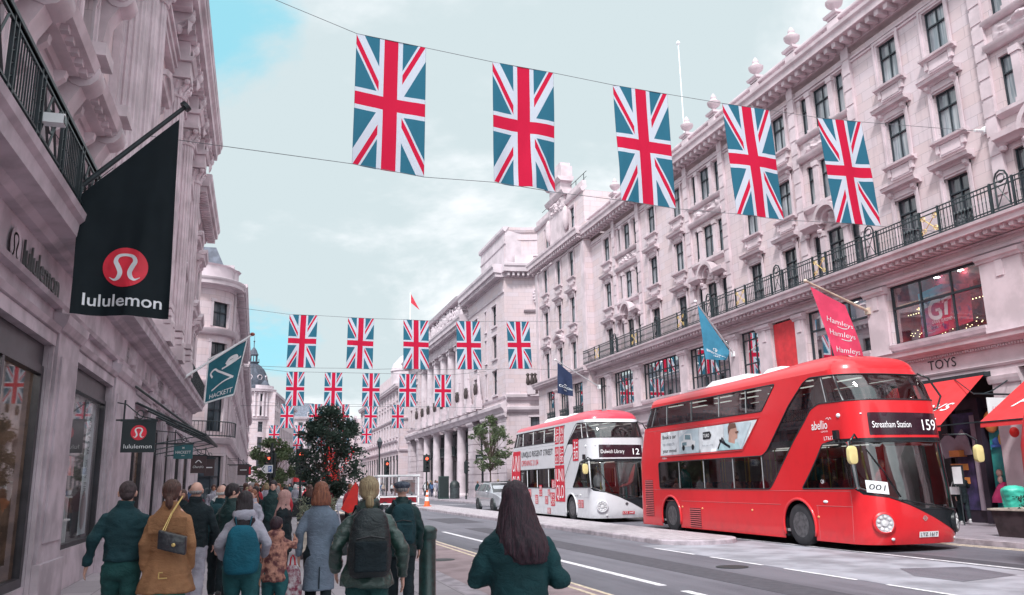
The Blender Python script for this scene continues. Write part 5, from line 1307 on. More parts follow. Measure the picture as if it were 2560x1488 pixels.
    # right side flags
    def rf(label, col, base, tip, cs, seed, prints, Y, knob=WHITE, rad=.035):
        root = empty('shop_flag', base, label, 'flag'); WP.add(root.name)
        t = MB(); pole(t, base, tip, rad * 1.15, rad * .8); t.ell(tip, (.07, .07, .07), 8, 6); t.box(base[0] - .1, base[0] + .04, base[1] - .1, base[1] + .1, base[2] - .12, base[2] + .12); t.build('pole', [knob], root, smooth=40)
        fo, P = cloth('flag_cloth', cs, [clothmat(f'flag_cloth_{seed}', col, tr=.3)], seed=seed, amp=.06, nu=18, nv=30, parent=root, folds=1.4)
        e = MB(); Q = lambda a_, b_: tuple(P(a_, 1 - b_) + Vector((0, -.014, 0)))
        prints(e, Q); e.build('flag_print', [flat(f'flag_ink_{seed}', (.72, .78, .82))], root, recalc=False)
    def p_coach(e, Q): put_text(e, 'COACH', Q, .52, .24, width=.86, height=.075, off=.02); ribbon(e, [(.42, .36), (.52, .38), (.62, .36)], .03, Q); ribbon(e, [(.40, .17), (.62, .16)], .015, Q)
    rf('dark navy flag with small white capitals on a white pole above the white bus', (.03, .045, .10), (20.3, 47.5, 7.3), (16.5, 45, 8.55), [(16.62, 45, 8.42), (17.5, 45, 7.72), (17.52, 45, 6.42), (16.58, 45, 6.6)], 21, p_coach, 45)
    def p_br(e, Q): put_text(e, 'BREITLING', Q, .52, .17, width=.82, height=.05, off=.02); put_text(e, '1884', Q, .55, .10, width=.28, height=.035, off=.02); ribbon(e, spline([(.5, .26), (.58, .30), (.52, .32), (.60, .35), (.52, .37), (.52, .26)], 3), .02, Q); ribbon(e, spline([(.46, .27), (.42, .31), (.48, .35)], 3), .02, Q)
    rf('blue flag with white capitals hanging from a pole over the balcony ledge', (.06, .26, .40), (20.9, 33.0, 7.2), (18.05, 31.2, 9.18), [(18.14, 31.2, 9.02), (19.55, 31.2, 7.0), (19.36, 31.2, 6.62), (18.34, 31.2, 6.62)], 33, p_br, 31.2)
    def p_ham(e, Q):
        for k, z in enumerate((.56, .37, .12)): put_text(e, 'Hamleys', Q, .50 if k else .56, z, width=.78, height=.085, off=-.004, shear=.35); ribbon(e, spline([(.46, z - .035), (.6, z - .05), (.72, z - .035)], 4), .012, Q)
    rf('pink flag with three lines of white script hanging from a cream pole', (.72, .07, .15), (20.9, 24.0, 7.4), (17.95, 23.5, 8.25), [(18.12, 23.5, 8.06), (19.50, 23.5, 7.45), (20.15, 23.5, 5.45), (18.85, 23.5, 5.50)], 41, p_ham, 23.5, knob=mat('cream_pole', (.6, .5, .4), .5), rad=.045)
shop_flags()
# ---------------------------------------------------------------- double decker buses
HW, LEN, RF, RR = 1.26, 11.5, .50, .35
AF, AR = RF * PI / 2, RR * PI / 2
SL = LEN - RF - RR                       # straight side
WFR, WRR = 2 * (HW - RF), 2 * (HW - RR)
TT = 2 * SL + 2 * AF + 2 * AR + WFR + WRR
T_MIN = -(AR + WRR / 2)
def plan(t):
    """t=0 at the rear end of the near straight side (x=-HW), grows towards the front and round"""
    if t < 0:
        if t > -AR: a = -t / RR; return (-HW + RR - RR * math.cos(a), LEN - RR + RR * math.sin(a), (-math.cos(a), math.sin(a)))
        return (-HW + RR + (-t - AR), LEN, (0, 1))
    if t < SL: return (-HW, LEN - RR - t, (-1, 0))
    t -= SL
    if t < AF: a = t / RF; return (-HW + RF - RF * math.cos(a), RF - RF * math.sin(a), (-math.cos(a), -math.sin(a)))
    t -= AF
    if t < WFR: return (-HW + RF + t, 0, (0, -1))
    t -= WFR
    if t < AF: a = t / RF; return (HW - RF + RF * math.sin(a), RF - RF * math.cos(a), (math.sin(a), -math.cos(a)))
    t -= AF
    if t < SL: return (HW, RF + t, (1, 0))
    t -= SL
    if t < AR: a = t / RR; return (HW - RR + RR * math.cos(a), LEN - RR + RR * math.sin(a), (math.cos(a), math.sin(a)))
    t -= AR
    return (HW - RR - t, LEN, (0, 1))
def lerp_tab(tab, z):
    if z <= tab[0][0]: return tab[0][1]
    for (a, b), (c, d) in zip(tab, tab[1:]):
        if z <= c: return b + (d - b) * (z - a) / (c - a)
    return tab[-1][1]
FT = [(.15, .10), (.35, .02), (.9, .0), (1.4, .02), (2.4, .14), (3.3, .20), (3.7, .34), (4.05, .62)]
RT = [(.15, .0), (2.2, .08), (3.3, .45), (4.0, 1.0)]
WT = [(.15, .0), (2.4, .0), (3.3, .03), (4.05, .07)]
def surf(t, z, off=0):
    x, v, (nx, ny) = plan(t)
    x += nx * off; v += ny * off
    k = max(0, min(1, (2.2 - v) / 2.2)); k = k * k * (3 - 2 * k)
    q = max(0, min(1, (v - 9.2) / 2.3)); q = q * q * (3 - 2 * q)
    bow = .16 * (x / HW) ** 2 * k
    v2 = v + lerp_tab(FT, z) * k + bow - lerp_tab(RT, z) * q
    return (x * (1 - lerp_tab(WT, z) / HW), v2, z)
tl = lambda v: LEN - RR - v              # near side t from distance behind the front
tf = lambda x: SL + AF + (x + HW - RF)   # front face t from x
def inpoly(p, poly):
    x, y = p; c = False; n = len(poly); j = n - 1
    for i in range(n):
        xi, yi = poly[i]; xj, yj = poly[j]
        if (yi > y) != (yj > y) and x < (xj - xi) * (y - yi) / (yj - yi + 1e-12) + xi: c = not c
        j = i
    return c
def densify(poly, d=.12):
    out = []
    for a, b in zip(poly, poly[1:] + poly[:1]):
        n = max(1, int(math.dist(a, b) / d)); out += [(a[0] + (b[0] - a[0]) * i / n, a[1] + (b[1] - a[1]) * i / n) for i in range(n)]
    return out
def roundp(poly, r=.08, n=3):
    """round the corners of a polygon"""
    out = []; m = len(poly)
    for i in range(m):
        p, a, b = Vector(poly[i]), Vector(poly[i - 1]), Vector(poly[(i + 1) % m])
        u = (a - p); w = (b - p); q = min(r, u.length * .45, w.length * .45); A = p + u.normalized() * q; Bq = p + w.normalized() * q
        for k in range(n + 1):
            t = k / n; out.append(tuple((A * (1 - t) ** 2 + p * 2 * t * (1 - t) + Bq * t * t)))
    return out
def patch(polys, off, M=None, grid=.14, outer=None):
    """triangulate polygons in (t,z) and map onto the bus surface"""
    mb = MB()
    for poly in polys:
        P = densify(poly, .12); x0 = min(p[0] for p in P); x1 = max(p[0] for p in P); z0 = min(p[1] for p in P); z1 = max(p[1] for p in P)
        pts = list(P); nx = int((x1 - x0) / grid); nzv = int((z1 - z0) / grid)
        for i in range(1, nx):
            for j in range(1, nzv + 1):
                c = (x0 + (x1 - x0) * i / nx, z0 + (z1 - z0) * j / (nzv + 1))
                if inpoly(c, P): pts.append(c)
        r = delaunay_2d_cdt([Vector(p) for p in pts], [(i, (i + 1) % len(P)) for i in range(len(P))], [], 0, 1e-5)
        v = [tuple(p) for p in r[0]]; f = [tuple(q) for q in r[2] if inpoly((sum(v[i][0] for i in q) / 3, sum(v[i][1] for i in q) / 3), P)]
        mb.add([surf(a, b, off) for a, b in v], f)
    return mb
def body_shell(holes, z0=.16, z1=4.05):
    ts = []; t = T_MIN
    brk = sorted([T_MIN, -AR, 0, SL, SL + AF, SL + AF + WFR, SL + 2 * AF + WFR, 2 * SL + 2 * AF + WFR, 2 * SL + 2 * AF + WFR + AR, T_MIN + TT])
    for a, b in zip(brk, brk[1:]):
        n = max(2, int((b - a) / (.10 if b - a < 1 else .3))); ts += [a + (b - a) * i / n for i in range(n)]
    ts.append(T_MIN + TT)
    zs = [.16, .3, .5, .9, 1.3, 1.7, 2.1, 2.5, 2.9, 3.3, 3.6, 3.85, 4.05]
    pts = []; edges = []
    bd = [(a, z0) for a in ts] + [(ts[-1], z) for z in zs[1:-1]] + [(a, z1) for a in ts[::-1]] + [(ts[0], z) for z in zs[-2:0:-1]]
    pts += bd; edges += [(i, (i + 1) % len(bd)) for i in range(len(bd))]
    for h in holes:
        P = densify(h, .1); o = len(pts); pts += P; edges += [(o + i, o + (i + 1) % len(P)) for i in range(len(P))]
    H = [densify(h, .1) for h in holes]
    for a in ts[1:-1]:
        for z in zs[1:-1]:
            if not any(inpoly((a, z), h) for h in holes): pts.append((a, z))
    r = delaunay_2d_cdt([Vector(p) for p in pts], edges, [], 0, 1e-5)
    v = [tuple(p) for p in r[0]]; f = []
    for q in r[2]:
        c = (sum(v[i][0] for i in q) / 3, sum(v[i][1] for i in q) / 3)
        if not (T_MIN < c[0] < T_MIN + TT and z0 < c[1] < z1): continue
        if any(inpoly(c, h) for h in H): continue
        f.append(tuple(q))
    mb = MB(); mb.add([surf(a, b) for a, b in v], f)
    return mb, ts
def roof_mesh(ts):
    mb = MB(); rings = []
    for ins, dz in ((0, 0), (.02, .07), (.06, .14), (.13, .20), (.24, .26), (.45, .31), (.75, .345), (1.05, .36)):
        ring = []
        for t in ts[:-1]:
            x, v, _ = surf(t, 4.05); k = ins / 1.19
            fx = x * (1 - k); c = 5.6; span = c - .8 if v < c else 4.6
            vv = v + (ins * 1.6 * max(0, 1 - v / 1.6) if v < 1.6 else -ins * 1.2 * max(0, (v - 8.8) / 1.6) if v > 8.8 else 0)
            dome = .09 * math.exp(-((v - 2.0) / 1.8) ** 2) * min(1, ins * 3)
            drop = .05 * max(0, (v - 5) / 5) + .07 * max(0, 1 - v / 1.2)
            ring.append((fx, vv, 4.05 + dz + dome - drop * min(1, ins * 4)))
        rings.append(ring)
    mb.ring_loft(rings, caps=False)
    n = len(rings[0]); last = rings[-1]
    # close the top by stitching left to right
    mb.f.append(tuple(range(len(mb.v) - n, len(mb.v)))[::-1]); mb.m.append(0)
    return mb
P_STAIR = roundp([(tl(9.86), 2.15), (tl(3.95), 2.17), (tl(3.69), 2.30), (tl(2.66), 3.37), (tl(2.05), 3.86), (tl(1.75), 3.95), (tf(-.8), 3.90), (tf(.8), 3.90), (tf(HW - .1), 3.93), (tf(HW + .55), 3.93),
                  (tf(HW + .55), 3.32), (tf(HW - .1), 3.30), (tf(.8), 3.29), (tf(-.8), 3.29), (tl(.5), 3.29), (tl(1.42), 3.30), (tl(1.80), 3.19), (tl(2.54), 2.5), (tl(3.58), 1.44), (tl(3.72), 1.33), (tl(9.86), 1.33)], .10)
P_UP = roundp([(-.62, 3.32), (-.62, 3.86), (tl(10.9), 3.95), (tl(3.22), 3.96), (tl(3.84), 3.32)], .06)
P_CAB = roundp([(tl(1.38), 2.36), (tl(.38), 2.36), (tl(.34), 1.35), (tl(2.38), 1.34)], .07)
P_WIND = roundp([(tl(.26), 2.36), (tf(HW + .05), 2.34), (tf(HW + .12), .88), (tf(.0), .90), (tl(.10), 1.30), (tl(.28), 1.36)], .05)
RS = SL + 2 * AF + WFR                    # start of the far side
P_FAR = [roundp([(RS + 1.0, 3.95), (RS + 10.2, 3.95), (RS + 10.2, 3.32), (RS + 1.0, 3.32)], .06), roundp([(RS + 3.2, 2.15), (RS + 9.8, 2.15), (RS + 9.8, 1.33), (RS + 3.2, 1.33)], .06), roundp([(RS + .35, 2.3), (RS + 1.5, 2.3), (RS + 1.5, .45), (RS + .35, .45)], .06)]
def arch(v, r=.60):
    return [(tl(v) + r * math.cos(a), .47 + r * math.sin(a)) for a in [PI * i / 16 for i in range(17)]] + [(tl(v) - r, .10), (tl(v) + r, .10)]
VF, VR = 2.60, 9.15
def wheel(parent, x, v, side, tyre, rim):
    w = MB(); R_ = .50
    w.lathe([(.30, -.14), (.44, -.15), (.485, -.12), (R_, -.06), (R_, .06), (.485, .12), (.44, .15), (.30, .14)], (x, v, R_), 32, axis='x', caps=False)
    for k in range(3): w.lathe([(R_ + .003, -.05 + k * .05 - .008), (R_ + .006, -.05 + k * .05), (R_ + .003, -.05 + k * .05 + .008)], (x, v, R_), 32, axis='x', caps=False)
    wh = w.build('wheel', [tyre], parent, smooth=40)
    m = MB(); o = x - .10 * side
    m.lathe([(.31, .14 * -side), (.30, .06 * -side), (.24, .03 * -side), (.20, .05 * -side), (.15, .10 * -side), (.10, .13 * -side), (.02, .13 * -side)], (x, v, R_), 24, axis='x')
    for k in range(10):
        a = 2 * PI * k / 10; m.tube([(x - side * .03, v + .215 * math.cos(a), R_ + .215 * math.sin(a)), (x - side * .085, v + .215 * math.cos(a), R_ + .215 * math.sin(a))], .018, 6)
        m.tube([(x - side * .10, v + .12 * math.cos(a), R_ + .12 * math.sin(a)), (x - side * .13, v + .12 * math.cos(a), R_ + .12 * math.sin(a))], .012, 5)
    m.build('rim', [rim], wh, smooth=35)
def bus(label, loc, rz, main, roofm, livery):
    root = empty('double_decker_bus', loc, label, 'bus', rz=rz)
    holes = [P_STAIR, P_UP, P_CAB, P_WIND] + P_FAR + [arch(VF), arch(VR)] + [[(RS + (SL - t2) if False else 2 * RS + 0 - 0 - 0 + 0, 0)] for t2 in []]
    fa = [[(RS + (v - RF) + .6 * math.cos(a), .47 + .6 * math.sin(a)) for a in [PI * i / 16 for i in range(17)]] + [(RS + v - RF - .6, .10), (RS + v - RF + .6, .10)] for v in (VF, VR)]
    holes += fa
    sh, ts = body_shell(holes); sh.build('body', [main], root, smooth=32)
    rf = roof_mesh(ts).build('roof', [roofm], root, smooth=40)
    t = MB()
    for v0, v1, w_ in ((5.2, 7.6, .55), (3.6, 4.7, .5)):
        t.ring_loft([[(-w_ - .1 + q, v0, 4.36), (w_ + .1 - q, v0, 4.36), (w_ + .1 - q, v1, 4.36), (-w_ - .1 + q, v1, 4.36)] for q in (0,)] + [[(-w_, v0 + .25, 4.53), (w_, v0 + .25, 4.53), (w_, v1 - .25, 4.53), (-w_, v1 - .25, 4.53)]])
    t.build('roof_unit', [livery['unit']], rf)
    blk = flat('bus_black_trim', (.012, .016, .02), .25, spec=.6) if 'bus_black_trim' not in MATS else MATS['bus_black_trim']
    seal = flat('bus_rubber', (.02, .025, .03), .5) if 'bus_rubber' not in MATS else MATS['bus_rubber']
    for nm, P in (('stair_window', P_STAIR), ('upper_window', P_UP), ('cab_window', P_CAB), ('windscreen', P_WIND)): patch([P], -.012).build(nm, [BUSGLASS], root, smooth=True)
    for P in P_FAR: patch([P], -.012).build('far_window', [BUSGLASS], root, smooth=True)
    # rubber seals following each opening
    sl = MB()
    for P in (P_STAIR, P_UP, P_CAB, P_WIND): D = densify(P, .1); sl.tube([surf(a, b, .002) for a, b in D + D[:2]], .016, 5)
    sl.build('window_seal', [seal], root)
    # black lower part of the windscreen: swoop to the near side headlamp, band above
    patch([[(tl(.26), 2.365), (tf(HW + .1), 2.35), (tf(HW + .1), 2.44), (tl(.8), 2.44), (tl(1.3), 2.38)]], .006).build('windscreen_header', [blk], root, smooth=True)
    patch([[(tl(.38), 1.33), (tl(.30), 1.35), (tl(.12), 1.28), (tf(0), .885), (tf(HW + .12), .87), (tf(HW + .2), .30), (tf(HW - .15), .30), (tf(.3), .72), (tf(-.6), 1.12), (tl(.2), 1.22)]], .006).build('lower_apron', [livery.get('apron', blk)], root, smooth=True)
    # pillars behind the glass
    t = MB()
    for v in (4.0, 5.4, 7.0, 8.5): t.tube([surf(tl(v), 1.3, -.03), surf(tl(v), 2.18, -.03)], .035, 4)
    for v in (4.6, 6.0, 7.6, 9.2, 10.6): t.tube([surf(tl(v), 3.3, -.03), surf(tl(v), 3.97, -.03)], .035, 4)
    for tt in (tl(1.05), tl(.35)): t.tube([surf(tt, 3.28, -.03), surf(tt, 3.93, -.03)], .03, 4)
    t.tube([surf(tf(HW - .05), .85, -.03), surf(tf(HW - .02), 2.36, -.03)], .04, 5)
    t.tube([surf(tl(.30), 1.33, -.02), surf(tl(.33), 2.38, -.02)], .04, 5)
    t.build('window_pillar', [livery['pillar']], root)
    # wheel arches
    wa = MB()
    for v in (VF, VR):
        pts = [surf(tl(v) + .63 * math.cos(a), .47 + .63 * math.sin(a), .005) for a in [-.35 + (PI + .7) * i / 20 for i in range(21)]]; wa.tube(pts, .035, 6)
    wa.build('wheel_arch_lip', [main], root, smooth=True)
    iw = MB(); 
    for v in (VF, VR):
        for s in (-1, 1): iw.box(s * 1.2 - .02 * s, s * .75, v - .62, v + .62, 1.06, 1.1); iw.box(s * .74, s * .76, v - .62, v + .62, .2, 1.08); iw.box(s * .76, s * 1.2, v - .63, v - .60, .2, 1.08); iw.box(s * .76, s * 1.2, v + .60, v + .63, .2, 1.08)
    iw.box(-1.15, 1.15, .7, 11.0, .22, .30); iw.build('underframe', [blk], root)
    tyre = MATS.get('tyre_rubber') or mat('tyre_rubber', (.03, .03, .036), .8, bs=30, bst=.3); rim = MATS.get('wheel_rim') or mat('wheel_rim', (.13, .13, .14), .45, metal=.4, var=.4, sc_=10)
    for v in (VF, VR):
        wheel(root, -1.09, v, 1, tyre, rim); wheel(root, 1.09, v, -1, tyre, rim)
    # interior: floors, seats, poles
    dk = MATS.get('bus_interior') or flat('bus_interior', (.34, .32, .33), .8); seat = MATS.get('bus_seat') or flat('bus_seat', (.30, .05, .08), .8, col2=(.03, .03, .08), sc_=12)
    t = MB(); t.box(-1.2, 1.2, .6, 11.0, .32, .38); t.box(-1.17, 1.17, 1.2, 10.7, 2.38, 2.50); t.box(-1.2, 1.2, 10.9, 10.95, .38, 3.1); t.box(.3, 1.15, 1.25, 1.3, .4, 2.3)
    t.box(-1.0, 1.15, .55, 1.1, .4, .95); t.build('deck', [dk], root)
    for up, z in ((0, .38), (1, 2.5)):
        for k in range(9 if up else 6):
            v = (1.6 if up else 4.2) + k * (.98 if up else 1.02)
            for s in (-1, 1):
                if not up and k > 4 and s < 0: pass
                st = MB(); x0, x1 = (s * .28, s * 1.12) if s > 0 else (-1.12, -.28)
                st.box(x0, x1, v, v + .45, z + .35, z + .48); st.ring_loft([[(x0 + .02, v + .42, z + .45), (x1 - .02, v + .42, z + .45), (x1 - .02, v + .52, z + .45), (x0 + .02, v + .52, z + .45)], [(x0 + .04, v + .52, z + 1.12), (x1 - .04, v + .52, z + 1.12), (x1 - .04, v + .60, z + 1.12), (x0 + .04, v + .60, z + 1.12)]]); st.box((x0 + x1) / 2 - .05, (x0 + x1) / 2 + .05, v + .1, v + .3, z, z + .35)
                st.build('seat', [seat], root)
    ylw = MATS.get('bus_pole') or flat('bus_pole', (.55, .42, .12), .4); t = MB()
    for k in range(6):
        for s in (-.35, .35): t.tube([(s, 3.4 + k * 1.3, .38), (s, 3.4 + k * 1.3, 2.38)], .018, 5)
    t.tube([(-.75, .6, 1.0), (-.6, 1.0, 2.3)], .02, 5); t.build('grab_pole', [ylw], root)
    t = MB(); [t.box(-.5 + .9 * q, -.4 + .9 * q, 2 + 1.5 * k, 2.9 + 1.5 * k, z - .02, z) for k in range(6) for q in (0, 1) for z in (2.37, 4.02)]; t.build('fill_strip', [MATS.get('bus_fill') or emis('bus_fill', (1, .95, .88), .6)], root)  # glowing strips added to lift the near-black interior behind the bus glass
    # headlamps, plate, roundel, mirrors, indicators, grilles
    chrome = MATS.get('chrome') or mat('chrome', (.5, .5, .53), .3, metal=.3, var=.3, sc_=20); lens = MATS.get('lamp_lens') or mat('lamp_lens', (.75, .76, .78), .15, var=.2, coat=1)
    for x, z in ((-.93, .62), (1.04, .60)):
        tt = tf(x); c = Vector(surf(tt, z)); n = (Vector(surf(tt, z, 1)) - c).normalized(); a = Vector((0, 0, 1)).cross(n).normalized(); b = n.cross(a)
        h = MB(); Fh = lambda p, q, r, c=c, n=n, a=a, b=b: tuple(c + a * p + b * q + n * r)
        h.lathe([(.24, -.03), (.235, .035), (.20, .06), (.185, .05)], (0, 0, 0), 24, 0, Fh, caps=False); hh = h.build('headlamp', [main if x < 0 else blk], root, smooth=40)
        h = MB(); h.lathe([(.188, .0), (.188, .052), (.18, .05), (.12, .035), (.0, .04)], (0, 0, 0), 24, 0, Fh); 
        for k in range(9): an = 2 * PI * k / 9; h.lathe([(.035, .035), (.034, .058), (.0, .066)], (.135 * math.cos(an), .135 * math.sin(an), 0), 8, 1, Fh)
        h.lathe([(.07, .03), (.065, .062), (.0, .075)], (0, 0, 0), 12, 1, Fh); h.build('lamp_reflector', [chrome, lens], hh, smooth=40)
    def SM(t0, z0, off=.012): return lambda a, b: surf(t0 + a, z0 + b, off)
    t = MB(); M = SM(tf(-.13), .30); t.add([M(0, 0), M(.52, 0), M(.52, .12), M(0, .12)], [(0, 1, 2, 3)], 0); put_text(t, livery['plate'], SM(tf(-.13), .30, .016), .26, .025, width=.46, height=.075, m=1, off=.01); t.build('number_plate', livery['platem'], root, recalc=False)
    t = MB(); M = SM(tf(.06), .70, .012); n = 20
    for k in range(n):
        a0, a1 = 2 * PI * k / n, 2 * PI * (k + 1) / n; t.quad(*[M(r * math.cos(a) * 1.0, r * math.sin(a)) for r, a in ((.035, a0), (.055, a0), (.055, a1), (.035, a1))])
    t.quad(M(-.07, -.01), M(.07, -.01), M(.07, .01), M(-.07, .01)); t.build('front_badge', [livery['badge']], root, recalc=False)
    # destination display
    ds = MB(); patch_m = patch([roundp([(tf(-.93), 2.50), (tf(.97), 2.50), (tf(.97), 2.98), (tf(-.93), 3.0)], .03)], .008); dd = patch_m.build('destination_display', [flat('display_black', (.035, .012, .022), .2, spec=.7) if 'display_black' not in MATS else MATS['display_black']], root, smooth=True)
    t = MB(); put_text(t, livery['dest'], SM(tf(-.86), 2.66, .02), 0, 0, width=.98 if len(livery['dest']) > 14 else .9, height=.145, align='l', off=-.006); put_text(t, livery['route'], SM(tf(.66), 2.60, .02), 0, 0, width=.42 if len(livery['route']) > 2 else .30, height=.24, off=.0)
    lw = MATS.get('display_white') or emis('display_white', (.85, .86, .88), .35); t.build('route_letters', [lw], dd, recalc=False)
    # mirrors
    yel = MATS.get('mirror_yellow') or flat('mirror_yellow', (.78, .66, .30), .4)
    for x, v, z, ax in ((-1.62, .05, 2.06, -1.2), (1.66, -.10, 2.06, 1.15)):
        t = MB(); c = Vector((x, v, z))
        rings = []
        for q, s_ in ((-.06, .6), (-.05, .92), (0, 1), (.05, .9), (.06, .5)):
            rings.append([(x + .115 * s_ * math.copysign(abs(math.cos(a)) ** .5, math.cos(a)), v + q, z + .20 * s_ * math.copysign(abs(math.sin(a)) ** .6, math.sin(a))) for a in [2 * PI * k / 16 for k in range(16)]])
        t.ring_loft(rings); mi = t.build('mirror', [yel], root, smooth=50)
        t = MB(); t.tube([(ax, .35, 2.42 if x < 0 else 2.5), (x * .93, .05, 2.50 if x < 0 else 2.5), (x, v + .02, 2.36), (x, v + .04, z)], [.022, .022, .026, .03], 6); t.build('mirror_arm', [blk], mi, smooth=True)
    t = MB(); t.tube([surf(tf(HW - .2), 3.95, .02), surf(tf(HW - .1), 3.85, .22), surf(tf(HW - .02), 3.4, .3), surf(tf(HW), 3.12, .12), surf(tf(HW), 3.1, .02)], .025, 6); t.build('branch_guard', [blk], root, smooth=True)
    og = MATS.get('amber_lens') or flat('amber_lens', (.8, .35, .15), .3)
    for v, z in ((8.4, .78), (7.2, .76), (4.6, .78), (1.85, .70), (10.9, .75)):
        t = MB(); c = surf(tl(v), z); t.ell((c[0], c[1], c[2]), (.02, .045, .03), 8, 5); t.build('side_marker', [og], root, smooth=True)
    t = MB(); c = surf(tl(1.52), 1.05); t.ell((c[0], c[1], c[2]), (.03, .09, .035), 8, 5); c = surf(tl(.55), 2.97); t.ell(c, (.05, .06, .05), 8, 5); t.build('camera_pod', [WHITE], root, smooth=True)
    t = MB(); c = surf(tl(.62), 2.56, .05); t.box(c[0] - .06, c[0] + .02, c[1] - .07, c[1] + .07, c[2] - .12, c[2] + .08); t.tube([(c[0], c[1], c[2]), (c[0] + .01, c[1] - .05, 2.36)], .015, 5); t.build('camera_pod', [blk], root)
    t = MB(); t.ell(surf(tf(-1.0 + .25), .28), (.05, .03, .035), 8, 5); t.ell(surf(tf(.95), .26), (.04, .03, .035), 8, 5); t.ell(surf(tf(-1.05), 2.98), (.03, .03, .02), 8, 5); t.ell(surf(tf(1.0), 2.86), (.03, .03, .02), 8, 5); t.build('fog_lamp', [lens], root, smooth=True)
    wp = MB(); wp.tube([surf(tf(-.5), 1.16, .02), surf(tf(-.8), 1.7, .03), surf(tf(-1.05), 2.2, .03)], .016, 5); wp.tube([surf(tf(-.5 + .3 * k), 1.10 - .05 * k, .03) for k in range(6)], .012, 5); wp.build('wiper', [blk], root)
    ser = MB()
    for z in (.955,): ser.tube([surf(tl(v), z, .001) for v in (9.9, 8.6)] , .004, 4); ser.tube([surf(tl(v), z, .001) for v in (8.45, 3.3)], .006, 4); ser.tube([surf(tl(v), z, .001) for v in (1.9, 1.2, .5)], .006, 4)
    ser.tube([surf(tl(v), 1.29, .001) for v in (11, 8, 4, 1, .5)], .006, 4); ser.tube([surf(tl(.52), z, .001) for z in (.2, 1.0, 1.3)], .006, 4); ser.tube([surf(tl(1.85), z, .001) for z in (.2, .95)], .005, 4)
    ser.tube([surf(a, 3.18, .001) for a in [tl(10.9) + .5 * i for i in range(15)]], .005, 4); ser.tube([surf(tl(10.2), z, .001) for z in (1.2, 3.2)], .005, 4)
    ser.build('panel_seam', [livery['seam']], root)
    return root, SM
def paint(name, col):
    m, b = newmat(name); co = coord('Object'); x, y, z = sep(co)
    n = nz(co, 3.0, 6, .6); d = ramp(n, .45, .75) * .18
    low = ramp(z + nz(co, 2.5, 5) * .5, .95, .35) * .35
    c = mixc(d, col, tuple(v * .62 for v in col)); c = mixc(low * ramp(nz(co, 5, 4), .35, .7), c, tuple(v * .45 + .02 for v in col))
    E.nt.links.new(c.s, b.inputs['Base Color']); b.inputs['Roughness'].default_value = .32; b.inputs['Coat Weight'].default_value = .6; b.inputs['Coat Roughness'].default_value = .07
    bump(b, nz(co, 1.6, 2) * 1.0, .08, .02); return m
BUSRED = paint('bus_red_paint', (.72, .022, .030)); BUSWHITE = paint('bus_white_paint', (.70, .71, .75)); BUSROOF = paint('bus_roof_red', (.70, .06, .10))
REDPRINT = flat('print_red', (.62, .02, .045), .4); PALE = flat('print_pale_blue', (.55, .66, .72), .5); GREYINK = flat('grey_ink', (.30, .33, .38), .5)
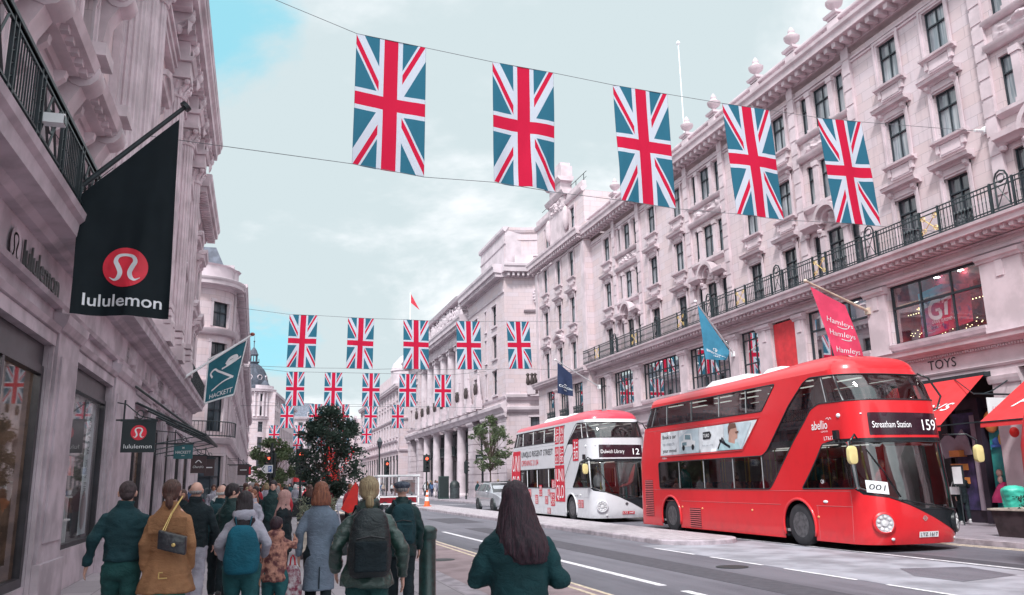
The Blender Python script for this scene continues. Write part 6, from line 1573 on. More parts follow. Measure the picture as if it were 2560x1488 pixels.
def red_bus():
    root, SM = bus('red double decker bus with open top deck windows and a 001 card in its windscreen', (13.86, 15.0, 0), 0, BUSRED, BUSRED,
        dict(unit=WHITE, pillar=flat('pillar_grey', (.25, .26, .27), .5), plate='LTZ 1617', platem=[WHITE, BLACK], badge=flat('badge_grey', (.45, .3, .3)), dest='Streatham Station', route='159', seam=flat('red_seam', (.5, .12, .13), .4)))
    # advert panel on the side
    ad = patch([[(tl(9.66), 2.36), (tl(4.84), 2.38), (tl(4.06), 3.12), (tl(9.62), 3.09)]], .012); a = ad.build('advert_panel', [flat('advert_white', (.74, .78, .82), .35)], root, smooth=True)
    fr = MB(); P = [(tl(9.69), 2.33), (tl(4.82), 2.35), (tl(4.0), 3.15), (tl(9.65), 3.12)]; D = densify(P, .3); fr.tube([surf(x, z, .01) for x, z in D + D[:1]], .018, 4); fr.build('advert_frame', [BUSRED], a)
    t = MB(); M = lambda x, z: surf(tl(9.6) + x, 2.38 + z, .018)
    put_text(t, 'Book a car', M, .12, .50, width=.92, height=.12, align='l', m=0, off=.01); put_text(t, 'to match', M, .12, .28, width=.8, height=.11, align='l', m=2); put_text(t, 'your mood', M, .12, .07, width=.92, height=.11, align='l', m=0, off=.01)
    # pale landscape, small off-road car
    t.add([M(1.25, .0), M(2.45, .0), M(2.45, .68), M(1.9, .72), M(1.25, .5)], [(0, 1, 2, 3, 4)], 1)
    M = lambda x, z: surf(tl(9.6) + x, 2.38 + z, .022)
    t.add([M(1.38, .20), M(2.22, .20), M(2.26, .34), M(2.08, .38), M(2.02, .58), M(1.58, .60), M(1.52, .40), M(1.38, .36)], [tuple(range(8))], 3)
    M = lambda x, z: surf(tl(9.6) + x, 2.38 + z, .025)
    for c in (1.52, 2.1): disc(t, c, .17, .085, M, 0, 14)
    t.add([M(1.62, .42), M(1.98, .40), M(1.96, .54), M(1.64, .56)], [(0, 1, 2, 3)], 4); t.add([M(1.44, .24), M(1.72, .24), M(1.72, .34), M(1.44, .33)], [(0, 1, 2, 3)], 4)
    for x in (1.22, 2.48, 3.86): t.quad(M(x, .0), M(x + .012, .0), M(x + .012, .73), M(x, .73), m=2)
    t.add([M(2.72, .36), M(3.12, .37), M(3.2, .47), M(3.12, .58), M(2.72, .57)], [(0, 1, 2, 3, 4)], 0)
    M2 = lambda x, z: surf(tl(9.6) + x, 2.38 + z, .03); put_text(t, 'TURO', M2, 2.92, .42, width=.34, height=.10, m=3, off=.015); put_text(t, 'Find your drive', M2, 2.98, .16, width=.62, height=.06, m=2)
    t.add([M(3.9, .01), M(4.75, .01), M(5.05, .40), M(5.3, .70), M(3.9, .72)], [(0, 1, 2, 3, 4)], 1)
    # man in pale jacket looking right
    M3 = lambda x, z: surf(tl(9.6) + x, 2.38 + z, .03)
    t.add([M3(3.45, .01), M3(4.7, .01), M3(4.62, .18), M3(4.3, .24), M3(4.0, .30), M3(3.7, .22)], [tuple(range(6))], 5)
    t.add([M3(4.12, .22), M3(4.44, .16), M3(4.46, .28), M3(4.58, .30), M3(4.60, .44), M3(4.54, .66), M3(4.2, .68), M3(4.16, .45)], [tuple(range(8))], 6)
    M4 = lambda x, z: surf(tl(9.6) + x, 2.38 + z, .036)
    t.add([M4(4.12, .42), M4(4.2, .52), M4(4.26, .58), M4(4.56, .60), M4(4.52, .72), M4(4.2, .735), M4(4.12, .62)], [tuple(range(7))], 7)
    ribbon(t, [(3.55, .05), (3.8, .36), (4.0, .14)], .06, M4, 0); ribbon(t, [(3.65, .30), (4.2, .08)], .07, M4, 0); ribbon(t, [(4.5, .46), (4.66, .48)], .05, M4, 7)
    t.build('advert_print', [BLACK, PALE, GREYINK, WHITE, flat('advert_glass', (.2, .32, .36)), flat('advert_jacket', (.40, .58, .62)), flat('advert_skin', (.52, .30, .24)), flat('advert_hair', (.16, .08, .06))], a, recalc=False)
    # lettering
    t = MB(); M = lambda x, z: surf(x, z, .012)
    put_text(t, 'abellio', M, tl(1.42), 2.70, width=.72, height=.20, off=.012); put_text(t, 'LONDON', M, tl(1.22), 2.62, width=.3, height=.04); put_text(t, 'LT617', M, tl(1.05), 2.44, width=.42, height=.085, off=.01)
    ribbon(t, spline([(tl(1.1), 2.92), (tl(1.02), 2.95), (tl(.98), 2.90), (tl(.92), 2.95), (tl(.86), 2.90)], 4), .014, M)
    put_text(t, 'OUT', M, tl(9.45), 2.24, width=.2, height=.06); t.build('side_lettering', [WHITE], root, recalc=False)
    t = MB(); put_text(t, 'Q8', lambda x, z: surf(x, z, .012), tl(1.55), 1.47, width=.13, height=.08); t.build('side_lettering', [WHITE], root, recalc=False)
    # 001 card
    t = MB(); M = lambda a_, b_: surf(tf(-1.17) + a_, 1.40 + b_ - a_ * .14, .03); M2 = lambda a_, b_: surf(tf(-1.17) + a_, 1.40 + b_ - a_ * .14, .034)
    [t.quad(M(.40 * k / 10, -.13), M(.40 * (k + 1) / 10, -.13), M(.40 * (k + 1) / 10, .13), M(.40 * k / 10, .13)) for k in range(10)]; put_text(t, '001', M2, .20, -.06, width=.30, height=.12, m=1, shear=.2); t.build('windscreen_card', [WHITE, BLACK], root, recalc=False)
    # grilles
    for v0, v1, z0, z1 in ((10.35, 10.95, .45, 1.60), (7.3, 7.95, .22, .76)):
        t = MB(); t.quad(*[surf(tl(v), z, .003) for v, z in ((v0, z0), (v1, z0), (v1, z1), (v0, z1))], m=1)
        n = int((z1 - z0) / .055)
        for k in range(n): z = z0 + (z1 - z0) * k / n; t.tube([surf(tl(v), z + .02, .012) for v in (v1, (v0 + v1) / 2, v0)], .012, 4)
        t.build('grille', [flat('grille_pink', (.62, .12, .13), .4), flat('grille_shadow', (.14, .02, .03), .6)], root)
    t = MB(); put_text(t, 'abellio', lambda x, z: surf(x, z, .02), tl(9.3), 2.245, width=.2, height=.05); t.build('small_plate', [WHITE], root, recalc=False)
    return root
red_bus()
def white_bus():
    root, SM = bus('white double decker bus covered in red square logos behind the red bus', (13.86, 30.35, 0), 0, BUSWHITE, BUSROOF,
        dict(unit=WHITE, pillar=WHITE, plate='LTZ 1447', platem=[REDPRINT, WHITE], badge=BLACK, dest='Dulwich Library', route='12', seam=flat('white_seam', (.45, .46, .5), .4), apron=MATS['bus_black_trim']))
    def S(v0, v1, z0, z1, kind, rot=False):
        sq = MB(); wt = MB(); P = [(tl(v1), z0), (tl(v0), z0), (tl(v0), z1), (tl(v1), z1)]; p = patch([P], .014, grid=.4); sq.add(p.v, p.f)
        W_, H_ = v1 - v0, z1 - z0; M = lambda a_, b_: surf(tl(v1) + a_, z0 + b_, .02)
        if kind == 'L':
            if rot:
                N = lambda a_, b_: surf(tl(v1) + b_, z0 + a_, .02)
                N = lambda a_, b_: surf(tl(v1) + W_ - b_, z0 + a_, .02); put_text(wt, 'UNI', N, H_ / 2, W_ * .55, width=H_ * .8, height=W_ * .36, off=-.0); put_text(wt, 'QLO', N, H_ / 2, W_ * .10, width=H_ * .8, height=W_ * .36)
            else: put_text(wt, 'UNI', M, W_ / 2, H_ * .55, width=W_ * .78, height=H_ * .36); put_text(wt, 'QLO', M, W_ / 2, H_ * .10, width=W_ * .8, height=H_ * .36)
        else:
            s = W_; k = H_; w = s * .09
            for pts in ([(.22, .86), (.36, .86), (.36, .60)], [(.16, .58), (.44, .58)], [(.60, .82), (.84, .82)], [(.56, .62), (.88, .62)], [(.18, .42), (.40, .42), (.38, .12), (.2, .10)], [(.22, .28), (.4, .28)], [(.58, .42), (.86, .42), (.86, .12), (.58, .12), (.58, .42)]):
                ribbon(wt, [(a * s, b * k) for a, b in pts], w, M)
        sq = sq.build('logo_square', [REDPRINT], root); wt.build('logo_mark', [WHITE], sq, recalc=False)
    S(9.55, 11.1, .9, 3.1, 'L'); S(3.35, 3.85, 3.2, 3.95, 'L'); S(3.95, 4.45, 3.2, 3.95, 'J'); S(3.35, 3.85, 2.35, 3.08, 'J'); S(3.95, 4.45, 2.35, 3.08, 'L')
    S(1.55, 2.25, 2.42, 3.30, 'J'); S(3.3, 4.45, .75, 2.28, 'L'); S(4.55, 4.95, 1.3, 1.68, 'J'); S(6.3, 6.7, .95, 1.45, 'L'); S(4.6, 5.15, .55, 1.12, 'L', True); S(5.2, 5.5, 1.0, 1.25, 'J'); S(5.5, 5.9, .62, .95, 'L')
    S(1.5, 1.78, .55, .85, 'J'); S(1.15, 1.43, .55, .85, 'L'); S(5.2, 5.6, .2, .45, 'J'); S(6.9, 7.3, .6, 1.0, 'J'); S(7.9, 8.3, .9, 1.25, 'L')
    t = MB(); M = lambda x, z: surf(x, z, .018); put_text(t, 'UNIQLO REGENT STREET', M, tl(9.35), 2.78, width=4.6, height=.26, align='l', m=0); put_text(t, 'OPENING 21.04', M, tl(9.35), 2.36, width=2.6, height=.26, align='l', m=1)
    put_text(t, 'UNIQLO.COM', M, tl(2.0), .99, width=.5, height=.06, m=0, off=.01); t.build('side_lettering', [BLACK, REDPRINT], root, recalc=False)
    # white vinyl over the stair glass, as on the wrapped bus
    p = patch([[(tl(3.0), 3.12), (tl(4.55), 3.12), (tl(4.55), 1.30), (tl(3.5), 1.30), (tl(2.54), 2.4), (tl(1.9), 3.1)][::-1]], .005); p.build('wrap_panel', [BUSWHITE], root, smooth=True)
    p = patch([[(tl(9.0), 3.98), (tl(9.0), 3.97), (tl(1.9), 3.97), (tl(2.2), 3.25), (tl(4.5), 3.25), (tl(4.5), 3.99)]], .005)
    patch([[(tl(3.32), 3.98), (tl(4.5), 3.98), (tl(4.5), 3.1), (tl(3.0), 3.1), (tl(2.4), 3.5), (tl(1.62), 3.98)][::-1]], .007).build('wrap_panel', [BUSWHITE], root, smooth=True)
    return root
white_bus()
def third_bus():
    blk = MATS['bus_black_trim']
    root = empty('double_decker_bus', (14.12, .2, 0), 'red bus of which only the rounded rear edge shows at the right frame edge', 'bus')
    holes = [P_UP, P_CAB, P_STAIR]
    sh, ts = body_shell(holes); sh.build('body', [BUSRED], root, smooth=32); roof_mesh(ts).build('roof', [BUSRED], root, smooth=40)
    for nm, P in (('stair_window', P_STAIR), ('upper_window', P_UP), ('cab_window', P_CAB)): patch([P], -.012).build(nm, [MATS['tyre_rubber']], root, smooth=True)
    for v in (VF, VR): wheel(root, -1.12, v, 1, MATS['tyre_rubber'], MATS['wheel_rim'])
third_bus()
# ---------------------------------------------------------------- people
def hairmat(name, col, col2=None):
    m, b = newmat(name); co = coord('Object'); x, y, z = sep(co)
    s = nz(comb(x * 110, y * 110, z * 5.0), 1.0, 4, .7); c = mixc(ramp(s, .35, .65), col, col2 or tuple(v * .35 for v in col))
    E.nt.links.new(c.s, b.inputs['Base Color']); b.inputs['Roughness'].default_value = .5; bump(b, s, .9, .012); return m
def cloth_m(name, col, rough=.8, spec=.3, coat=0, weave=260, col2=None, sc_=3, var=.3):
    m, b = newmat(name); co = coord('Object')
    c2 = col2 or tuple(v * (1 - var) for v in col); n = ramp(nz(co, sc_, 5, .6), .38, .62); c = mixc(n, col, c2)
    E.nt.links.new(c.s, b.inputs['Base Color']); b.inputs['Roughness'].default_value = rough; b.inputs['Specular IOR Level'].default_value = spec
    b.inputs['Coat Weight'].default_value = coat; b.inputs['Coat Roughness'].default_value = .25
    x, y, z = sep(co); r = (nz(comb(x * 1.0, y, z * 1.7), 9, 5, .6, .6) - .5).abs() * 2.0
    bump(b, nz(co, weave, 2) * .05 - r + nz(co, 26, 4, .6) * .35, .5, .025); return m
SKIN = [mat('skin_light', (.62, .36, .29), .5, var=.15, sc_=8), mat('skin_tan', (.42, .22, .15), .5, var=.15, sc_=8), mat('skin_dark', (.16, .08, .055), .5, var=.15, sc_=8)]
HAIR = dict(dark=hairmat('hair_dark', (.03, .02, .028)), auburn=hairmat('hair_auburn', (.34, .13, .07), (.12, .04, .03)), brown=hairmat('hair_brown', (.12, .055, .045)), blond=hairmat('hair_blond', (.42, .33, .19), (.20, .14, .08)),
            grey=hairmat('hair_grey', (.38, .36, .37)), plum=hairmat('hair_plum', (.050, .018, .030), (.008, .005, .012)), white=hairmat('hair_white', (.7, .68, .68), (.5, .48, .5)), stubble=mat('hair_cropped', (.06, .04, .045), .8, var=.4, sc_=30, bs=90, bst=.5))
SHOE = flat('shoe_dark', (.03, .03, .035), .5); SHOEW = flat('shoe_white', (.6, .6, .62), .5)
def T3(p): return Vector(p)
def hand(mb, w, d, H, side, curl=.5, thumb_dir=None):
    """palm, four fingers and a thumb growing from the wrist w along the forearm direction d; palm faces the body"""
    d = Vector(d).normalized(); inward = Vector((-side, 0, 0)); inward = (inward - d * inward.dot(d)).normalized(); f = d.cross(inward).normalized()
    if f.y < 0: f = -f
    s = H / 1.7; L = .082 * s; palm = Vector(w) + d * L * .5
    mb.tube([Vector(w) - d * .03 * s, Vector(w), palm, Vector(w) + d * L], [(.030 * s, .021 * s), (.033 * s, .019 * s), (.043 * s, .017 * s), (.040 * s, .014 * s)], 10, ref=inward) if False else None
    rings = []
    for t, a, b in ((-.03, .028, .022), (0, .030, .019), (.035, .040, .017), (.07, .043, .015), (.088, .038, .012)):
        c = Vector(w) + d * t * s; rings.append([tuple(c + f * (a * s * math.cos(q)) + inward * (b * s * math.sin(q))) for q in [2 * PI * k / 12 for k in range(12)]])
    mb.ring_loft(rings)
    for k, ln in enumerate((.062, .072, .068, .052)):
        base = Vector(w) + d * .080 * s + f * (.030 - .0205 * k) * s; dirv = (d + f * (.16 - .11 * k)).normalized(); pts = [base]; cur = base; dd = dirv
        for seg in (.42, .32, .26):
            dd = (dd + inward * curl * (.35 + .08 * k)).normalized(); cur = cur + dd * ln * seg * s; pts.append(cur)
        mb.tube(pts, [.0095 * s, .0092 * s, .0085 * s, .006 * s], 7)
    tb = Vector(w) + d * .022 * s + f * .026 * s; t1 = tb + (d * .5 + f * .75 + inward * .2).normalized() * .034 * s; t2 = t1 + (d * .85 + f * .3 + inward * .35).normalized() * .032 * s
    mb.tube([tb, t1, t2], [.0125 * s, .011 * s, .007 * s], 7)
def head_mesh(mb, c, s, yaw=0, tilt=0, ears=True):
    """c: centre of the head, s: scale (1 for a 1.7 m adult); faces +Y before yaw"""
    q = Matrix.Rotation(yaw, 3, 'Z') @ Matrix.Rotation(tilt, 3, 'X')
    def A(p): return tuple(Vector(c) + q @ (Vector(p) * s))
    def el(p, r, n=16, k=10): mb.ell(A(p), tuple(v * s for v in r), n, k, rot=q)
    el((0, -.012, .022), (.074, .092, .088), 20, 14); el((0, .022, -.030), (.056, .066, .072)); el((0, .048, -.072), (.034, .034, .028))      # skull, face, chin
    el((0, .092, -.012), (.013, .020, .024), 8, 6); el((0, .100, -.026), (.016, .014, .010), 8, 6)                                            # nose
    el((0, .082, .022), (.050, .014, .010), 10, 6); el((0, .080, -.052), (.024, .012, .007), 10, 6)                                           # brow, lips
    for sx in (-1, 1):
        el((sx * .036, .060, -.022), (.022, .022, .018), 8, 6)
        if ears: el((sx * .078, -.006, -.008), (.010, .020, .032), 10, 8); el((sx * .084, -.014, .006), (.008, .016, .018), 8, 6)
    return A, q
def ringz(c, rx, ry, z, n=22, sup=1.0, yoff=0, fold=0, k=9, ph=0):
    out = []
    for j in range(n):
        a = 2 * PI * j / n; ca, sa = math.cos(a), math.sin(a); m = 1 + fold * math.sin(k * a + ph)
        out.append((c[0] + rx * m * math.copysign(abs(ca) ** sup, ca), c[1] + yoff + ry * m * math.copysign(abs(sa) ** sup, sa), z))
    return out
def wrinkle(amp, f=9, seed=0, vert=0):
    def d(co, n):
        p = Vector((co.x * f + seed, co.y * f, co.z * f * (.45 if vert else 1.5)))
        r = 1 - abs(mnoise.noise(p)) * 2.2
        return amp * (r * .6 + mnoise.noise(p * .5) * 1.0)
    return d
PN = [0]
def person(label, x, y, H, rz=0, z=.03, top=None, topm=None, legm=None, hairstyle='short', hairm=None, skin=0, stride=.3, arms=None, hem=.50, flare=0, collar=.03, build=1.0, shoes=None, group=None, near=True,
           skirt=None, head_yaw=0, head_tilt=0, lean=0, sleeve=1.0, wr=.018, voxel=None, hood=False, cat='person', hipw=1.0, extra=None, puff=0):
    s = H / 1.7; root = empty('person', (x, y, z), label, cat, group, rz); PN[0] += 1; sd = PN[0] * 3.3
    W = .172 * s * build; zs, zn, zh = .815 * H, .865 * H, .925 * H; hip = .53 * H; yl = lambda zz: lean * max(0, zz - hip)
    # arm joints
    arms = arms or {}
    def arm(side):
        d = arms.get('L' if side < 0 else 'R')
        if d: return [Vector((math.copysign(min(abs(p[0]), .165 + max(0, abs(p[0]) - .165) * .62), p[0]) if n else side * W * .80 / s, p[1], p[2] - (.045 if not n else 0))) * s for n, p in enumerate(d)]
        sw = stride * side * .35
        return [Vector((side * W * .80, yl(zs), zs - .06)), Vector((side * (W + .035 * s), yl(1.1) + sw * .15 - .02, zs - .285 * s)), Vector((side * (W + .03 * s), yl(1.0) + sw * .55 + .05, zs - .53 * s))]
    AL, AR_ = arm(-1), arm(1)
    # leg joints, s>0 left foot ahead
    def leg(side):
        f = -side * stride
        hipp = Vector((side * .088 * s * hipw, 0, hip - .02)); foot = Vector((side * .085 * s, f * .42 * s, .085 * s + (.07 * s if f < -.25 else 0)))
        kn = (hipp + foot) / 2 + Vector((0, (.05 if f > 0 else .03) * s + .0, .02 * s)); return hipp, kn, foot
    LL, LR = leg(-1), leg(1)
    # ---- body: one continuous surface
    b = MB(); hc = (0, yl(zh) + .01, zh)
    A, q = head_mesh(b, hc, s, head_yaw, head_tilt)
    b.ring_loft([ringz((0, 0), r, r * .95, zz, 14, yoff=yl(zz) - .005) for r, zz in ((.062 * s, zn - .05 * s), (.054 * s, zn - .005), (.052 * s, zn + .03 * s), (.05 * s, zh - .02 * s))])
    b.ring_loft([ringz((0, 0), rx * s, ry * s, zz * H, 14, yoff=yl(zz * H)) for rx, ry, zz in ((.10, .08, .49), (.13, .09, .53), (.11, .08, .62), (.13, .09, .72), (.15, .085, .79), (.11, .07, .83), (.05, .05, .85))])
    for (a0, a1, a2), side in ((AL, -1), (AR_, 1)):
        b.tube([Vector((0, yl(zs), zs - .03)), a0, a1, a2], [.04 * s, .034 * s, .028 * s, .024 * s], 10); hand(b, a2, (a2 - a1), H, side, .45)
    for h, k, f in (LL, LR):
        b.tube([h, k, f], [.07 * s, .048 * s, .034 * s], 10); b.tube([f, f + Vector((0, .03, -.05)) * s, f + Vector((0, .13, -.06)) * s], [.032 * s, .035 * s, .028 * s], 8)
    bm = SKIN[skin]
    if near: b = fuse(b, voxel or .0085, 3)
    b.build('body', [bm], root, smooth=True)
    # ---- trousers
    lm = legm
    t = MB()
    if skirt:
        t.ring_loft([ringz((0, 0), r * s, r * .85 * s, zz * H, 36, fold=fo, k=7, ph=sd) for r, zz, fo in ((.11, .56, 0), (.13, .50, .01), (.18, .35, .05), (.24, .18, .08), (.27, .06, .10))])
    else:
        t.ring_loft([ringz((0, 0), rx * s * hipw, ry * s * hipw, zz * H, 20, .9) for rx, ry, zz in ((.135, .10, .60), (.155, .118, .565), (.168, .128, .52), (.155, .12, .475), (.09, .09, .455))])
        for h, k, f in (LL, LR): t.tube([h + Vector((0, 0, .02)), h * .6 + k * .4, k, k * .5 + f * .5 + Vector((0, -.012, 0)), f + Vector((0, 0, .0))], [.098 * s * hipw, .088 * s * hipw, .066 * s, .062 * s, .052 * s], 14)
    if near: t = fuse(t, .016, 3, wrinkle(wr * .8, 8, sd))
    t.build('skirt' if skirt else 'trousers', [lm], root, smooth=True)
    for h, k, f in (LL, LR):
        sh = MB(); tp = .35 if f.y < -.05 else 0
        c = f + Vector((0, .045 * s, -.052 * s)); sh.ell(tuple(c), (.045 * s, .125 * s, .038 * s), 12, 8); sh.ell(tuple(f + Vector((0, -.02, -.02)) * s), (.042 * s, .06 * s, .055 * s), 10, 6); sh.box(c.x - .04 * s, c.x + .04 * s, c.y - .115 * s, c.y + .115 * s, c.z - .036 * s, c.z - .015 * s)
        sh.build('shoe', [shoes or SHOE], root, smooth=50)
    # ---- jacket or coat
    j = MB(); hz = hem * H; rings = []
    prof = [(hz, .172 + flare, .135 + flare * .8), ((hz + .60 * H) / 2, .168 + flare * .5, .132 + flare * .4), (.60 * H, .158, .122), (.66 * H, .160, .120), (.73 * H, .176, .122), (.775 * H, .176, .114), (.805 * H, .150, .100), (.832 * H, .110, .082), (.850 * H, .078, .070), (.865 * H, .064, .062)]
    if hem > .58: prof = [(hz, .165, .125)] + prof[3:]
    for zz, rx, ry in prof:
        fo = flare * .30 * max(0, (.62 * H - zz) / (.62 * H - hz + .01)) if flare > .03 else 0
        rings.append(ringz((0, 0), (rx * build * .93 + puff) * s, (ry * (build * .5 + .5) + puff) * s, zz, 40, .86, yoff=yl(zz), fold=fo, k=9, ph=sd))
    j.ring_loft(rings)
    for a0, a1, a2 in (AL, AR_):
        e = a1 + (a2 - a1) * sleeve; mid = a1 * .5 + a0 * .5
        j.tube([Vector((a0.x * .55, a0.y, a0.z + .0)), a0 + Vector((0, 0, -.012)), mid, a1, (a1 + e) / 2, e], [(.05 + puff) * s, (.062 + puff) * s * (build * .5 + .5), (.058 + puff) * s, (.052 + puff) * s, (.047 + puff) * s, (.042 + puff * .5) * s], 14)
    if collar: j.ring_loft([ringz((0, 0), r * s, r * .98 * s, zz, 24, yoff=yl(zz) - .008) for r, zz in ((.085, .845 * H), (.078, .865 * H), (.074, .865 * H + collar), (.060, .865 * H + collar), (.058, .85 * H))])
    if hood:
        j.ell((0, -.075 * s + yl(zn), zn - .035 * s), (.13 * s, .065 * s, .075 * s), 16, 10); j.ell((0, -.05 * s + yl(zn), zn - .01 * s), (.10 * s, .075 * s, .05 * s), 16, 10)
    if extra: extra(j, s, H)
    if near: j = fuse(j, .013, 7, wrinkle(wr, 8.5, sd + 1))
    jk = j.build('jacket', [topm], root, smooth=True)
    # ---- hair
    hm = hairm; h = MB()
    def el(p, r, n=20, k=12): h.ell(A(p), tuple(v * s for v in r), n, k, rot=q)
    if hairstyle in ('short', 'crop'):
        g = .006 if hairstyle == 'crop' else .014
        el((0, -.022, .034), (.074 + g, .088 + g, .082 + g)); el((0, -.050, -.005), (.062 + g, .056 + g, .060 + g))
    elif hairstyle == 'bald': h = None
    elif hairstyle == 'ring': el((0, -.045, -.012), (.078, .060, .036))
    elif hairstyle in ('long', 'bob', 'pony', 'curly', 'straight'):
        el((0, -.020, .034), (.088, .104, .096))
        yb = hc[1]
        if hairstyle == 'bob':
            h.ring_loft([ringz((0, 0), r * s, ry * s, hc[2] + zz * s, 24, yoff=yb + yo * s, fold=fo, k=11, ph=sd) for r, ry, zz, yo, fo in ((.080, .09, .05, -.025, 0), (.100, .10, .0, -.03, .02), (.112, .10, -.06, -.03, .04), (.118, .095, -.11, -.032, .06), (.105, .08, -.15, -.035, .10))])
        elif hairstyle == 'straight':
            h.ring_loft([ringz((max(0, -zz) ** 2 * .5 * s, 0), r * s, ry * s, hc[2] + zz * s, 30, yoff=yb + yo * s, fold=fo, k=13, ph=sd) for r, ry, zz, yo, fo in ((.086, .092, .05, -.025, 0), (.104, .104, -.02, -.03, .01), (.122, .112, -.10, -.04, .03), (.142, .112, -.17, -.055, .05), (.152, .105, -.24, -.08, .09), (.138, .08, -.30, -.105, .16), (.085, .04, -.36, -.125, .26))])
        elif hairstyle in ('long', 'curly'):
            for k in range(9 if hairstyle == 'curly' else 6):
                a = (k / (8 if hairstyle == 'curly' else 5) - .5); xx = a * .13 * s
                pts = [(xx * .8, yb - .07 * s, hc[2] + .02 * s)]
                for i in range(1, 6): pts.append((xx * (1 + .02 * i) + .012 * s * math.sin(i * 2.1 + k) * (1.6 if hairstyle == 'curly' else .6) , yb - (.085 + .008 * i) * s - abs(a) * -.03 * s, hc[2] - .065 * i * s * (1 if hairstyle == 'curly' else .85)))
                h.tube(pts, [.04 * s, .042 * s, .04 * s, .036 * s, .028 * s, .012 * s], 8)
        elif hairstyle == 'pony':
            el((0, -.05, -.02), (.075, .065, .06))
            h.tube([A((0, -.095, -.035)), A((0, -.125, -.06)), A((.004, -.120, -.115)), A((.006, -.108, -.16))], [.020 * s, .034 * s, .036 * s, .010 * s], 10)
    elif hairstyle == 'bun': el((0, -.020, .034), (.086, .102, .094)); el((0, -.12, .03), (.045, .04, .045))
    elif hairstyle == 'hijab':
        el((0, -.012, .025), (.094, .108, .104)); h.ring_loft([ringz((0, 0), r * s, ry * s, hc[2] + zz * s, 26, yoff=hc[1] + yo * s, fold=.03, k=6) for r, ry, zz, yo in ((.085, .09, .03, -.02), (.088, .094, -.05, -.015), (.085, .10, -.12, 0), (.13, .12, -.19, .0), (.15, .13, -.30, .02), (.11, .11, -.42, .04))])
    elif hairstyle == 'cap':
        el((0, -.030, .012), (.078, .080, .050)); h2 = MB(); h2.ell(A((0, -.008, .062)), (.108 * s, .125 * s, .050 * s), 22, 10, rot=q); h2.ell(A((0, .085, .045)), (.06 * s, .06 * s, .014 * s), 14, 6, rot=q); h2.ell(A((0, -.01, .035)), (.090 * s, .105 * s, .035 * s), 22, 8, rot=q)
        (fuse(h2, .012, 3) if near else h2).build('flat_cap', [extra_m['cap']], root, smooth=True)
    if h and h.v:
        if near and hairstyle not in ('crop',): h = fuse(h, .010, 3, lambda co, n: .007 * mnoise.noise(Vector((co.x * 48, co.y * 48, co.z * 5))))
        h.build('headscarf' if hairstyle == 'hijab' else 'hair', [hm], root, smooth=True)
    return root, dict(AL=AL, AR=AR_, W=W, s=s, H=H, zs=zs, zn=zn, A=A)
extra_m = dict(cap=cloth_m('tweed_cap', (.11, .13, .17), col2=(.05, .06, .09), sc_=40))
def at_person(root, p): return root.matrix_basis @ Vector(p)
def local(root, p):
    a = root.rotation_euler.z; x, y, z = p; return (root.location.x + x * math.cos(a) - y * math.sin(a), root.location.y + x * math.sin(a) + y * math.cos(a), root.location.z + z)
def backpack(label, root, info, m, w=.155, h=.25, d=.10, zc=.70, m2=None, soft=False, drop=0):
    s = info['s']; H = info['H']; o = empty('backpack', local(root, (0, -.13 * s, zc * H)), label, 'backpack', rz=root.rotation_euler.z)
    t = MB(); rings = []
    for zz, rx, ry in ((-1, .80, .75), (-.9, .98, .95), (-.4, 1.05, 1.1), (.2, 1.0, 1.0), (.7, .86, .8), (.93, .6, .55), (1.0, .35, .3)): rings.append(ringz((0, 0), w * rx * s, d * ry * s, zz * h * s, 22, .75, yoff=-d * .75 * s))
    t.ring_loft(rings); t = fuse(t, .014, 2, wrinkle(.007 if not soft else .016, 10 if not soft else 7, w * 40, vert=soft)); t.build('bag_body', [m], o, smooth=True)
    if not soft:
        t = MB(); t.ring_loft([ringz((0, 0), w * .8 * s, .05 * s, zz * s, 20, .6, yoff=-d * 1.72 * s) for zz in (-h * .82, -h * .7, -h * .05, h * .05)]); t = fuse(t, .012, 2, wrinkle(.005, 12, 3)); t.build('pocket', [m2 or m], o, smooth=True)
        t = MB(); t.tube([(-w * .7 * s, -d * 1.70 * s, h * .12 * s), (0, -d * 1.86 * s, h * .2 * s), (w * .7 * s, -d * 1.70 * s, h * .12 * s)], .006, 5); t.tube([(0, -d * 1.95 * s, -h * .1 * s), (.004, -d * 2.0 * s, -h * .35 * s)], .008, 5); t.build('zip', [SHOE], o)
    for sx in (-1, 1):
        t = MB(); zt = (.845 - zc) * H; t.tube([(sx * .06 * s, -.04 * s, h * .75 * s), (sx * .085 * s, -.01 * s, zt - .02), (sx * .095 * s, .09 * s, zt + .012), (sx * .11 * s, .20 * s, zt - .05), (sx * .135 * s, .24 * s, zt - .20)], [(.026 * s, .008)] * 5 if not soft else [(.006, .006)] * 5, 8, flat=1)
        t.build('strap', [m2 or m], o, smooth=True)
    return o
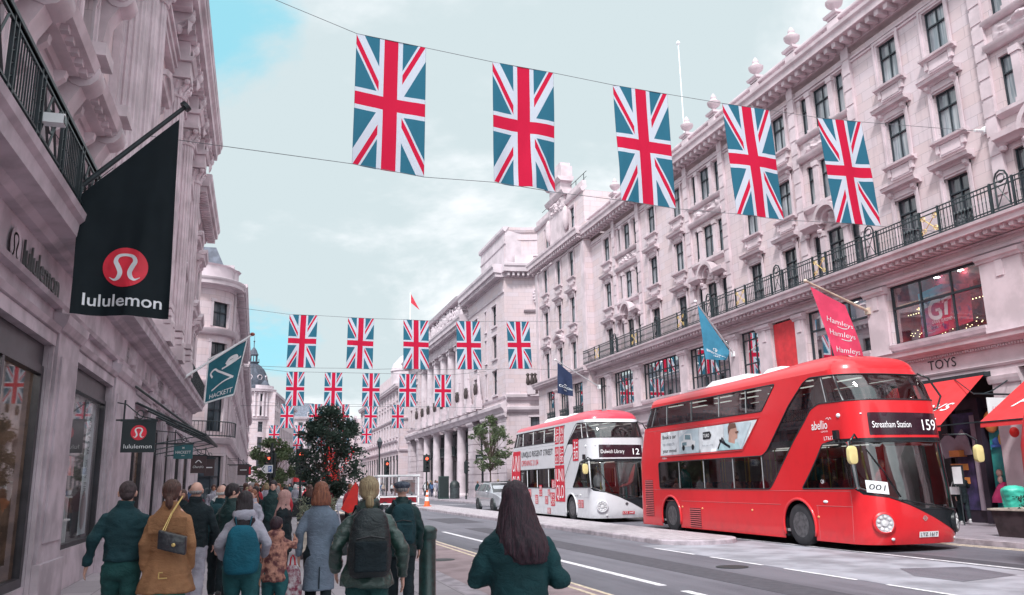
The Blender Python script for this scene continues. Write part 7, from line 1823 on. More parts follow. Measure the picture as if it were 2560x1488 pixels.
# cloth colours
NAVY = cloth_m('cloth_deep_teal', (.012, .050, .062)); TAN = cloth_m('cloth_camel', (.34, .17, .085)); GREENT = cloth_m('cloth_green_trousers', (.018, .085, .085)); MINT = cloth_m('cloth_mint', (.05, .30, .28))
GREY = cloth_m('cloth_marl_grey', (.42, .41, .49)); TEALB = cloth_m('cloth_bright_teal', (.008, .115, .175)); DENIM = cloth_m('cloth_teal_denim', (.02, .11, .125)); BLUEGREY = cloth_m('cloth_blue_grey', (.17, .22, .29), weave=120)
RAIN = cloth_m('waxed_green', (.025, .065, .055), rough=.32, spec=.6, coat=.35, weave=60); BLK = cloth_m('cloth_black', (.010, .020, .026)); BLK2 = cloth_m('nylon_black', (.008, .018, .022), rough=.45, spec=.5); GCOAT = cloth_m('cloth_bottle_green', (.008, .050, .058), weave=90)
CHECK = cloth_m('cloth_russet_print', (.50, .25, .19), col2=(.12, .045, .05), sc_=16, weave=80); PINKS = cloth_m('cloth_dusty_pink', (.55, .32, .30)); MAROON = cloth_m('cloth_maroon', (.12, .02, .035)); BEIGE = cloth_m('cloth_beige_wool', (.55, .42, .36)); PUFF = cloth_m('puffer_dark_green', (.010, .040, .042), rough=.45)
def near_people():
    # 1 man in dark jacket
    r, i = person('man in dark teal jacket and green trousers with cropped hair, walking nearest the shop windows', -1.20, 9.0, 1.70, rz=R(4), topm=NAVY, legm=GREENT, hairstyle='crop', hairm=HAIR['stubble'], build=1.12, stride=.30, hem=.555, collar=.035, arms={'L': [(-.20, 0, 1.38), (-.33, -.03, 1.14), (-.40, .06, .905)]}, hipw=.98)
    # 2 woman in camel coat with bag
    def belt(j, s, H):
        j.ring_loft([ringz((0, 0), .168 * s, .128 * s, z, 30, .9) for z in (.615 * H, .65 * H)])
    r, i = person('woman in belted camel trench coat over a mint skirt, dark brown hair, walking away', -.78, 8.8, 1.70, rz=R(-3), topm=TAN, legm=MINT, skirt=True, hairstyle='pony', hairm=HAIR['brown'], build=.98, stride=.2, hem=.385, flare=.115, collar=.03, wr=.010, extra=belt)
    t = MB(); s = 1; zb = .47 * 1.7
    for a, b_ in (((-.035, -.205, zb), (-.035, -.205, zb + .05)), ((.04, -.205, zb), (-.035, -.205, zb))): t.tube([a, b_], .006, 5)
    t.tube([(-.035, -.205, zb + .05), (.0, -.205, zb + .05)], .006, 5); t.build('buckle', [GOLD], r)
    t = MB(); t.ring_loft([[(-.16, -.118, 1.20), (.16, -.118, 1.20), (.17, -.126, 1.20), (-.17, -.126, 1.20)], [(-.17, -.10, 1.34), (.17, -.10, 1.34), (.17, -.14, 1.34), (-.17, -.14, 1.34)]]); t.build('storm_flap', [TAN], r)
    o = empty('shoulder_bag', local(r, (.07, -.19, 1.12)), 'small quilted black bag on a gold chain across the camel coat', 'bag', rz=R(-3)); lt = mat('quilted_leather', (.02, .022, .03), .35, coat=.4, bs=25, bst=.8)
    t = MB(); t.ring_loft([[(x * .125, -.05 + y_ * .05, z * .085 - x * .035) for x, y_ in ((-1, -1), (-.6, -1.25), (.6, -1.25), (1, -1), (1, 1), (.6, 1.1), (-.6, 1.1), (-1, 1))] for z in (-1, -.8, .7, 1)]); t.ell((0, -.10, .0), (.11, .02, .06), 12, 8); fuse(t, .010, 2).build('bag_body', [lt], o, smooth=True)
    t = MB(); t.tube([(-.10, -.02, .10), (-.04, .03, .26), (.05, .05, .42)], .0045, 5); t.tube([(-.08, -.02, .10), (-.03, .03, .26), (.055, .05, .42)], .0045, 5); t.ell((.02, -.125, -.02), (.018, .006, .018), 8, 5); t.build('chain', [GOLD], o)
    # 3 bald man behind
    person('bald man in navy jacket half hidden behind the camel coat woman', -.72, 11.4, 1.70, rz=R(-8), topm=BLK, legm=GREY, hairstyle='ring', hairm=HAIR['grey'], build=1.05, stride=.25, hem=.52, arms={'R': [(.20, 0, 1.38), (.30, .0, 1.12), (.26, .12, .93)]})
    # 4 woman with teal drawstring bag
    r, i = person('woman in pale grey hooded top with wavy black hair and green trousers', -.10, 9.2, 1.575, rz=R(-2), topm=GREY, legm=DENIM, hairstyle='curly', hairm=HAIR['dark'], skin=1, build=1.08, hipw=1.14, stride=.22, hem=.52, hood=True, wr=.012, arms={'L': [(-.19, 0, 1.36), (-.31, -.05, 1.12), (-.24, .12, .98)], 'R': [(.19, 0, 1.36), (.31, -.03, 1.12), (.26, .14, .98)]})
    backpack('bright teal drawstring bag on the back of the grey hooded top', r, i, TEALB, w=.175, h=.245, d=.085, zc=.635, soft=True)
    # 5,6 two men ahead
    r, i = person('elderly man with bald crown in dark teal jacket leaning forward', -.50, 13.2, 1.66, rz=R(-12), topm=NAVY, legm=BLK, hairstyle='ring', hairm=HAIR['white'], stride=.32, hem=.50, lean=.12, build=1.1)
    backpack('dark teal backpack on the elderly man in front of the shop doors', r, i, NAVY, zc=.68)
    person('man in quilted dark green coat with short black hair looking down', -.30, 12.2, 1.66, rz=R(-35), topm=PUFF, legm=BLK, hairstyle='short', hairm=HAIR['dark'], skin=0, stride=.42, hem=.47, head_yaw=R(-40), head_tilt=R(-18), puff=.012)
    # 7,8 children
    person('child in russet patterned jumper and green trousers holding on beside the planter', .24, 9.7, 1.29, rz=R(-5), topm=CHECK, legm=DENIM, hairstyle='short', hairm=HAIR['plum'], skin=1, stride=.35, hem=.47, hood=True, build=1.02, arms={'R': [(.20, 0, 1.38), (.32, .02, 1.28), (.30, .2, 1.36)]}, head_yaw=R(-20))
    person('small child in dark hooded jacket between grown-ups', .12, 12.0, 1.06, rz=0, topm=BLK, legm=DENIM, hairstyle='hijab', hairm=BLK, stride=.2, hem=.48, near=True)
    # 9 hijab woman
    person('woman in pink headscarf and dark coat facing left by the planters', .42, 13.2, 1.56, rz=R(70), topm=BLK, legm=BLK, hairstyle='hijab', hairm=PINKS, skin=1, stride=.1, hem=.42)
    # 10 grey-blue coat woman
    r, i = person('auburn haired woman in long blue grey wool coat and black trousers', .72, 9.9, 1.66, rz=R(-4), topm=BLUEGREY, legm=BLK, hairstyle='bob', hairm=HAIR['auburn'], stride=.28, hem=.285, flare=.025, wr=.005, build=.98, arms={'L': [(-.19, 0, 1.38), (-.27, -.03, 1.12), (-.27, .06, .86)]})
    slit = MB(); slit.box(.0, .012, -.162, -.150, .30 * 1.66, .44 * 1.66); slit.build('coat_vent', [BLK], r)
    sb = empty('shopping_bag', local(r, (-.29, .06, .80)), 'white and burgundy patterned carrier bag hanging from the left hand of the blue grey coat', 'bag'); bp = cloth_m('bag_print', (.66, .60, .64), col2=(.25, .04, .08), sc_=14)
    t = MB(); t.ring_loft([[(x * w_, y_ * .075, z) for x, y_ in ((-1, -.7), (0, -1), (1, -.7), (1, .7), (0, 1), (-1, .7))] for z, w_ in ((-.62, .10), (-.55, .115), (-.3, .11), (-.12, .085), (-.06, .05))]); t.build('bag_body', [bp], sb, smooth=40)
    t = MB(); t.tube([(-.03, 0, -.08), (-.02, 0, .02), (.0, 0, .05), (.02, 0, .02), (.03, 0, -.08)], .010, 6); t.build('handle', [REDPRINT], sb)
    hb = MB(); o = empty('handbag', local(r, (.24, -.05, .98)), 'black shoulder bag hanging at the right side of the blue grey coat', 'bag'); hb.ring_loft([[(x * .06, y_ * .13, z) for x, y_ in ((-1, -1), (1, -1), (1, 1), (-1, 1))] for z in (-.14, -.12, .08, .10)]); fuse(hb, .012, 2).build('bag_body', [BLK2], o, smooth=True)
    t = MB(); t.tube([(0, -.06, .1), (-.06, .0, .42), (0, .08, .1)], .008, 5); t.build('handle', [GREY], o)
    # 11 woman in green waxed raincoat
    r, i = person('blond woman with low ponytail in glossy dark green raincoat and teal trousers', .92, 7.2, 1.685, rz=R(-3), topm=RAIN, legm=GREENT, hairstyle='pony', hairm=HAIR['blond'], stride=.15, hem=.475, flare=.05, build=1.08, wr=.020, hood=False, collar=.035, arms={'R': [(.20, 0, 1.38), (.35, -.05, 1.10), (.38, .04, .86)], 'L': [(-.20, 0, 1.38), (-.33, -.06, 1.12), (-.31, .10, .93)]}, head_yaw=0)
    backpack('black backpack with round front pocket on the glossy green raincoat', r, i, BLK2, w=.165, h=.27, d=.10, zc=.685, m2=BLK)
    # 12 man with flat cap
    r, i = person('man in tweed flat cap and dark coat walking beside the kerb', 1.72, 10.3, 1.66, rz=R(-6), topm=PUFF, legm=BLK, hairstyle='cap', hairm=HAIR['grey'], stride=.34, hem=.46, build=1.15, wr=.012)
    backpack('grey black rucksack on the back of the man in the flat cap', r, i, NAVY, zc=.69, w=.15, h=.24)
    # 13 woman in front at right
    r, i = person('woman with long plum black hair in bottle green coat, nearest at bottom centre', 1.47, 4.75, 1.625, rz=R(-14), topm=GCOAT, legm=BLK, hairstyle='straight', hairm=HAIR['plum'], stride=.1, hem=.40, flare=.05, build=1.14, wr=.018, hood=False, collar=.03, voxel=.010, arms={'L': [(-.22, 0, 1.37), (-.31, -.02, 1.10), (-.16, .22, 1.12)], 'R': [(.22, 0, 1.37), (.32, -.02, 1.10), (.16, .22, 1.14)]}, head_yaw=R(-16))
near_people()
def far_people():
    rnd = random.Random(11)
    tops = {'black': BLK, 'teal': NAVY, 'camel': TAN, 'grey': GREY, 'blue': flat('cloth_blue', (.06, .12, .25), .8), 'beige': BEIGE, 'maroon': MAROON, 'green': PUFF, 'white': flat('cloth_white', (.6, .6, .62), .8), 'red': flat('cloth_red', (.5, .04, .06), .8), 'pink': PINKS, 'orange': flat('cloth_orange', (.7, .2, .06), .8)}
    legs = {'black': BLK, 'denim': DENIM, 'grey': flat('cloth_dark_grey', (.09, .09, .11), .8), 'pale': flat('cloth_pale', (.45, .42, .42), .8), 'navy': flat('cloth_navy', (.02, .03, .07), .8)}
    hr = {'dark': 'dark', 'brown': 'brown', 'blond': 'blond', 'grey': 'grey', 'auburn': 'auburn', 'white': 'white'}
    used = set()
    def lbl(t, l, h, where):
        base = f'pedestrian with {h} hair, {t} top and {l} trousers {where}'
        if base in used: return None
        used.add(base); return base
    # middle distance, seen one by one
    M = [(-1.30, 14.4, 1.52, 185, 'pink', 'pale', 'white', 'bob', 'facing us beside the shop piers'), (-1.12, 17.2, 1.50, 178, 'beige', 'pale', 'auburn', 'long', 'in a fluffy coat facing us'), (-1.42, 22.5, 1.66, 175, 'maroon', 'navy', 'dark', 'short', 'in a dark open jacket'),
         (-1.0, 25.5, 1.6, 182, 'white', 'grey', 'grey', 'ring', 'beyond the open jacket'), (.36, 19.2, 1.74, 178, 'green', 'black', 'dark', 'short', 'in sunglasses above the others'), (-.05, 18.2, 1.56, 160, 'grey', 'black', 'auburn', 'long', 'near the hooded child'),
         (-1.5, 19.5, 1.58, 184, 'black', 'black', 'brown', 'bob', 'close to the shop doors'), (.0, 21.5, 1.62, 10, 'black', 'denim', 'dark', 'short', 'walking away past the planters'), (-.6, 23.5, 1.66, 0, 'teal', 'black', 'brown', 'short', 'walking away on the pavement centre'), (-.25, 28, 1.6, 180, 'red', 'grey', 'blond', 'long', 'facing us in mid pavement'),
         (-1.9, 27.5, 1.68, 5, 'blue', 'navy', 'dark', 'short', 'under the teal hanging sign'), (.6, 26, 1.62, 0, 'camel', 'black', 'grey', 'bob', 'beside the slatted planter'), (-1.4, 31, 1.7, 180, 'grey', 'denim', 'brown', 'short', 'under the far hanging signs')]
    for x, y, H, rz, t, l, h, st, where in M:
        person(lbl(t, l, h, where), x, y, H, rz=R(rz), topm=tops[t], legm=legs[l], hairstyle=st, hairm=HAIR[hr[h]], skin=rnd.choice([0, 0, 1]), stride=rnd.uniform(.15, .35) * rnd.choice([-1, 1]), hem=.5, near=True, voxel=.014)
    protos = []
    spots = []
    for k in range(64): spots.append((rnd.uniform(-1.4, 3.1), 26 + 66 * (k / 64.0) ** 1.2, 'on the left pavement', .03))
    for k in range(11): spots.append((18.4 + rnd.uniform(-.8, 1.3), 84 + k * 1.6, 'outside the palace columns', .12))
    for x, y in ((18.6, 71.5), (17.9, 62.5), (18.3, 60.8), (19.3, 59.5), (18.9, 66)): spots.append((x, y, 'by the small street tree', .12))
    for k in range(14): spots.append((rnd.uniform(5.5, 10.5), 118 + k * 3.5, 'crossing far down the street', .0))
    for k in range(12): spots.append((rnd.uniform(15, 19.5), 108 + k * 3.2, 'on the far right pavement', .12))
    ords = {}
    for n, (x, y, where, z) in enumerate(spots):
        for _ in range(200):
            t, l, h = rnd.choice(list(tops)), rnd.choice(list(legs)), rnd.choice(list(hr)); L = lbl(t, l, h, where)
            if L: break
        st = rnd.choice(['short', 'bob', 'long', 'short'])
        person(L, x, y, rnd.uniform(1.54, 1.8), rz=R(rnd.choice([0, 180]) + rnd.uniform(-25, 25)), z=z, topm=tops[t], legm=legs[l], hairstyle=st, hairm=HAIR[hr[h]], skin=rnd.choice([0, 0, 1, 2]), stride=rnd.uniform(.15, .4) * rnd.choice([-1, 1]), hem=rnd.choice([.5, .46, .36]), near=False, group='distant pedestrians')
    # at the toy shop
    r, i = person('woman in dark coat with a bun outside the toy shop', 20.6, 20.6, 1.62, rz=R(-30), z=.12, topm=BLK, legm=BLK, hairstyle='bun', hairm=HAIR['dark'], hem=.38, stride=.4, shoes=SHOEW, arms={'R': [(.20, 0, 1.38), (.28, .12, 1.15), (.18, .34, 1.2)]})
    o = empty('handbag', local(r, (-.22, -.05, 1.0)), 'white handbag on the arm of the woman outside the toy shop', 'bag'); t = MB(); t.ring_loft([[(x_ * .06, y_ * .17, z) for x_, y_ in ((-1, -1), (1, -1), (1, 1), (-1, 1))] for z in (-.12, -.10, .08, .11)]); fuse(t, .02, 2).build('bag_body', [WHITE], o, smooth=True); t = MB(); t.tube([(0, -.1, .1), (.03, 0, .36), (0, .1, .1)], .01, 5); t.build('handle', [WHITE], o)
    # passengers
    for x, y, z, t, h, L in ((13.05, 17.0, 2.55, 'white', 'dark', 'passenger in white shirt at the front of the top deck of the red bus'), (12.95, 23.8, .5, 'teal', 'dark', 'passenger in turquoise standing at the rear window of the red bus'), (13.0, 20.9, .42, 'maroon', 'brown', 'smiling passenger seated at the lower deck of the red bus'), (14.3, 16.6, .5, 'red', 'grey', 'passenger in red behind the windscreen of the red bus'), (13.1, 31.2, .6, 'white', 'grey', 'driver of the white bus in a pale shirt')):
        tm = tops[t] if t != 'teal' else flat('cloth_turquoise', (.05, .36, .40), .8)
        person(L, x, y, 1.5 if z < 2 and 'standing' not in L else 1.62, rz=R(180), z=z - .15 if 'seated' in L else z - .1 if z > 2 else z, topm=tm, legm=legs['black'], hairstyle='short', hairm=HAIR[hr[h]], stride=.05, hem=.5, near=False)
far_people()
# ---------------------------------------------------------------- trees and planters
BARK = mat('bark', (.12, .09, .075), .9, bs=20, bst=.6, var=.4, sc_=8)
def leafm(name, a, b_, tr=.3):
    m = bpy.data.materials.new(name); m.use_nodes = True; nt = m.node_tree; nt.nodes.clear(); E.nt = nt
    c = mixc(ramp(nz(coord('Object'), 2.6, 3), .35, .65), a, b_); ri = nt.nodes.new('ShaderNodeNewGeometry'); c = mixc(E.op('MULTIPLY', E(ri.outputs['Random Per Island']), .55), c, tuple(min(1, v * 1.9) for v in a))
    D = nt.nodes.new('ShaderNodeBsdfPrincipled'); D.inputs['Roughness'].default_value = .55; Tn = nt.nodes.new('ShaderNodeBsdfTranslucent'); mm = nt.nodes.new('ShaderNodeMixShader'); o = nt.nodes.new('ShaderNodeOutputMaterial')
    nt.links.new(c.s, D.inputs['Base Color']); nt.links.new(c.s, Tn.inputs[0]); mm.inputs[0].default_value = tr
    nt.links.new(D.outputs[0], mm.inputs[1]); nt.links.new(Tn.outputs[0], mm.inputs[2]); nt.links.new(mm.outputs[0], o.inputs[0]); return m
LEAFD = leafm('leaf_dark', (.055, .09, .068), (.022, .045, .038)); LEAFG = leafm('leaf_olive', (.13, .17, .085), (.06, .085, .06)); LEAFB = leafm('leaf_grey_green', (.22, .24, .17), (.07, .09, .07))
def leaf_cloud(mb, rnd, c, r, n, size, m=0, asp=.5):
    for _ in range(n):
        d = Vector((rnd.gauss(0, 1), rnd.gauss(0, 1), rnd.gauss(0, 1))).normalized(); q = rnd.random() ** .45
        p = Vector(c) + Vector((d.x * r[0], d.y * r[1], d.z * r[2])) * q
        a = Vector((rnd.gauss(0, 1), rnd.gauss(0, 1), rnd.gauss(0, .6))).normalized(); b = a.cross(Vector((rnd.random(), rnd.random(), rnd.random()))).normalized()
        s = size * rnd.uniform(.6, 1.3)
        mb.add([p - a * s, p - a * s * .2 + b * s * asp, p + a * s, p + a * s * -.2 - b * s * asp * .9], [(0, 1, 2, 3)], m)
def tree(name, label, loc, trunk_h, crown, leaf, n_cl, per, size, seed, spread=1.0, cat='tree', multi=1, r0=.05):
    rnd = random.Random(seed); root = empty(name, loc, label, cat); tr = MB(); lf = MB(); (cr, ch, cz) = crown
    tips = []
    for k in range(multi):
        a0 = rnd.uniform(0, 6.28); b = (math.cos(a0) * .12 * (multi > 1), math.sin(a0) * .12 * (multi > 1), 0); top = (b[0] * 3 + rnd.uniform(-.1, .1), b[1] * 3 + rnd.uniform(-.1, .1), trunk_h)
        tr.tube([b, ((b[0] + top[0]) / 2 + .03, (b[1] + top[1]) / 2, trunk_h * .5), top], [r0, r0 * .8, r0 * .6], 8)
        tips.append(top)
        tr.tube([top, (top[0] * .7, top[1] * .7, cz), (0, 0, cz + ch * .85)], [r0 * .6, r0 * .4, .008], 6)
    for i in range(n_cl):
        a = rnd.uniform(0, 6.28); t = rnd.uniform(-1, 1); env = math.sqrt(max(.05, 1 - abs(t) ** 2.2)) * (1 if t < .2 else 1 - .45 * (t - .2)); q = rnd.uniform(.35, 1.0)
        c = (cr * env * q * math.cos(a) * spread, cr * env * q * math.sin(a), cz + ch * t)
        st = rnd.choice(tips); z0 = min(c[2], st[2] + max(0, (c[2] - st[2]) * .35))
        tr.tube([(st[0] * .6, st[1] * .6, max(trunk_h * .6, z0 - .2)), ((st[0] + c[0]) / 2, (st[1] + c[1]) / 2, (z0 + c[2]) / 2 + .08), c], [r0 * .35, r0 * .2, .006], 5)
        w = cr * rnd.uniform(.14, .30); leaf_cloud(lf, rnd, c, (w, w, w * .75), per, size)
    tr.build('trunk', [BARK], root); lf.build('crown', [leaf], root, recalc=False); return root
tree('small_tree', 'dark bushy tree rising from a planter in the middle of the pavement edge', (2.45, 30.5, .5), 1.1, (1.30, 1.60, 2.25), LEAFD, 128, 88, .060, 5, multi=4, r0=.04)
tree('small_tree', 'small light green tree left of the dark bushy tree', (.75, 44, 0), 1.6, (1.35, 1.2, 2.7), LEAFG, 70, 70, .085, 8, r0=.05)
tree('small_tree', 'sparse young tree on the far pavement between the white bus and the palace', (18.5, 67.0, .12), 2.3, (1.75, 2.15, 4.6), LEAFG, 60, 50, .12, 13, r0=.09)
WOOD = mat('planter_slats', (.52, .46, .40), .7, var=.3, sc_=4, bs=40, bst=.3); WOODD = mat('planter_dark', (.05, .035, .04), .6, var=.4); SOIL = mat('soil', (.05, .035, .03), .95)
def planter(label, loc, w, d, h, mt, slats=0, rz=0, taper=0, rim=None, legs=False, name='planter'):
    root = empty(name, loc, label, 'planter', rz=rz); t = MB(); z0 = .15 if legs else 0
    if slats:
        t.box(-w + .02, w - .02, -d + .02, d - .02, z0, h - .02)
        for k in range(slats): z = z0 + (h - z0) * k / slats; t.box(-w, w, -d, d, z + .006, z + (h - z0) / slats - .008)
    else: t.ring_loft([[(-w + q, -d + q, z), (w - q, -d + q, z), (w - q, d - q, z), (-w + q, d - q, z)] for z, q in ((z0, taper), (h, 0))])
    t.build('box', [mt], root)
    if rim: t = MB(); t.box(-w - .05, w + .05, -d - .05, -d + .05, h, h + .045); t.box(-w - .05, w + .05, d - .05, d + .05, h, h + .045); t.box(-w - .05, -w + .05, -d + .05, d - .05, h, h + .045); t.box(w - .05, w + .05, -d + .05, d - .05, h, h + .045); t.build('rim', [rim], root)
    if legs:
        for sx in (-1, 1):
            for sy in (-1, 1): t = MB(); t.box(sx * (w - .08) - .05, sx * (w - .08) + .05, sy * (d - .08) - .05, sy * (d - .08) + .05, 0, z0); t.build('leg', [WOODD], root)
    t = MB(); t.quad((-w + .05, -d + .05, h - .01), (w - .05, -d + .05, h - .01), (w - .05, d - .05, h - .01), (-w + .05, d - .05, h - .01)); t.build('soil', [SOIL], root)
    return root
def bush(label, loc, r, n, size, leaf, seed, name='bush'):
    rnd = random.Random(seed); mb = MB()
    for k in range(n): a = rnd.uniform(0, 6.28); q = rnd.random() ** .5; t = rnd.uniform(-.7, .9); leaf_cloud(mb, rnd, (r[0] * q * math.cos(a) * .8, r[1] * q * math.sin(a) * .8, r[2] * t * .8 + r[2]), (r[0] * .32, r[1] * .32, r[2] * .3), 46, size)
    root = empty(name, loc, label, 'plant'); mb.build('foliage', [leaf], root, recalc=False)
    t = MB()
    for k in range(7): a = k * .9; t.tube([(0, 0, 0), (r[0] * .4 * math.cos(a), r[1] * .4 * math.sin(a), r[2] * 1.0)], [.012, .005], 4)
    t.build('stem', [BARK], root); return root
planter('pale slatted wooden planter on dark legs behind the blue grey coat', (1.42, 20.5, .03), .42, .9, .74, WOOD, slats=6, legs=True)
bush('grey green shrub filling the pale slatted planter', (1.42, 20.5, .72), (.50, .75, .36), 42, .035, LEAFB, 3)
planter('dark timber planter carrying the bushy tree', (2.45, 30.5, .0), .8, .8, .62, WOODD, slats=4)
planter('dark planter with spiky leaves beside the white cart', (3.0, 24.0, .0), .5, .8, .55, WOODD, slats=4)
bush('low green plants around the spiky leaves', (3.0, 24.0, .5), (.55, .75, .2), 22, .04, LEAFB, 6)
t = MB(); rnd = random.Random(5)
for k in range(34):
    a = rnd.uniform(0, 6.28); e = rnd.uniform(.25, 1.3); L = rnd.uniform(.5, .85); d = Vector((math.cos(a) * math.cos(e), math.sin(a) * math.cos(e), math.sin(e)))
    s = d.cross(Vector((0, 0, 1))).normalized() * .022; p = [d * L * q + Vector((0, 0, -.12 * q * q * (1.2 - e))) for q in (0, .35, .7, 1)]
    t.add([p[0] - s, p[0] + s, p[1] + s * 1.1, p[2] + s * .8, p[3], p[2] - s * .8, p[1] - s * 1.1], [(0, 1, 2, 6), (6, 2, 3, 5), (5, 3, 4)])
root = empty('yucca', (3.0, 23.4, .6), 'spiky plant with long purple grey leaves behind the blond woman', 'plant'); t.build('leaf_fan', [flat('purple_leaf', (.11, .07, .10), .5, col2=(.25, .24, .22), sc_=9)], root, recalc=False)
# red sail shaped sculpture pieces and red blossom in the tree
rs = flat('scarlet_sail', (.75, .02, .015), .5)
root = empty('sail_sculpture', (2.86, 26.4, .6), 'scarlet sail shaped sculpture standing in the planters', 'sculpture')
t = MB(); t.prism([(-.34, .30), (-.02, .95), (.10, 1.12), (.18, .95), (.16, .35), (.02, .12)], -.03, .03); t.build('sail', [rs], root); t = MB(); t.tube([(.05, 0, -.5), (.05, 0, .3)], .03, 6); t.build('post', [rs], root)
t = MB()
for k in range(80):
    u = rnd.random(); b = rnd.random() < .5; x = (-.25 + .12 * rnd.gauss(0, 1) if b else -.1 + .95 * u + .05 * rnd.gauss(0, 1)); z = 1.2 + (1.1 * u if b else 1.0 * u) + .06 * rnd.gauss(0, 1)
    t.ell((2.6 + x * .75, 29.3 + rnd.uniform(-.1, .1), .6 + z), (.024, .02, .02), 6, 4)
root = empty('blossom_garland', (2.6, 29.3, 1), 'strings of scarlet blossoms hanging in the lower branches of the dark tree', 'garland'); WP.add(root.name); t.build('blossom', [rs], root)
tag(MB().build('x', [rs]) if False else root)
planter('long dark planter with a cream rim at the right frame edge', (17.75, 14.85, .12), .55, 1.55, .62, WOODD, taper=.08, rim=WOOD)
bush('small leaved shrub in the dark planter at the right edge', (17.75, 14.9, .6), (.55, 1.4, .30), 46, .035, LEAFD, 9)
# ---------------------------------------------------------------- street furniture
def bollard():
    o = empty('bollard', (2.10, 10.61, .03), 'dark green cast iron bollard with domed cap at bottom centre', 'bollard'); g = mat('bollard_paint', (.016, .05, .048), .38, var=.35, sc_=14, bs=30, bst=.25, coat=.3)
    t = MB(); t.lathe([(.125, 0), (.125, .06), (.108, .09), (.105, .86), (.104, .93)], n=28); t.build('shaft', [g], o, smooth=35)
    t = MB(); t.lathe([(.112, .925), (.118, .94), (.116, 1.0), (.122, 1.01), (.124, 1.035), (.110, 1.06), (.07, 1.085), (.02, 1.095)], n=28); t.build('cap', [g], o, smooth=35)
bollard()
LAMPG = flat('signal_housing', (.02, .03, .032), .5)
GLASSD = flat('dark_lens', (.03, .04, .045), .25)
def signal(loc, rz, label, lit=True, pole_h=2.3, heads=1, tall=3.5):
    o = empty('traffic_light', loc, label, 'traffic light', 'traffic lights along the street', rz); t = MB(); t.lathe([(.09, 0), (.09, .3), (.055, .34), (.055, tall)], n=12); t.build('pole', [LAMPG], o, smooth=35)
    h = MB(); z0 = pole_h
    h.ring_loft([[(x * q, -.12 - .0 * q + y, z) for x, y in ((-.16, .0), (.16, .0), (.16, .26), (-.16, .26))] for z, q in ((z0, .9), (z0 + .05, 1), (z0 + 1.0, 1), (z0 + 1.05, .9))]); hd = h.build('signal_head', [LAMPG], o)
    b = MB(); b.box(-.24, .24, .0, .02, z0 - .06, z0 + 1.12); b.build('backing_board', [LAMPG], o)
    for k, c in enumerate(('red', 'amber', 'green')):
        l = MB(); l.lathe([(.10, -.13), (.09, -.15), (.05, -.165), (.0, -.17)], (0, 0, z0 + .86 - k * .33), 14, axis='y'); l.build('lamp', [RED_LAMP if (k == 0 and lit) else GLASSD], hd, smooth=True)
        v = MB(); 
        for i in range(8):
            a0, a1 = PI * i / 8, PI * (i + 1) / 8; zc = z0 + .86 - k * .33
            v.quad((.115 * math.cos(a0), -.12, zc + .115 * math.sin(a0)), (.115 * math.cos(a1), -.12, zc + .115 * math.sin(a1)), (.115 * math.cos(a1), -.30, zc + .115 * math.sin(a1)), (.115 * math.cos(a0), -.30, zc + .115 * math.sin(a0)))
        v.build('visor', [LAMPG], hd, recalc=False)
signal((11.3, 57.5, .12), 0, 'traffic light showing red on the island in front of the palace piers')
signal((10.6, 71.5, .12), R(8), 'farther traffic light showing red beside an old lamp post')
signal((18.3, 74.5, .12), R(95), 'traffic light seen edge on by the far pavement litter bin', lit=False)
signal((1.95, 40.0, .03), R(5), 'traffic light showing red in front of the dark tree trunk', pole_h=2.15)
signal((.62, 39.0, .03), R(-65), 'traffic light turned away behind the parking sign', pole_h=2.0)
signal((10.2, 92, .12), R(170), 'far dark traffic light backed to us left of the palace', lit=False, pole_h=2.6)
o = empty('parking_sign', (.45, 38.0, 0), 'white arrow shaped sign with a blue parking square on the left', 'sign'); t = MB(); t.tube([(.12, 0, 0), (.12, 0, 3.3)], .035, 8); t.build('post', [LAMPG], o)
t = MB(); t.prism([(-.30, 2.36), (-.14, 2.53), (.22, 2.53), (.22, 2.19), (-.14, 2.19)], -.05, -.03, 0); t.quad((.02, -.055, 2.24), (.17, -.055, 2.24), (.17, -.055, 2.48), (.02, -.055, 2.48), m=1); ribbon(t, [(-.12, 2.47), (-.22, 2.36), (-.12, 2.25)], .03, lambda a, b: (a, -.056, b), 2)
put_text(t, 'P', lambda a, b: (a, -.058, b), .095, 2.28, height=.16, m=0); t.build('sign_plate', [WHITE, flat('parking_blue', (.02, .12, .42), .5), BLACK], o)
o = empty('litter_bin', (18.0, 77.8, .12), 'round dark litter bin with domed hood on the far pavement', 'bin'); t = MB(); t.lathe([(.42, 0), (.46, .08), (.46, 1.0), (.50, 1.04), (.50, 1.12)], n=18); t.build('bin_body', [mat('bin_paint', (.05, .065, .07), .4, var=.3)], o, smooth=35); t = MB(); t.lathe([(.48, 1.12), (.46, 1.4), (.30, 1.6), (.05, 1.68)], n=18); t.build('hood', [LAMPG], o, smooth=35)
o = empty('utility_cabinet', (17.1, 78.6, .12), 'tall dark green cabinet beside the litter bin', 'cabinet'); t = MB(); t.box(-.45, .45, -.3, .3, .06, 2.1); t.box(-.5, .5, -.35, .35, 0, .06); t.build('cabinet_body', [flat('cabinet_green', (.03, .06, .055), .5)], o); t = MB(); t.box(-.42, .42, -.315, -.302, .15, 2.0); t.box(.3, .34, -.33, -.315, 1.0, 1.2); t.build('door', [LAMPG], o)
o = empty('traffic_cone', (10.85, 55.0, .124), 'orange and white traffic cone beside the white cart', 'cone'); t = MB(); t.box(-.25, .25, -.25, .25, 0, .04, 0); 
for a, b, r0_, r1, m_ in ((.04, .35, .20, .15, 0), (.35, .6, .15, .11, 1), (.6, .75, .11, .085, 0), (.75, .9, .085, .06, 1), (.9, 1.05, .06, .035, 0)): t.lathe([(r0_, a), (r1, b)], n=16, m=m_)
t.build('cone_body', [flat('cone_orange', (.75, .14, .04), .5), WHITE], o, smooth=30)
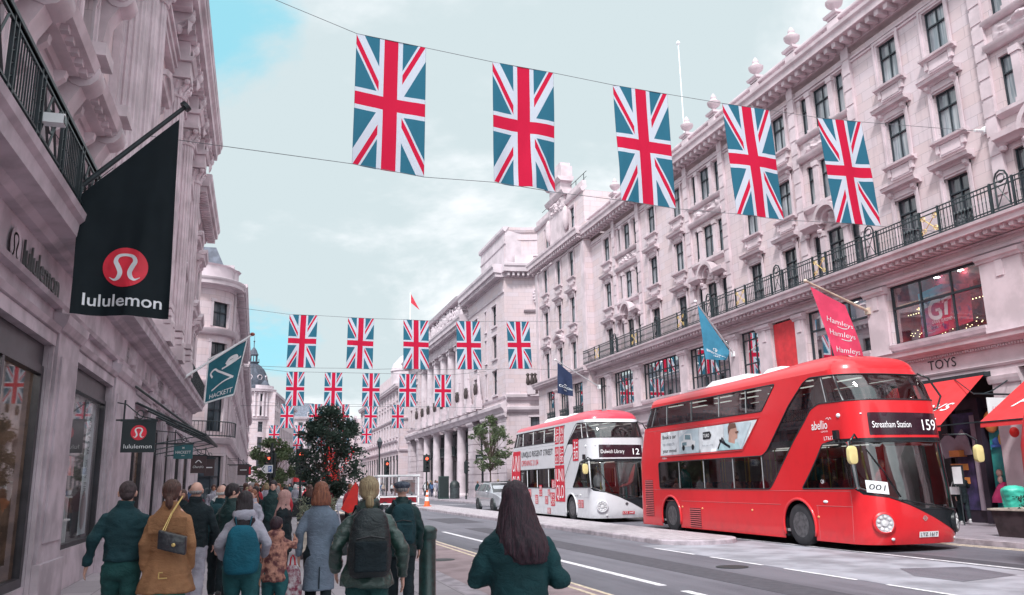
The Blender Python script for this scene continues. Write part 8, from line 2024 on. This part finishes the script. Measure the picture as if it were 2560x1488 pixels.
o = empty('lamp_standard', (9.9, 71.0, .12), 'old fashioned black lamp post behind the far red signal', 'lamp post'); t = MB(); t.lathe([(.16, 0), (.16, .5), (.09, .6), (.06, 4.4), (.1, 4.5)], n=10); t.build('post', [LAMPG], o, smooth=35); t = MB(); t.lathe([(.12, 4.5), (.22, 4.9), (.26, 5.0), (.15, 5.2), (.03, 5.4)], n=8); t.build('lantern', [PANE_F], o)
o = empty('street_name_board', (18.6, 69.6, .12), 'small dark hanging board on a black post before the palace pier', 'sign'); t = MB(); t.tube([(0, 0, 0), (0, 0, 3.9)], .05, 8); t.build('post', [LAMPG], o); t = MB(); t.box(-.65, .35, -.03, .03, 3.35, 3.8); put_text(t, 'LIBERTY', lambda a, b: (a, -.035, b), -.15, 3.5, width=.7, height=.12, m=1); t.build('board', [LAMPG, WHITE], o)
# drain grating in the buff surface
t = MB()
for k in range(9): t.box(3.6 + k * .055, 3.63 + k * .055, 14.0, 14.42, .015, .02)
t.box(3.57, 4.10, 13.97, 14.0, .015, .02); t.box(3.57, 4.10, 14.42, 14.45, .015, .02)
tag(t.build('drain_grate', [LAMPG]), 'dark drain grating set in the pink road edge beside the bollard', 'drain')
t = MB(); t.ell((-2.3, 13.2, .055), (.07, .05, .022), 10, 6); t.ell((-2.22, 13.22, .05), (.03, .03, .02), 8, 5); tag(t.build('litter', [WHITE], smooth=True), 'crumpled white litter on the paving by the shop window', 'litter')
AP = mat('repair_asphalt', (.075, .072, .088), .8, var=.2, sc_=6, bs=70, bst=.4)
t = MB()
for x0, x1, y0, y1 in ((7.3, 8.1, 9.5, 30), (5.3, 5.9, 16, 21), (12.9, 13.3, 4, 15), (7.6, 9.1, 34, 39)): t.box(x0, x1, y0, y1, .0005, .0045)
tag(t.build('repair_patch', [AP]), kind='structure')
for x, y, w_ in ((8.6, 14.2, 'in the road beside the concrete strip'), (6.9, 20.4, 'in the near lane ahead of the buses'), (3.9, 18.2, 'in the pink road edge')):
    t = MB(); t.lathe([(.30, .005 if x > 5 else .0145), (.30, .011 if x > 5 else .020), (.28, .012 if x > 5 else .021)], (x, y, 0), 20); tag(t.build('manhole_cover', [LAMPG]), 'round dark iron cover ' + w_, 'manhole cover', 'iron covers in the road')
# white display cart
o = empty('display_cart', (9.0, 56.0, 0), 'white framed cart with glass display panels behind the man in the flat cap', 'cart'); wf = MB()
for x in (-1.3, 0, 1.3):
    for y in (-.8, .8): wf.box(x - .05, x + .05, y - .05, y + .05, .25, 2.1)
for z in (.3, .75, 2.05): wf.box(-1.3, 1.3, -.85, -.78, z, z + .08); wf.box(-1.3, 1.3, .78, .85, z, z + .08); wf.box(-1.35, -1.27, -.8, .8, z, z + .08); wf.box(1.27, 1.35, -.8, .8, z, z + .08)
wf.box(-1.4, 1.4, -.9, .9, 2.1, 2.2); wf.build('cart_frame', [WHITE], o)
t = MB(); t.quad((-1.25, -.8, .8), (-.05, -.8, .8), (-.05, -.8, 2.0), (-1.25, -.8, 2.0)); t.quad((.05, -.8, .8), (1.25, -.8, .8), (1.25, -.8, 2.0), (.05, -.8, 2.0)); t.build('glass_panel', [SHOPGLASS], o, recalc=False)
t = MB(); t.quad((.2, -.7, .95), (1.1, -.7, .95), (1.1, -.7, 1.85), (.2, -.7, 1.85), m=0); t.box(-1.2, 1.2, -.6, .7, .3, .72, 1); t.build('display_poster', [flat('peach_poster', (.6, .35, .33), col2=(.5, .5, .52), sc_=3), REDPRINT], o)
for x in (-.9, .9):
    for y in (-.8, .8): t = MB(); t.lathe([(.2, -.04), (.24, -.03), (.24, .03), (.2, .04)], (x, y, .24), 14, axis='y'); t.build('wheel', [MATS['tyre_rubber']], o)
# ---------------------------------------------------------------- cars
def car(label, loc, rz, col, group=None, kind='estate', lit=True):
    o = empty('parked_car' if not lit else 'car', loc, label, 'car', group, rz); L, W_, H = 4.7, .92, 1.62
    pm = mat('car_paint_' + str(len(MATS)), col, .3, metal=.35, coat=1, var=.08); gm = flat('car_glass', (.02, .025, .03), .06, spec=.8) if 'car_glass' not in MATS else MATS['car_glass']
    S = []   # y, z bottom, belt z, roof z, belt half w, roof half w
    tab = [(0.0, .42, .62, .62, .60, .60), (.12, .30, .80, .80, .80, .78), (.5, .26, .93, .93, .89, .86), (1.15, .24, 1.02, 1.03, .92, .86), (1.75, .24, 1.04, 1.36, .92, .72), (2.2, .24, 1.05, 1.56, .92, .66), (3.0, .24, 1.06, 1.62, .92, .66), (3.9, .24, 1.08, 1.58, .92, .66), (4.35, .28, 1.08, 1.38, .88, .68), (4.62, .36, .98, 1.02, .82, .74), (4.7, .45, .80, .82, .76, .70)]
    rings = []
    for y, zb, zm, zr, wb, wr in tab:
        rings.append([(-wb * .93, y, zb), (-wb, y, (zb + zm) / 2), (-wb * .97, y, zm), (-wr, y, zr - .03), (-wr * .8, y, zr), (wr * .8, y, zr), (wr, y, zr - .03), (wb * .97, y, zm), (wb, y, (zb + zm) / 2), (wb * .93, y, zb)])
    b = MB(); b.ring_loft(rings); b.build('car_body', [pm], o, smooth=35)
    g = MB()      # glass bands laid on the cabin faces
    def cab(y, zf, side):
        for (a, A_), (c, B_) in zip(zip([t[0] for t in tab], tab), zip([t[0] for t in tab][1:], tab[1:])):
            if a <= y <= c:
                q = (y - a) / (c - a); v = [A_[i] + (B_[i] - A_[i]) * q for i in range(6)]; zm, zr, wb, wr = v[2], v[3] - .03, v[4] * .97, v[5]
                return (side * (wb + (wr - wb) * zf + .006), y, zm + (zr - zm) * zf)
    for s in (-1, 1):
        for y0, y1 in ((1.75, 2.55), (2.63, 3.45), (3.53, 4.2)):
            ys = [y0 + (y1 - y0) * k / 3 for k in range(4)]
            for a, c in zip(ys, ys[1:]): g.quad(cab(a, .10, s), cab(c, .10, s), cab(c, .88, s), cab(a, .88, s))
    g.quad((-.78, 1.20, 1.07), (.78, 1.20, 1.07), (.60, 2.14, 1.55), (-.60, 2.14, 1.55)); g.quad((-.62, 4.03, 1.55), (.62, 4.03, 1.55), (.68, 4.52, 1.14), (-.68, 4.52, 1.14)); g.build('window_glass', [gm], o)
    for s in (-1, 1):
        t = MB(); t.ring_loft([[(s * x_, y, z) for x_, y, z in q] for q in ([(.50, .06, .66), (.80, .20, .68), (.80, .20, .80), (.50, .07, .76)], [(.5, .2, .66), (.84, .5, .70), (.84, .5, .82), (.5, .2, .78)])]); t.build('headlight', [MATS['lamp_lens']], o)
        t = MB(); t.ell((s * .62, .10, .45), (.09, .04, .06), 8, 6); t.build('fog_light', [HEADLAMP if lit else MATS['lamp_lens']], o, smooth=True)
        t = MB(); t.ell((s * 1.02, 1.62, 1.08), (.10, .06, .07), 10, 6); t.build('wing_mirror', [pm], o, smooth=True)
        t = MB(); t.box(s * .6 - .02, s * .6 + .02, 2.3, 4.0, 1.60, 1.66); t.build('roof_bar', [LAMPG], o)
        for y in (.95, 3.75):
            w = MB(); w.lathe([(.20, -.11), (.33, -.11), (.35, -.07), (.35, .07), (.33, .11), (.20, .11)], (s * .84, y, .35), 20, axis='x', caps=False); wh = w.build('wheel', [MATS['tyre_rubber']], o, smooth=40); w = MB(); w.lathe([(.22, s * .08), (.06, s * .06), (.04, s * .10)], (s * .84, y, .35), 10, axis='x'); w.build('rim', [MATS['chrome']], wh)
            a_ = MB(); a_.lathe([(.41, -.06), (.37, .085)] if s > 0 else [(.37, -.085), (.41, .06)], (s * .855, y, .37), 20, axis='x'); a_.build('wheel_arch', [LAMPG], o)
    t = MB(); t.box(-.45, .45, -.012, .02, .52, .66); t.box(-.6, .6, .02, .06, .32, .42); t.build('grille', [LAMPG], o); t = MB(); t.box(-.26, .26, -.03, -.014, .42, .52); t.build('number_plate', [WHITE], o)
    return o
car('silver estate car with a lit fog lamp following the white bus', (13.6, 44.5, 0), R(2), (.42, .44, .48))
car('dark large car parked behind the shrub planter on the left', (2.9, 46.5, 0), R(88), (.02, .025, .03), lit=False)
for k, (x, y, c, n) in enumerate(((5.6, 92, (.6, .6, .62), 'white'), (7.9, 104, (.05, .06, .08), 'black'), (5.8, 118, (.3, .03, .04), 'maroon'), (8.3, 128, (.5, .5, .52), 'grey'), (-.6, 60, (.35, .42, .44), 'pale blue'))):
    car(f'distant {n} car far down the street', (x, y, 0), R(180) if k % 2 else 0, c, 'distant cars in the street')
# distant red bus
o = empty('double_decker_bus', (12.9, 150, 0), 'distant red bus with dark windscreen in the middle of the street', 'bus'); sh, ts = body_shell([P_WIND, P_STAIR, P_UP]); sh.build('body', [BUSRED], o, smooth=32); roof_mesh(ts).build('roof', [BUSRED], o, smooth=40)
for P in (P_WIND, P_STAIR, P_UP): patch([P], -.01).build('window', [GLASSD], o, smooth=True)
o = empty('double_decker_bus', (9.0, 190, 0), 'farthest red bus, tiny behind the dark tree', 'bus'); sh, ts = body_shell([P_WIND, P_STAIR, P_UP]); sh.build('body', [BUSRED], o, smooth=32); roof_mesh(ts).build('roof', [BUSRED], o, smooth=40)
for P in (P_WIND, P_STAIR, P_UP): patch([P], -.01).build('window', [GLASSD], o, smooth=True)
# ---------------------------------------------------------------- hanging signs and brackets on the left
def hang_sign(label, x0, x1, y, z0, z1, col, draw, zt=None):
    root = empty('hanging_sign', ((x0 + x1) / 2, y, (z0 + z1) / 2), label, 'sign'); WP.add(root.name)
    t = MB(); t.box(x0, x1, y - .025, y + .025, z0, z1); t.build('sign_board', [col], root)
    t = MB(); t.box(x0 - .04, x1 + .03, y - .03, y + .03, z1 + .002, z1 + .05); t.tube([(-3.0, y, z1 + .42), (x0 + .05, y, z1 + .36), ((x0 + x1) / 2, y, z1 + .12), (x1, y, z1 + .04)], .014, 6); t.tube([(x0 + .02, y, z1 + .05), (x0 + .02, y, z1 + .45)], .02, 6); t.tube([(-3, y, z1 + .03), (x0, y, z1 + .03)], .02, 6)
    t.tube([((x0 + x1) / 2 - .0 + .07 * math.cos(a * PI / 6), y, z1 + .15 + .09 * math.sin(a * PI / 6)) for a in range(13)], .012, 5); t.build('bracket', [DARKMETAL], root)
    t = MB(); draw(t, lambda a, b: (x0 + (x1 - x0) * a, y - .032, z0 + (z1 - z0) * b)); t.build('sign_print', [flat('sign_red', (.78, .03, .06)) if 'sign_red' not in MATS else MATS['sign_red'], WHITE], root, recalc=False)
SIGNK = flat('sign_black', (.012, .022, .028), .45); SIGNT = flat('sign_teal', (.025, .13, .15), .5); SIGNB = flat('sign_bronze', (.06, .035, .04), .5)
def d1(t, M):
    ar = .66 / .63; N = lambda a, b: M(a, b); omega_mark(t, 0, 0, 1, lambda p, q: N(.5 + .235 * p, .64 + .245 * q), 0, 1, dM=lambda p, q: (N(.5 + .235 * p, .64 + .245 * q)[0], N(0, 0)[1] - .004, N(.5 + .235 * p, .64 + .245 * q)[2]))
    put_text(t, 'lululemon', M, .5, .13, width=.82, height=.135, m=1)
hang_sign('black square hanging sign with red round emblem and white lowercase word', -2.74, -2.08, 19.0, 2.38, 3.02, SIGNK, d1)
hang_sign('teal hanging sign with white capitals under the iron canopy frame', -2.42, -1.88, 27.0, 2.49, 2.91, SIGNT, lambda t, M: (put_text(t, 'HACKETT', M, .5, .36, width=.8, height=.2, m=1), ribbon(t, [(.42, .22), (.58, .22)], .03, M, 1), ribbon(t, [(.45, .72), (.55, .82)], .04, M, 1), ribbon(t, [(.55, .72), (.45, .82)], .04, M, 1)))
hang_sign('dark hanging sign with small cream script past the teal sign', -2.2, -1.7, 31.0, 2.12, 2.70, SIGNB, lambda t, M: (put_text(t, "Church's", M, .5, .3, width=.7, height=.14, m=1, shear=.3), ribbon(t, spline([(.3, .6), (.5, .75), (.7, .6)], 4), .05, M, 1)))
hang_sign('plain brown hanging sign farthest along the shopfronts', -1.95, -1.58, 34.5, 2.06, 2.70, SIGNB, lambda t, M: ribbon(t, [(.2, .5), (.8, .5)], .06, M, 1))
hang_sign('small dark hanging sign on the corner terrace', -1.1, -.45, 53.0, 2.3, 2.9, SIGNB, lambda t, M: ribbon(t, [(.2, .5), (.8, .5)], .08, M, 1))
hang_sign('red and black hanging sign on the corner terrace', -.9, -.35, 58.0, 2.35, 2.95, SIGNK, lambda t, M: t.quad(M(.5, .1), M(.95, .1), M(.95, .9), M(.5, .9), m=0))
# iron canopy frame projecting over the doors
o = empty('canopy_frame', (-3, 24, 3.3), 'black iron canopy frame projecting over the shop doors on the left', 'canopy'); WP.add(o.name); t = MB()
for y, z in ((22.2, 0), (24.5, 0), (26.8, 0), (29.0, 0)):
    t.tube([(-3, y, 3.75), (-1.35, y + 1.2, 3.0)], .03, 6); t.tube([(-3, y, 2.6), (-1.4, y + 1.2, 2.98)], .016, 5)
t.tube([(-1.35, 23.4, 3.0), (-1.35, 30.2, 3.0)], .045, 6); t.tube([(-2.2, 22.8, 3.38), (-2.2, 29.8, 3.38)], .025, 6); t.tube([(-2.98, 20.4, 4.1), (-1.35, 30.2, 3.0)], .03, 6); t.build('frame', [DARKMETAL], o)
# cctv camera and wire fixings
o = empty('security_camera', (-2.2, 9.0, 5.5), 'white security camera on a bracket over the black balcony rail', 'camera'); WP.add(o.name)
cx, cy, cz = -2.49, 10.0, 5.85
t = MB(); t.tube([(-3, cy - .1, cz + .02), (cx - .16, cy, cz + .02)], .025, 6); t.ell((cx - .2, cy, cz + .02), (.05, .05, .05), 8, 6); t.build('bracket', [WHITE], o); t = MB(); t.ring_loft([[(cx + x_, cy + y_, cz + z_) for y_, z_ in ((-.07, -.06), (.07, -.06), (.08, .05), (0, .085), (-.08, .05))] for x_ in (-.14, .16)]); t.build('camera_housing', [WHITE], o); t = MB(); t.box(cx + .162, cx + .17, cy - .06, cy + .06, cz - .05, cz + .04); t.build('lens', [GLASSD], o)
# ---------------------------------------------------------------- toy shop front
F = F_right(21)
AWN = clothmat('awning_red', (.68, .05, .055)); 
def awning(label, u0, u1, zt, zb, out, text):
    root = empty('awning', (21, u0, zt), label, 'awning'); WP.add(root.name); t = MB(); n = 10
    A_ = lambda a, b: F(u1 + (u0 - u1) * a, .24 + (out - .24) * (1 - b), zb + (zt - zb) * b)
    t.add([A_(i / n, j / n) for j in range(n + 1) for i in range(n + 1)], [(j * (n + 1) + i, j * (n + 1) + i + 1, (j + 1) * (n + 1) + i + 1, (j + 1) * (n + 1) + i) for j in range(n) for i in range(n)])
    t.quad(F(u0, out, zb), F(u1, out, zb), F(u1, out + .01, zb - .16), F(u0, out + .01, zb - .16)); t.build('awning_cloth', [AWN], root, recalc=False)
    if text:
        t = MB(); Q = lambda a, b: (A_(a, b)[0] - .015, A_(a, b)[1], A_(a, b)[2] + .012); put_text(t, 'Hamleys', Q, .55, .30, width=.82, height=.22, shear=.4); t.build('awning_print', [WHITE], root, recalc=False)
    t = MB()
    for u in (u0 + .05, u1 - .05): t.tube([F(u, .05, zb + .15), F(u, out, zb - .02)], .02, 5)
    t.tube([F(u0, out, zb - .02), F(u1, out, zb - .02)], .025, 5); t.build('awning_arm', [DARKMETAL], root)
awning('large red sloping awning with white script over the toy shop window', 19.35, 23.1, 4.5, 3.0, 2.1, True)
awning('second red awning cut off by the frame edge at the toy shop', 14.1, 17.95, 4.2, 3.0, 2.1, True)
def toyshop():
    root = empty('toy_shop_display', (21, 19, .12), 'colourful toy shop window display with giant blue gown cut-out and orange balloon shapes', 'window display'); WP.add(root.name)
    C_ = dict(teal=flat('toy_teal', (.02, .30, .38), .4, col2=(.08, .5, .42), sc_=1.2), orange=flat('toy_orange', (.75, .28, .08), .5), purple=flat('toy_purple', (.07, .05, .16), .5, col2=(.02, .02, .05), sc_=2), mag=flat('toy_magenta', (.5, .03, .14), .5), grey=flat('toy_grey', (.34, .28, .34), .5), yel=flat('toy_yellow', (.75, .5, .08), .5), skin=flat('toy_skin', (.6, .38, .34)), blue=flat('toy_blue', (.06, .16, .5), .4), dk=flat('toy_dark', (.03, .02, .035), .5))
    def part(name, m, fn): t = MB(); fn(t); t.build(name, [C_[m]], root)
    for u0, u1 in ((19.35, 20.25), (20.45, 21.6), (21.8, 23.1), (14.1, 15.8), (16.0, 18.3)): part('window_frame', 'dk', lambda t: (fbox(t, F, u0, u0 + .07, -.7, -.55, .12, 3.9), fbox(t, F, u1 - .07, u1, -.7, -.55, .12, 3.9), fbox(t, F, u0, u1, -.7, -.55, .12, .55), fbox(t, F, u0, u1, -.7, -.5, 3.6, 3.9)))
    part('tall_poster', 'teal', lambda t: t.ring_loft([[F(19.45, -.50, .55), F(20.2, -.50, .55), F(20.2, -.53, .55), F(19.45, -.53, .55)], [F(19.5, -.50, 3.3), F(20.15, -.50, 3.3), F(20.15, -.53, 3.3), F(19.5, -.53, 3.3)]]))
    part('balloon', 'orange', lambda t: t.ell(F(19.95, -.42, 3.15), (.10, .26, .34), 16, 10)); part('toy_car', 'blue', lambda t: (t.ell(F(19.75, -.44, 2.55), (.05, .28, .14), 12, 8), t.box(20.55 + .85, 20.6 + .85, 19.5, 20.05, 2.38, 2.46)))
    part('doll_gown', 'mag', lambda t: t.lathe([(.46, .75), (.44, .9), (.25, 1.2), (.10, 1.35)], (19.75, -.35, 0), 14, 0, lambda u, w, z: F(u, w * .4 - .2, z))); part('doll_head', 'skin', lambda t: (t.ell(F(19.8, -.3, 1.62), (.09, .09, .11), 10, 8), t.ell(F(19.8, -.3, 1.42), (.06, .08, .12), 8, 6)))
    part('panel', 'purple', lambda t: fbox(t, F, 20.5, 21.5, -.56, -.52, .5, 3.5)); part('shelf', 'orange', lambda t: [fbox(t, F, 21.1, 21.5, -.5, -.2, 1.3 + k * .42, 1.5 + k * .42) for k in range(3)]); part('banner_panel', 'grey', lambda t: fbox(t, F, 20.35, 20.75, -.46, -.42, .5, 3.4))
    part('mountain_cutout', 'grey', lambda t: t.prism([(20.8, 2.2), (21.9, 2.1), (22.1, 2.6), (21.7, 2.9), (21.4, 2.7), (21.1, 3.0), (20.9, 2.7)], -.44, -.40, F=F))
    part('side_panel', 'yel', lambda t: fbox(t, F, 19.36, 19.44, -.42, -.30, .5, 2.4)); part('toy_star', 'yel', lambda t: t.ell(F(19.5, -.3, 2.6), (.08, .16, .22), 10, 6)); part('doorway', 'dk', lambda t: fbox(t, F, 20.25, 20.45, -.75, -.3, .12, 3.9))
    part('red_display', 'mag', lambda t: fbox(t, F, 16.2, 18.1, -.6, -.5, .5, 3.3)); part('teal_display', 'teal', lambda t: fbox(t, F, 14.3, 15.6, -.6, -.5, .5, 3.3))
toyshop()
o = empty('notice_board', (20.15, 20.2, .12), 'grey framed notice on a stand in front of the woman outside the toy shop', 'sign'); t = MB(); t.box(-.03, .0, -.22, .22, 1.15, 1.75); t.box(-.035, -.031, -.17, .17, 1.2, 1.7, 1); t.build('board', [GLASSD, WHITE], o); t = MB(); t.tube([(0, 0, 0), (0, 0, 1.15)], .02, 6); t.build('stand', [GLASSD], o)
o = empty('hanging_sign', (20.6, 18.7, 3.3), 'white hanging sign with pink script between the red awnings', 'sign'); WP.add(o.name); t = MB(); t.box(20.05, 20.85, 18.68, 18.72, 3.05, 3.75); put_text(t, 'Hamleys', lambda a, b: (20.1 + a, 18.67, 3.3 + b), .36, 0, width=.6, height=.2, m=1, shear=.35); t.build('sign_board', [WHITE, flat('script_pink', (.6, .05, .2))], o, recalc=False)
t = MB(); t.tube([(21, 18.7, 3.85), (19.6, 18.7, 3.85)], .03, 6); t.tube([(21, 18.7, 4.3), (20.3, 18.7, 3.95), (20.0, 18.7, 3.87)], .02, 6); t.tube([(19.6, 18.7, 3.85), (20.7, 20.4, 4.5)], .015, 5); t.build('bracket', [DARKMETAL], o)
t = MB(); t.ell((20.72, 18.55, 2.75), (.13, .13, .15), 10, 8); o = tag(t.build('alarm_bell', [rs], smooth=True), 'small red bell on the pale pier by the toy shop', 'bell')
t = MB(); t.ring_loft([ringz((18.55, 16.9), r * 1.0, r * .9, z, 16, fold=.08, k=5, ph=z * 3) for r, z in ((.22, .13), (.27, .35), (.23, .7), (.29, 1.0), (.30, 1.2), (.2, 1.28))]); fz = fuse(t, .03, 2, wrinkle(.03, 5, 3)); tag(fz.build('refuse_sack', [flat('sack_mint', (.05, .48, .36), .45)], smooth=True), 'mint green sack standing behind the dark planter at right', 'sack')
# red cloth banner in the narrow first floor window
o, P = cloth('window_banner', [F(29.96, -.02, 8.0), F(28.42, -.02, 8.0), F(28.42, .0, 6.02), F(29.96, .0, 6.02)], [flat('banner_red', (.62, .035, .045), .7)], seed=2, amp=.03, normal=(-1, 0, 0)); tag(o, 'plain red cloth banner filling a narrow first floor window', 'banner')
t = MB(); t.tube([(-3, 18.2, 9.15), (-2.85, 18.2, 9.15)], .05, 6); tag(t.build('wire_fixing', [WHITE]), 'small white fixing of the flag wire on the left wall', 'fixing')
t = MB(); t.tube([(20.55, 18.2, 11.86), (21, 18.2, 11.9)], .05, 6); t.ell((20.95, 18.2, 11.9), (.1, .14, .14), 8, 6); tag(t.build('wire_fixing', [WHITE]), 'grey wire anchor on the pale wall at upper right', 'fixing')
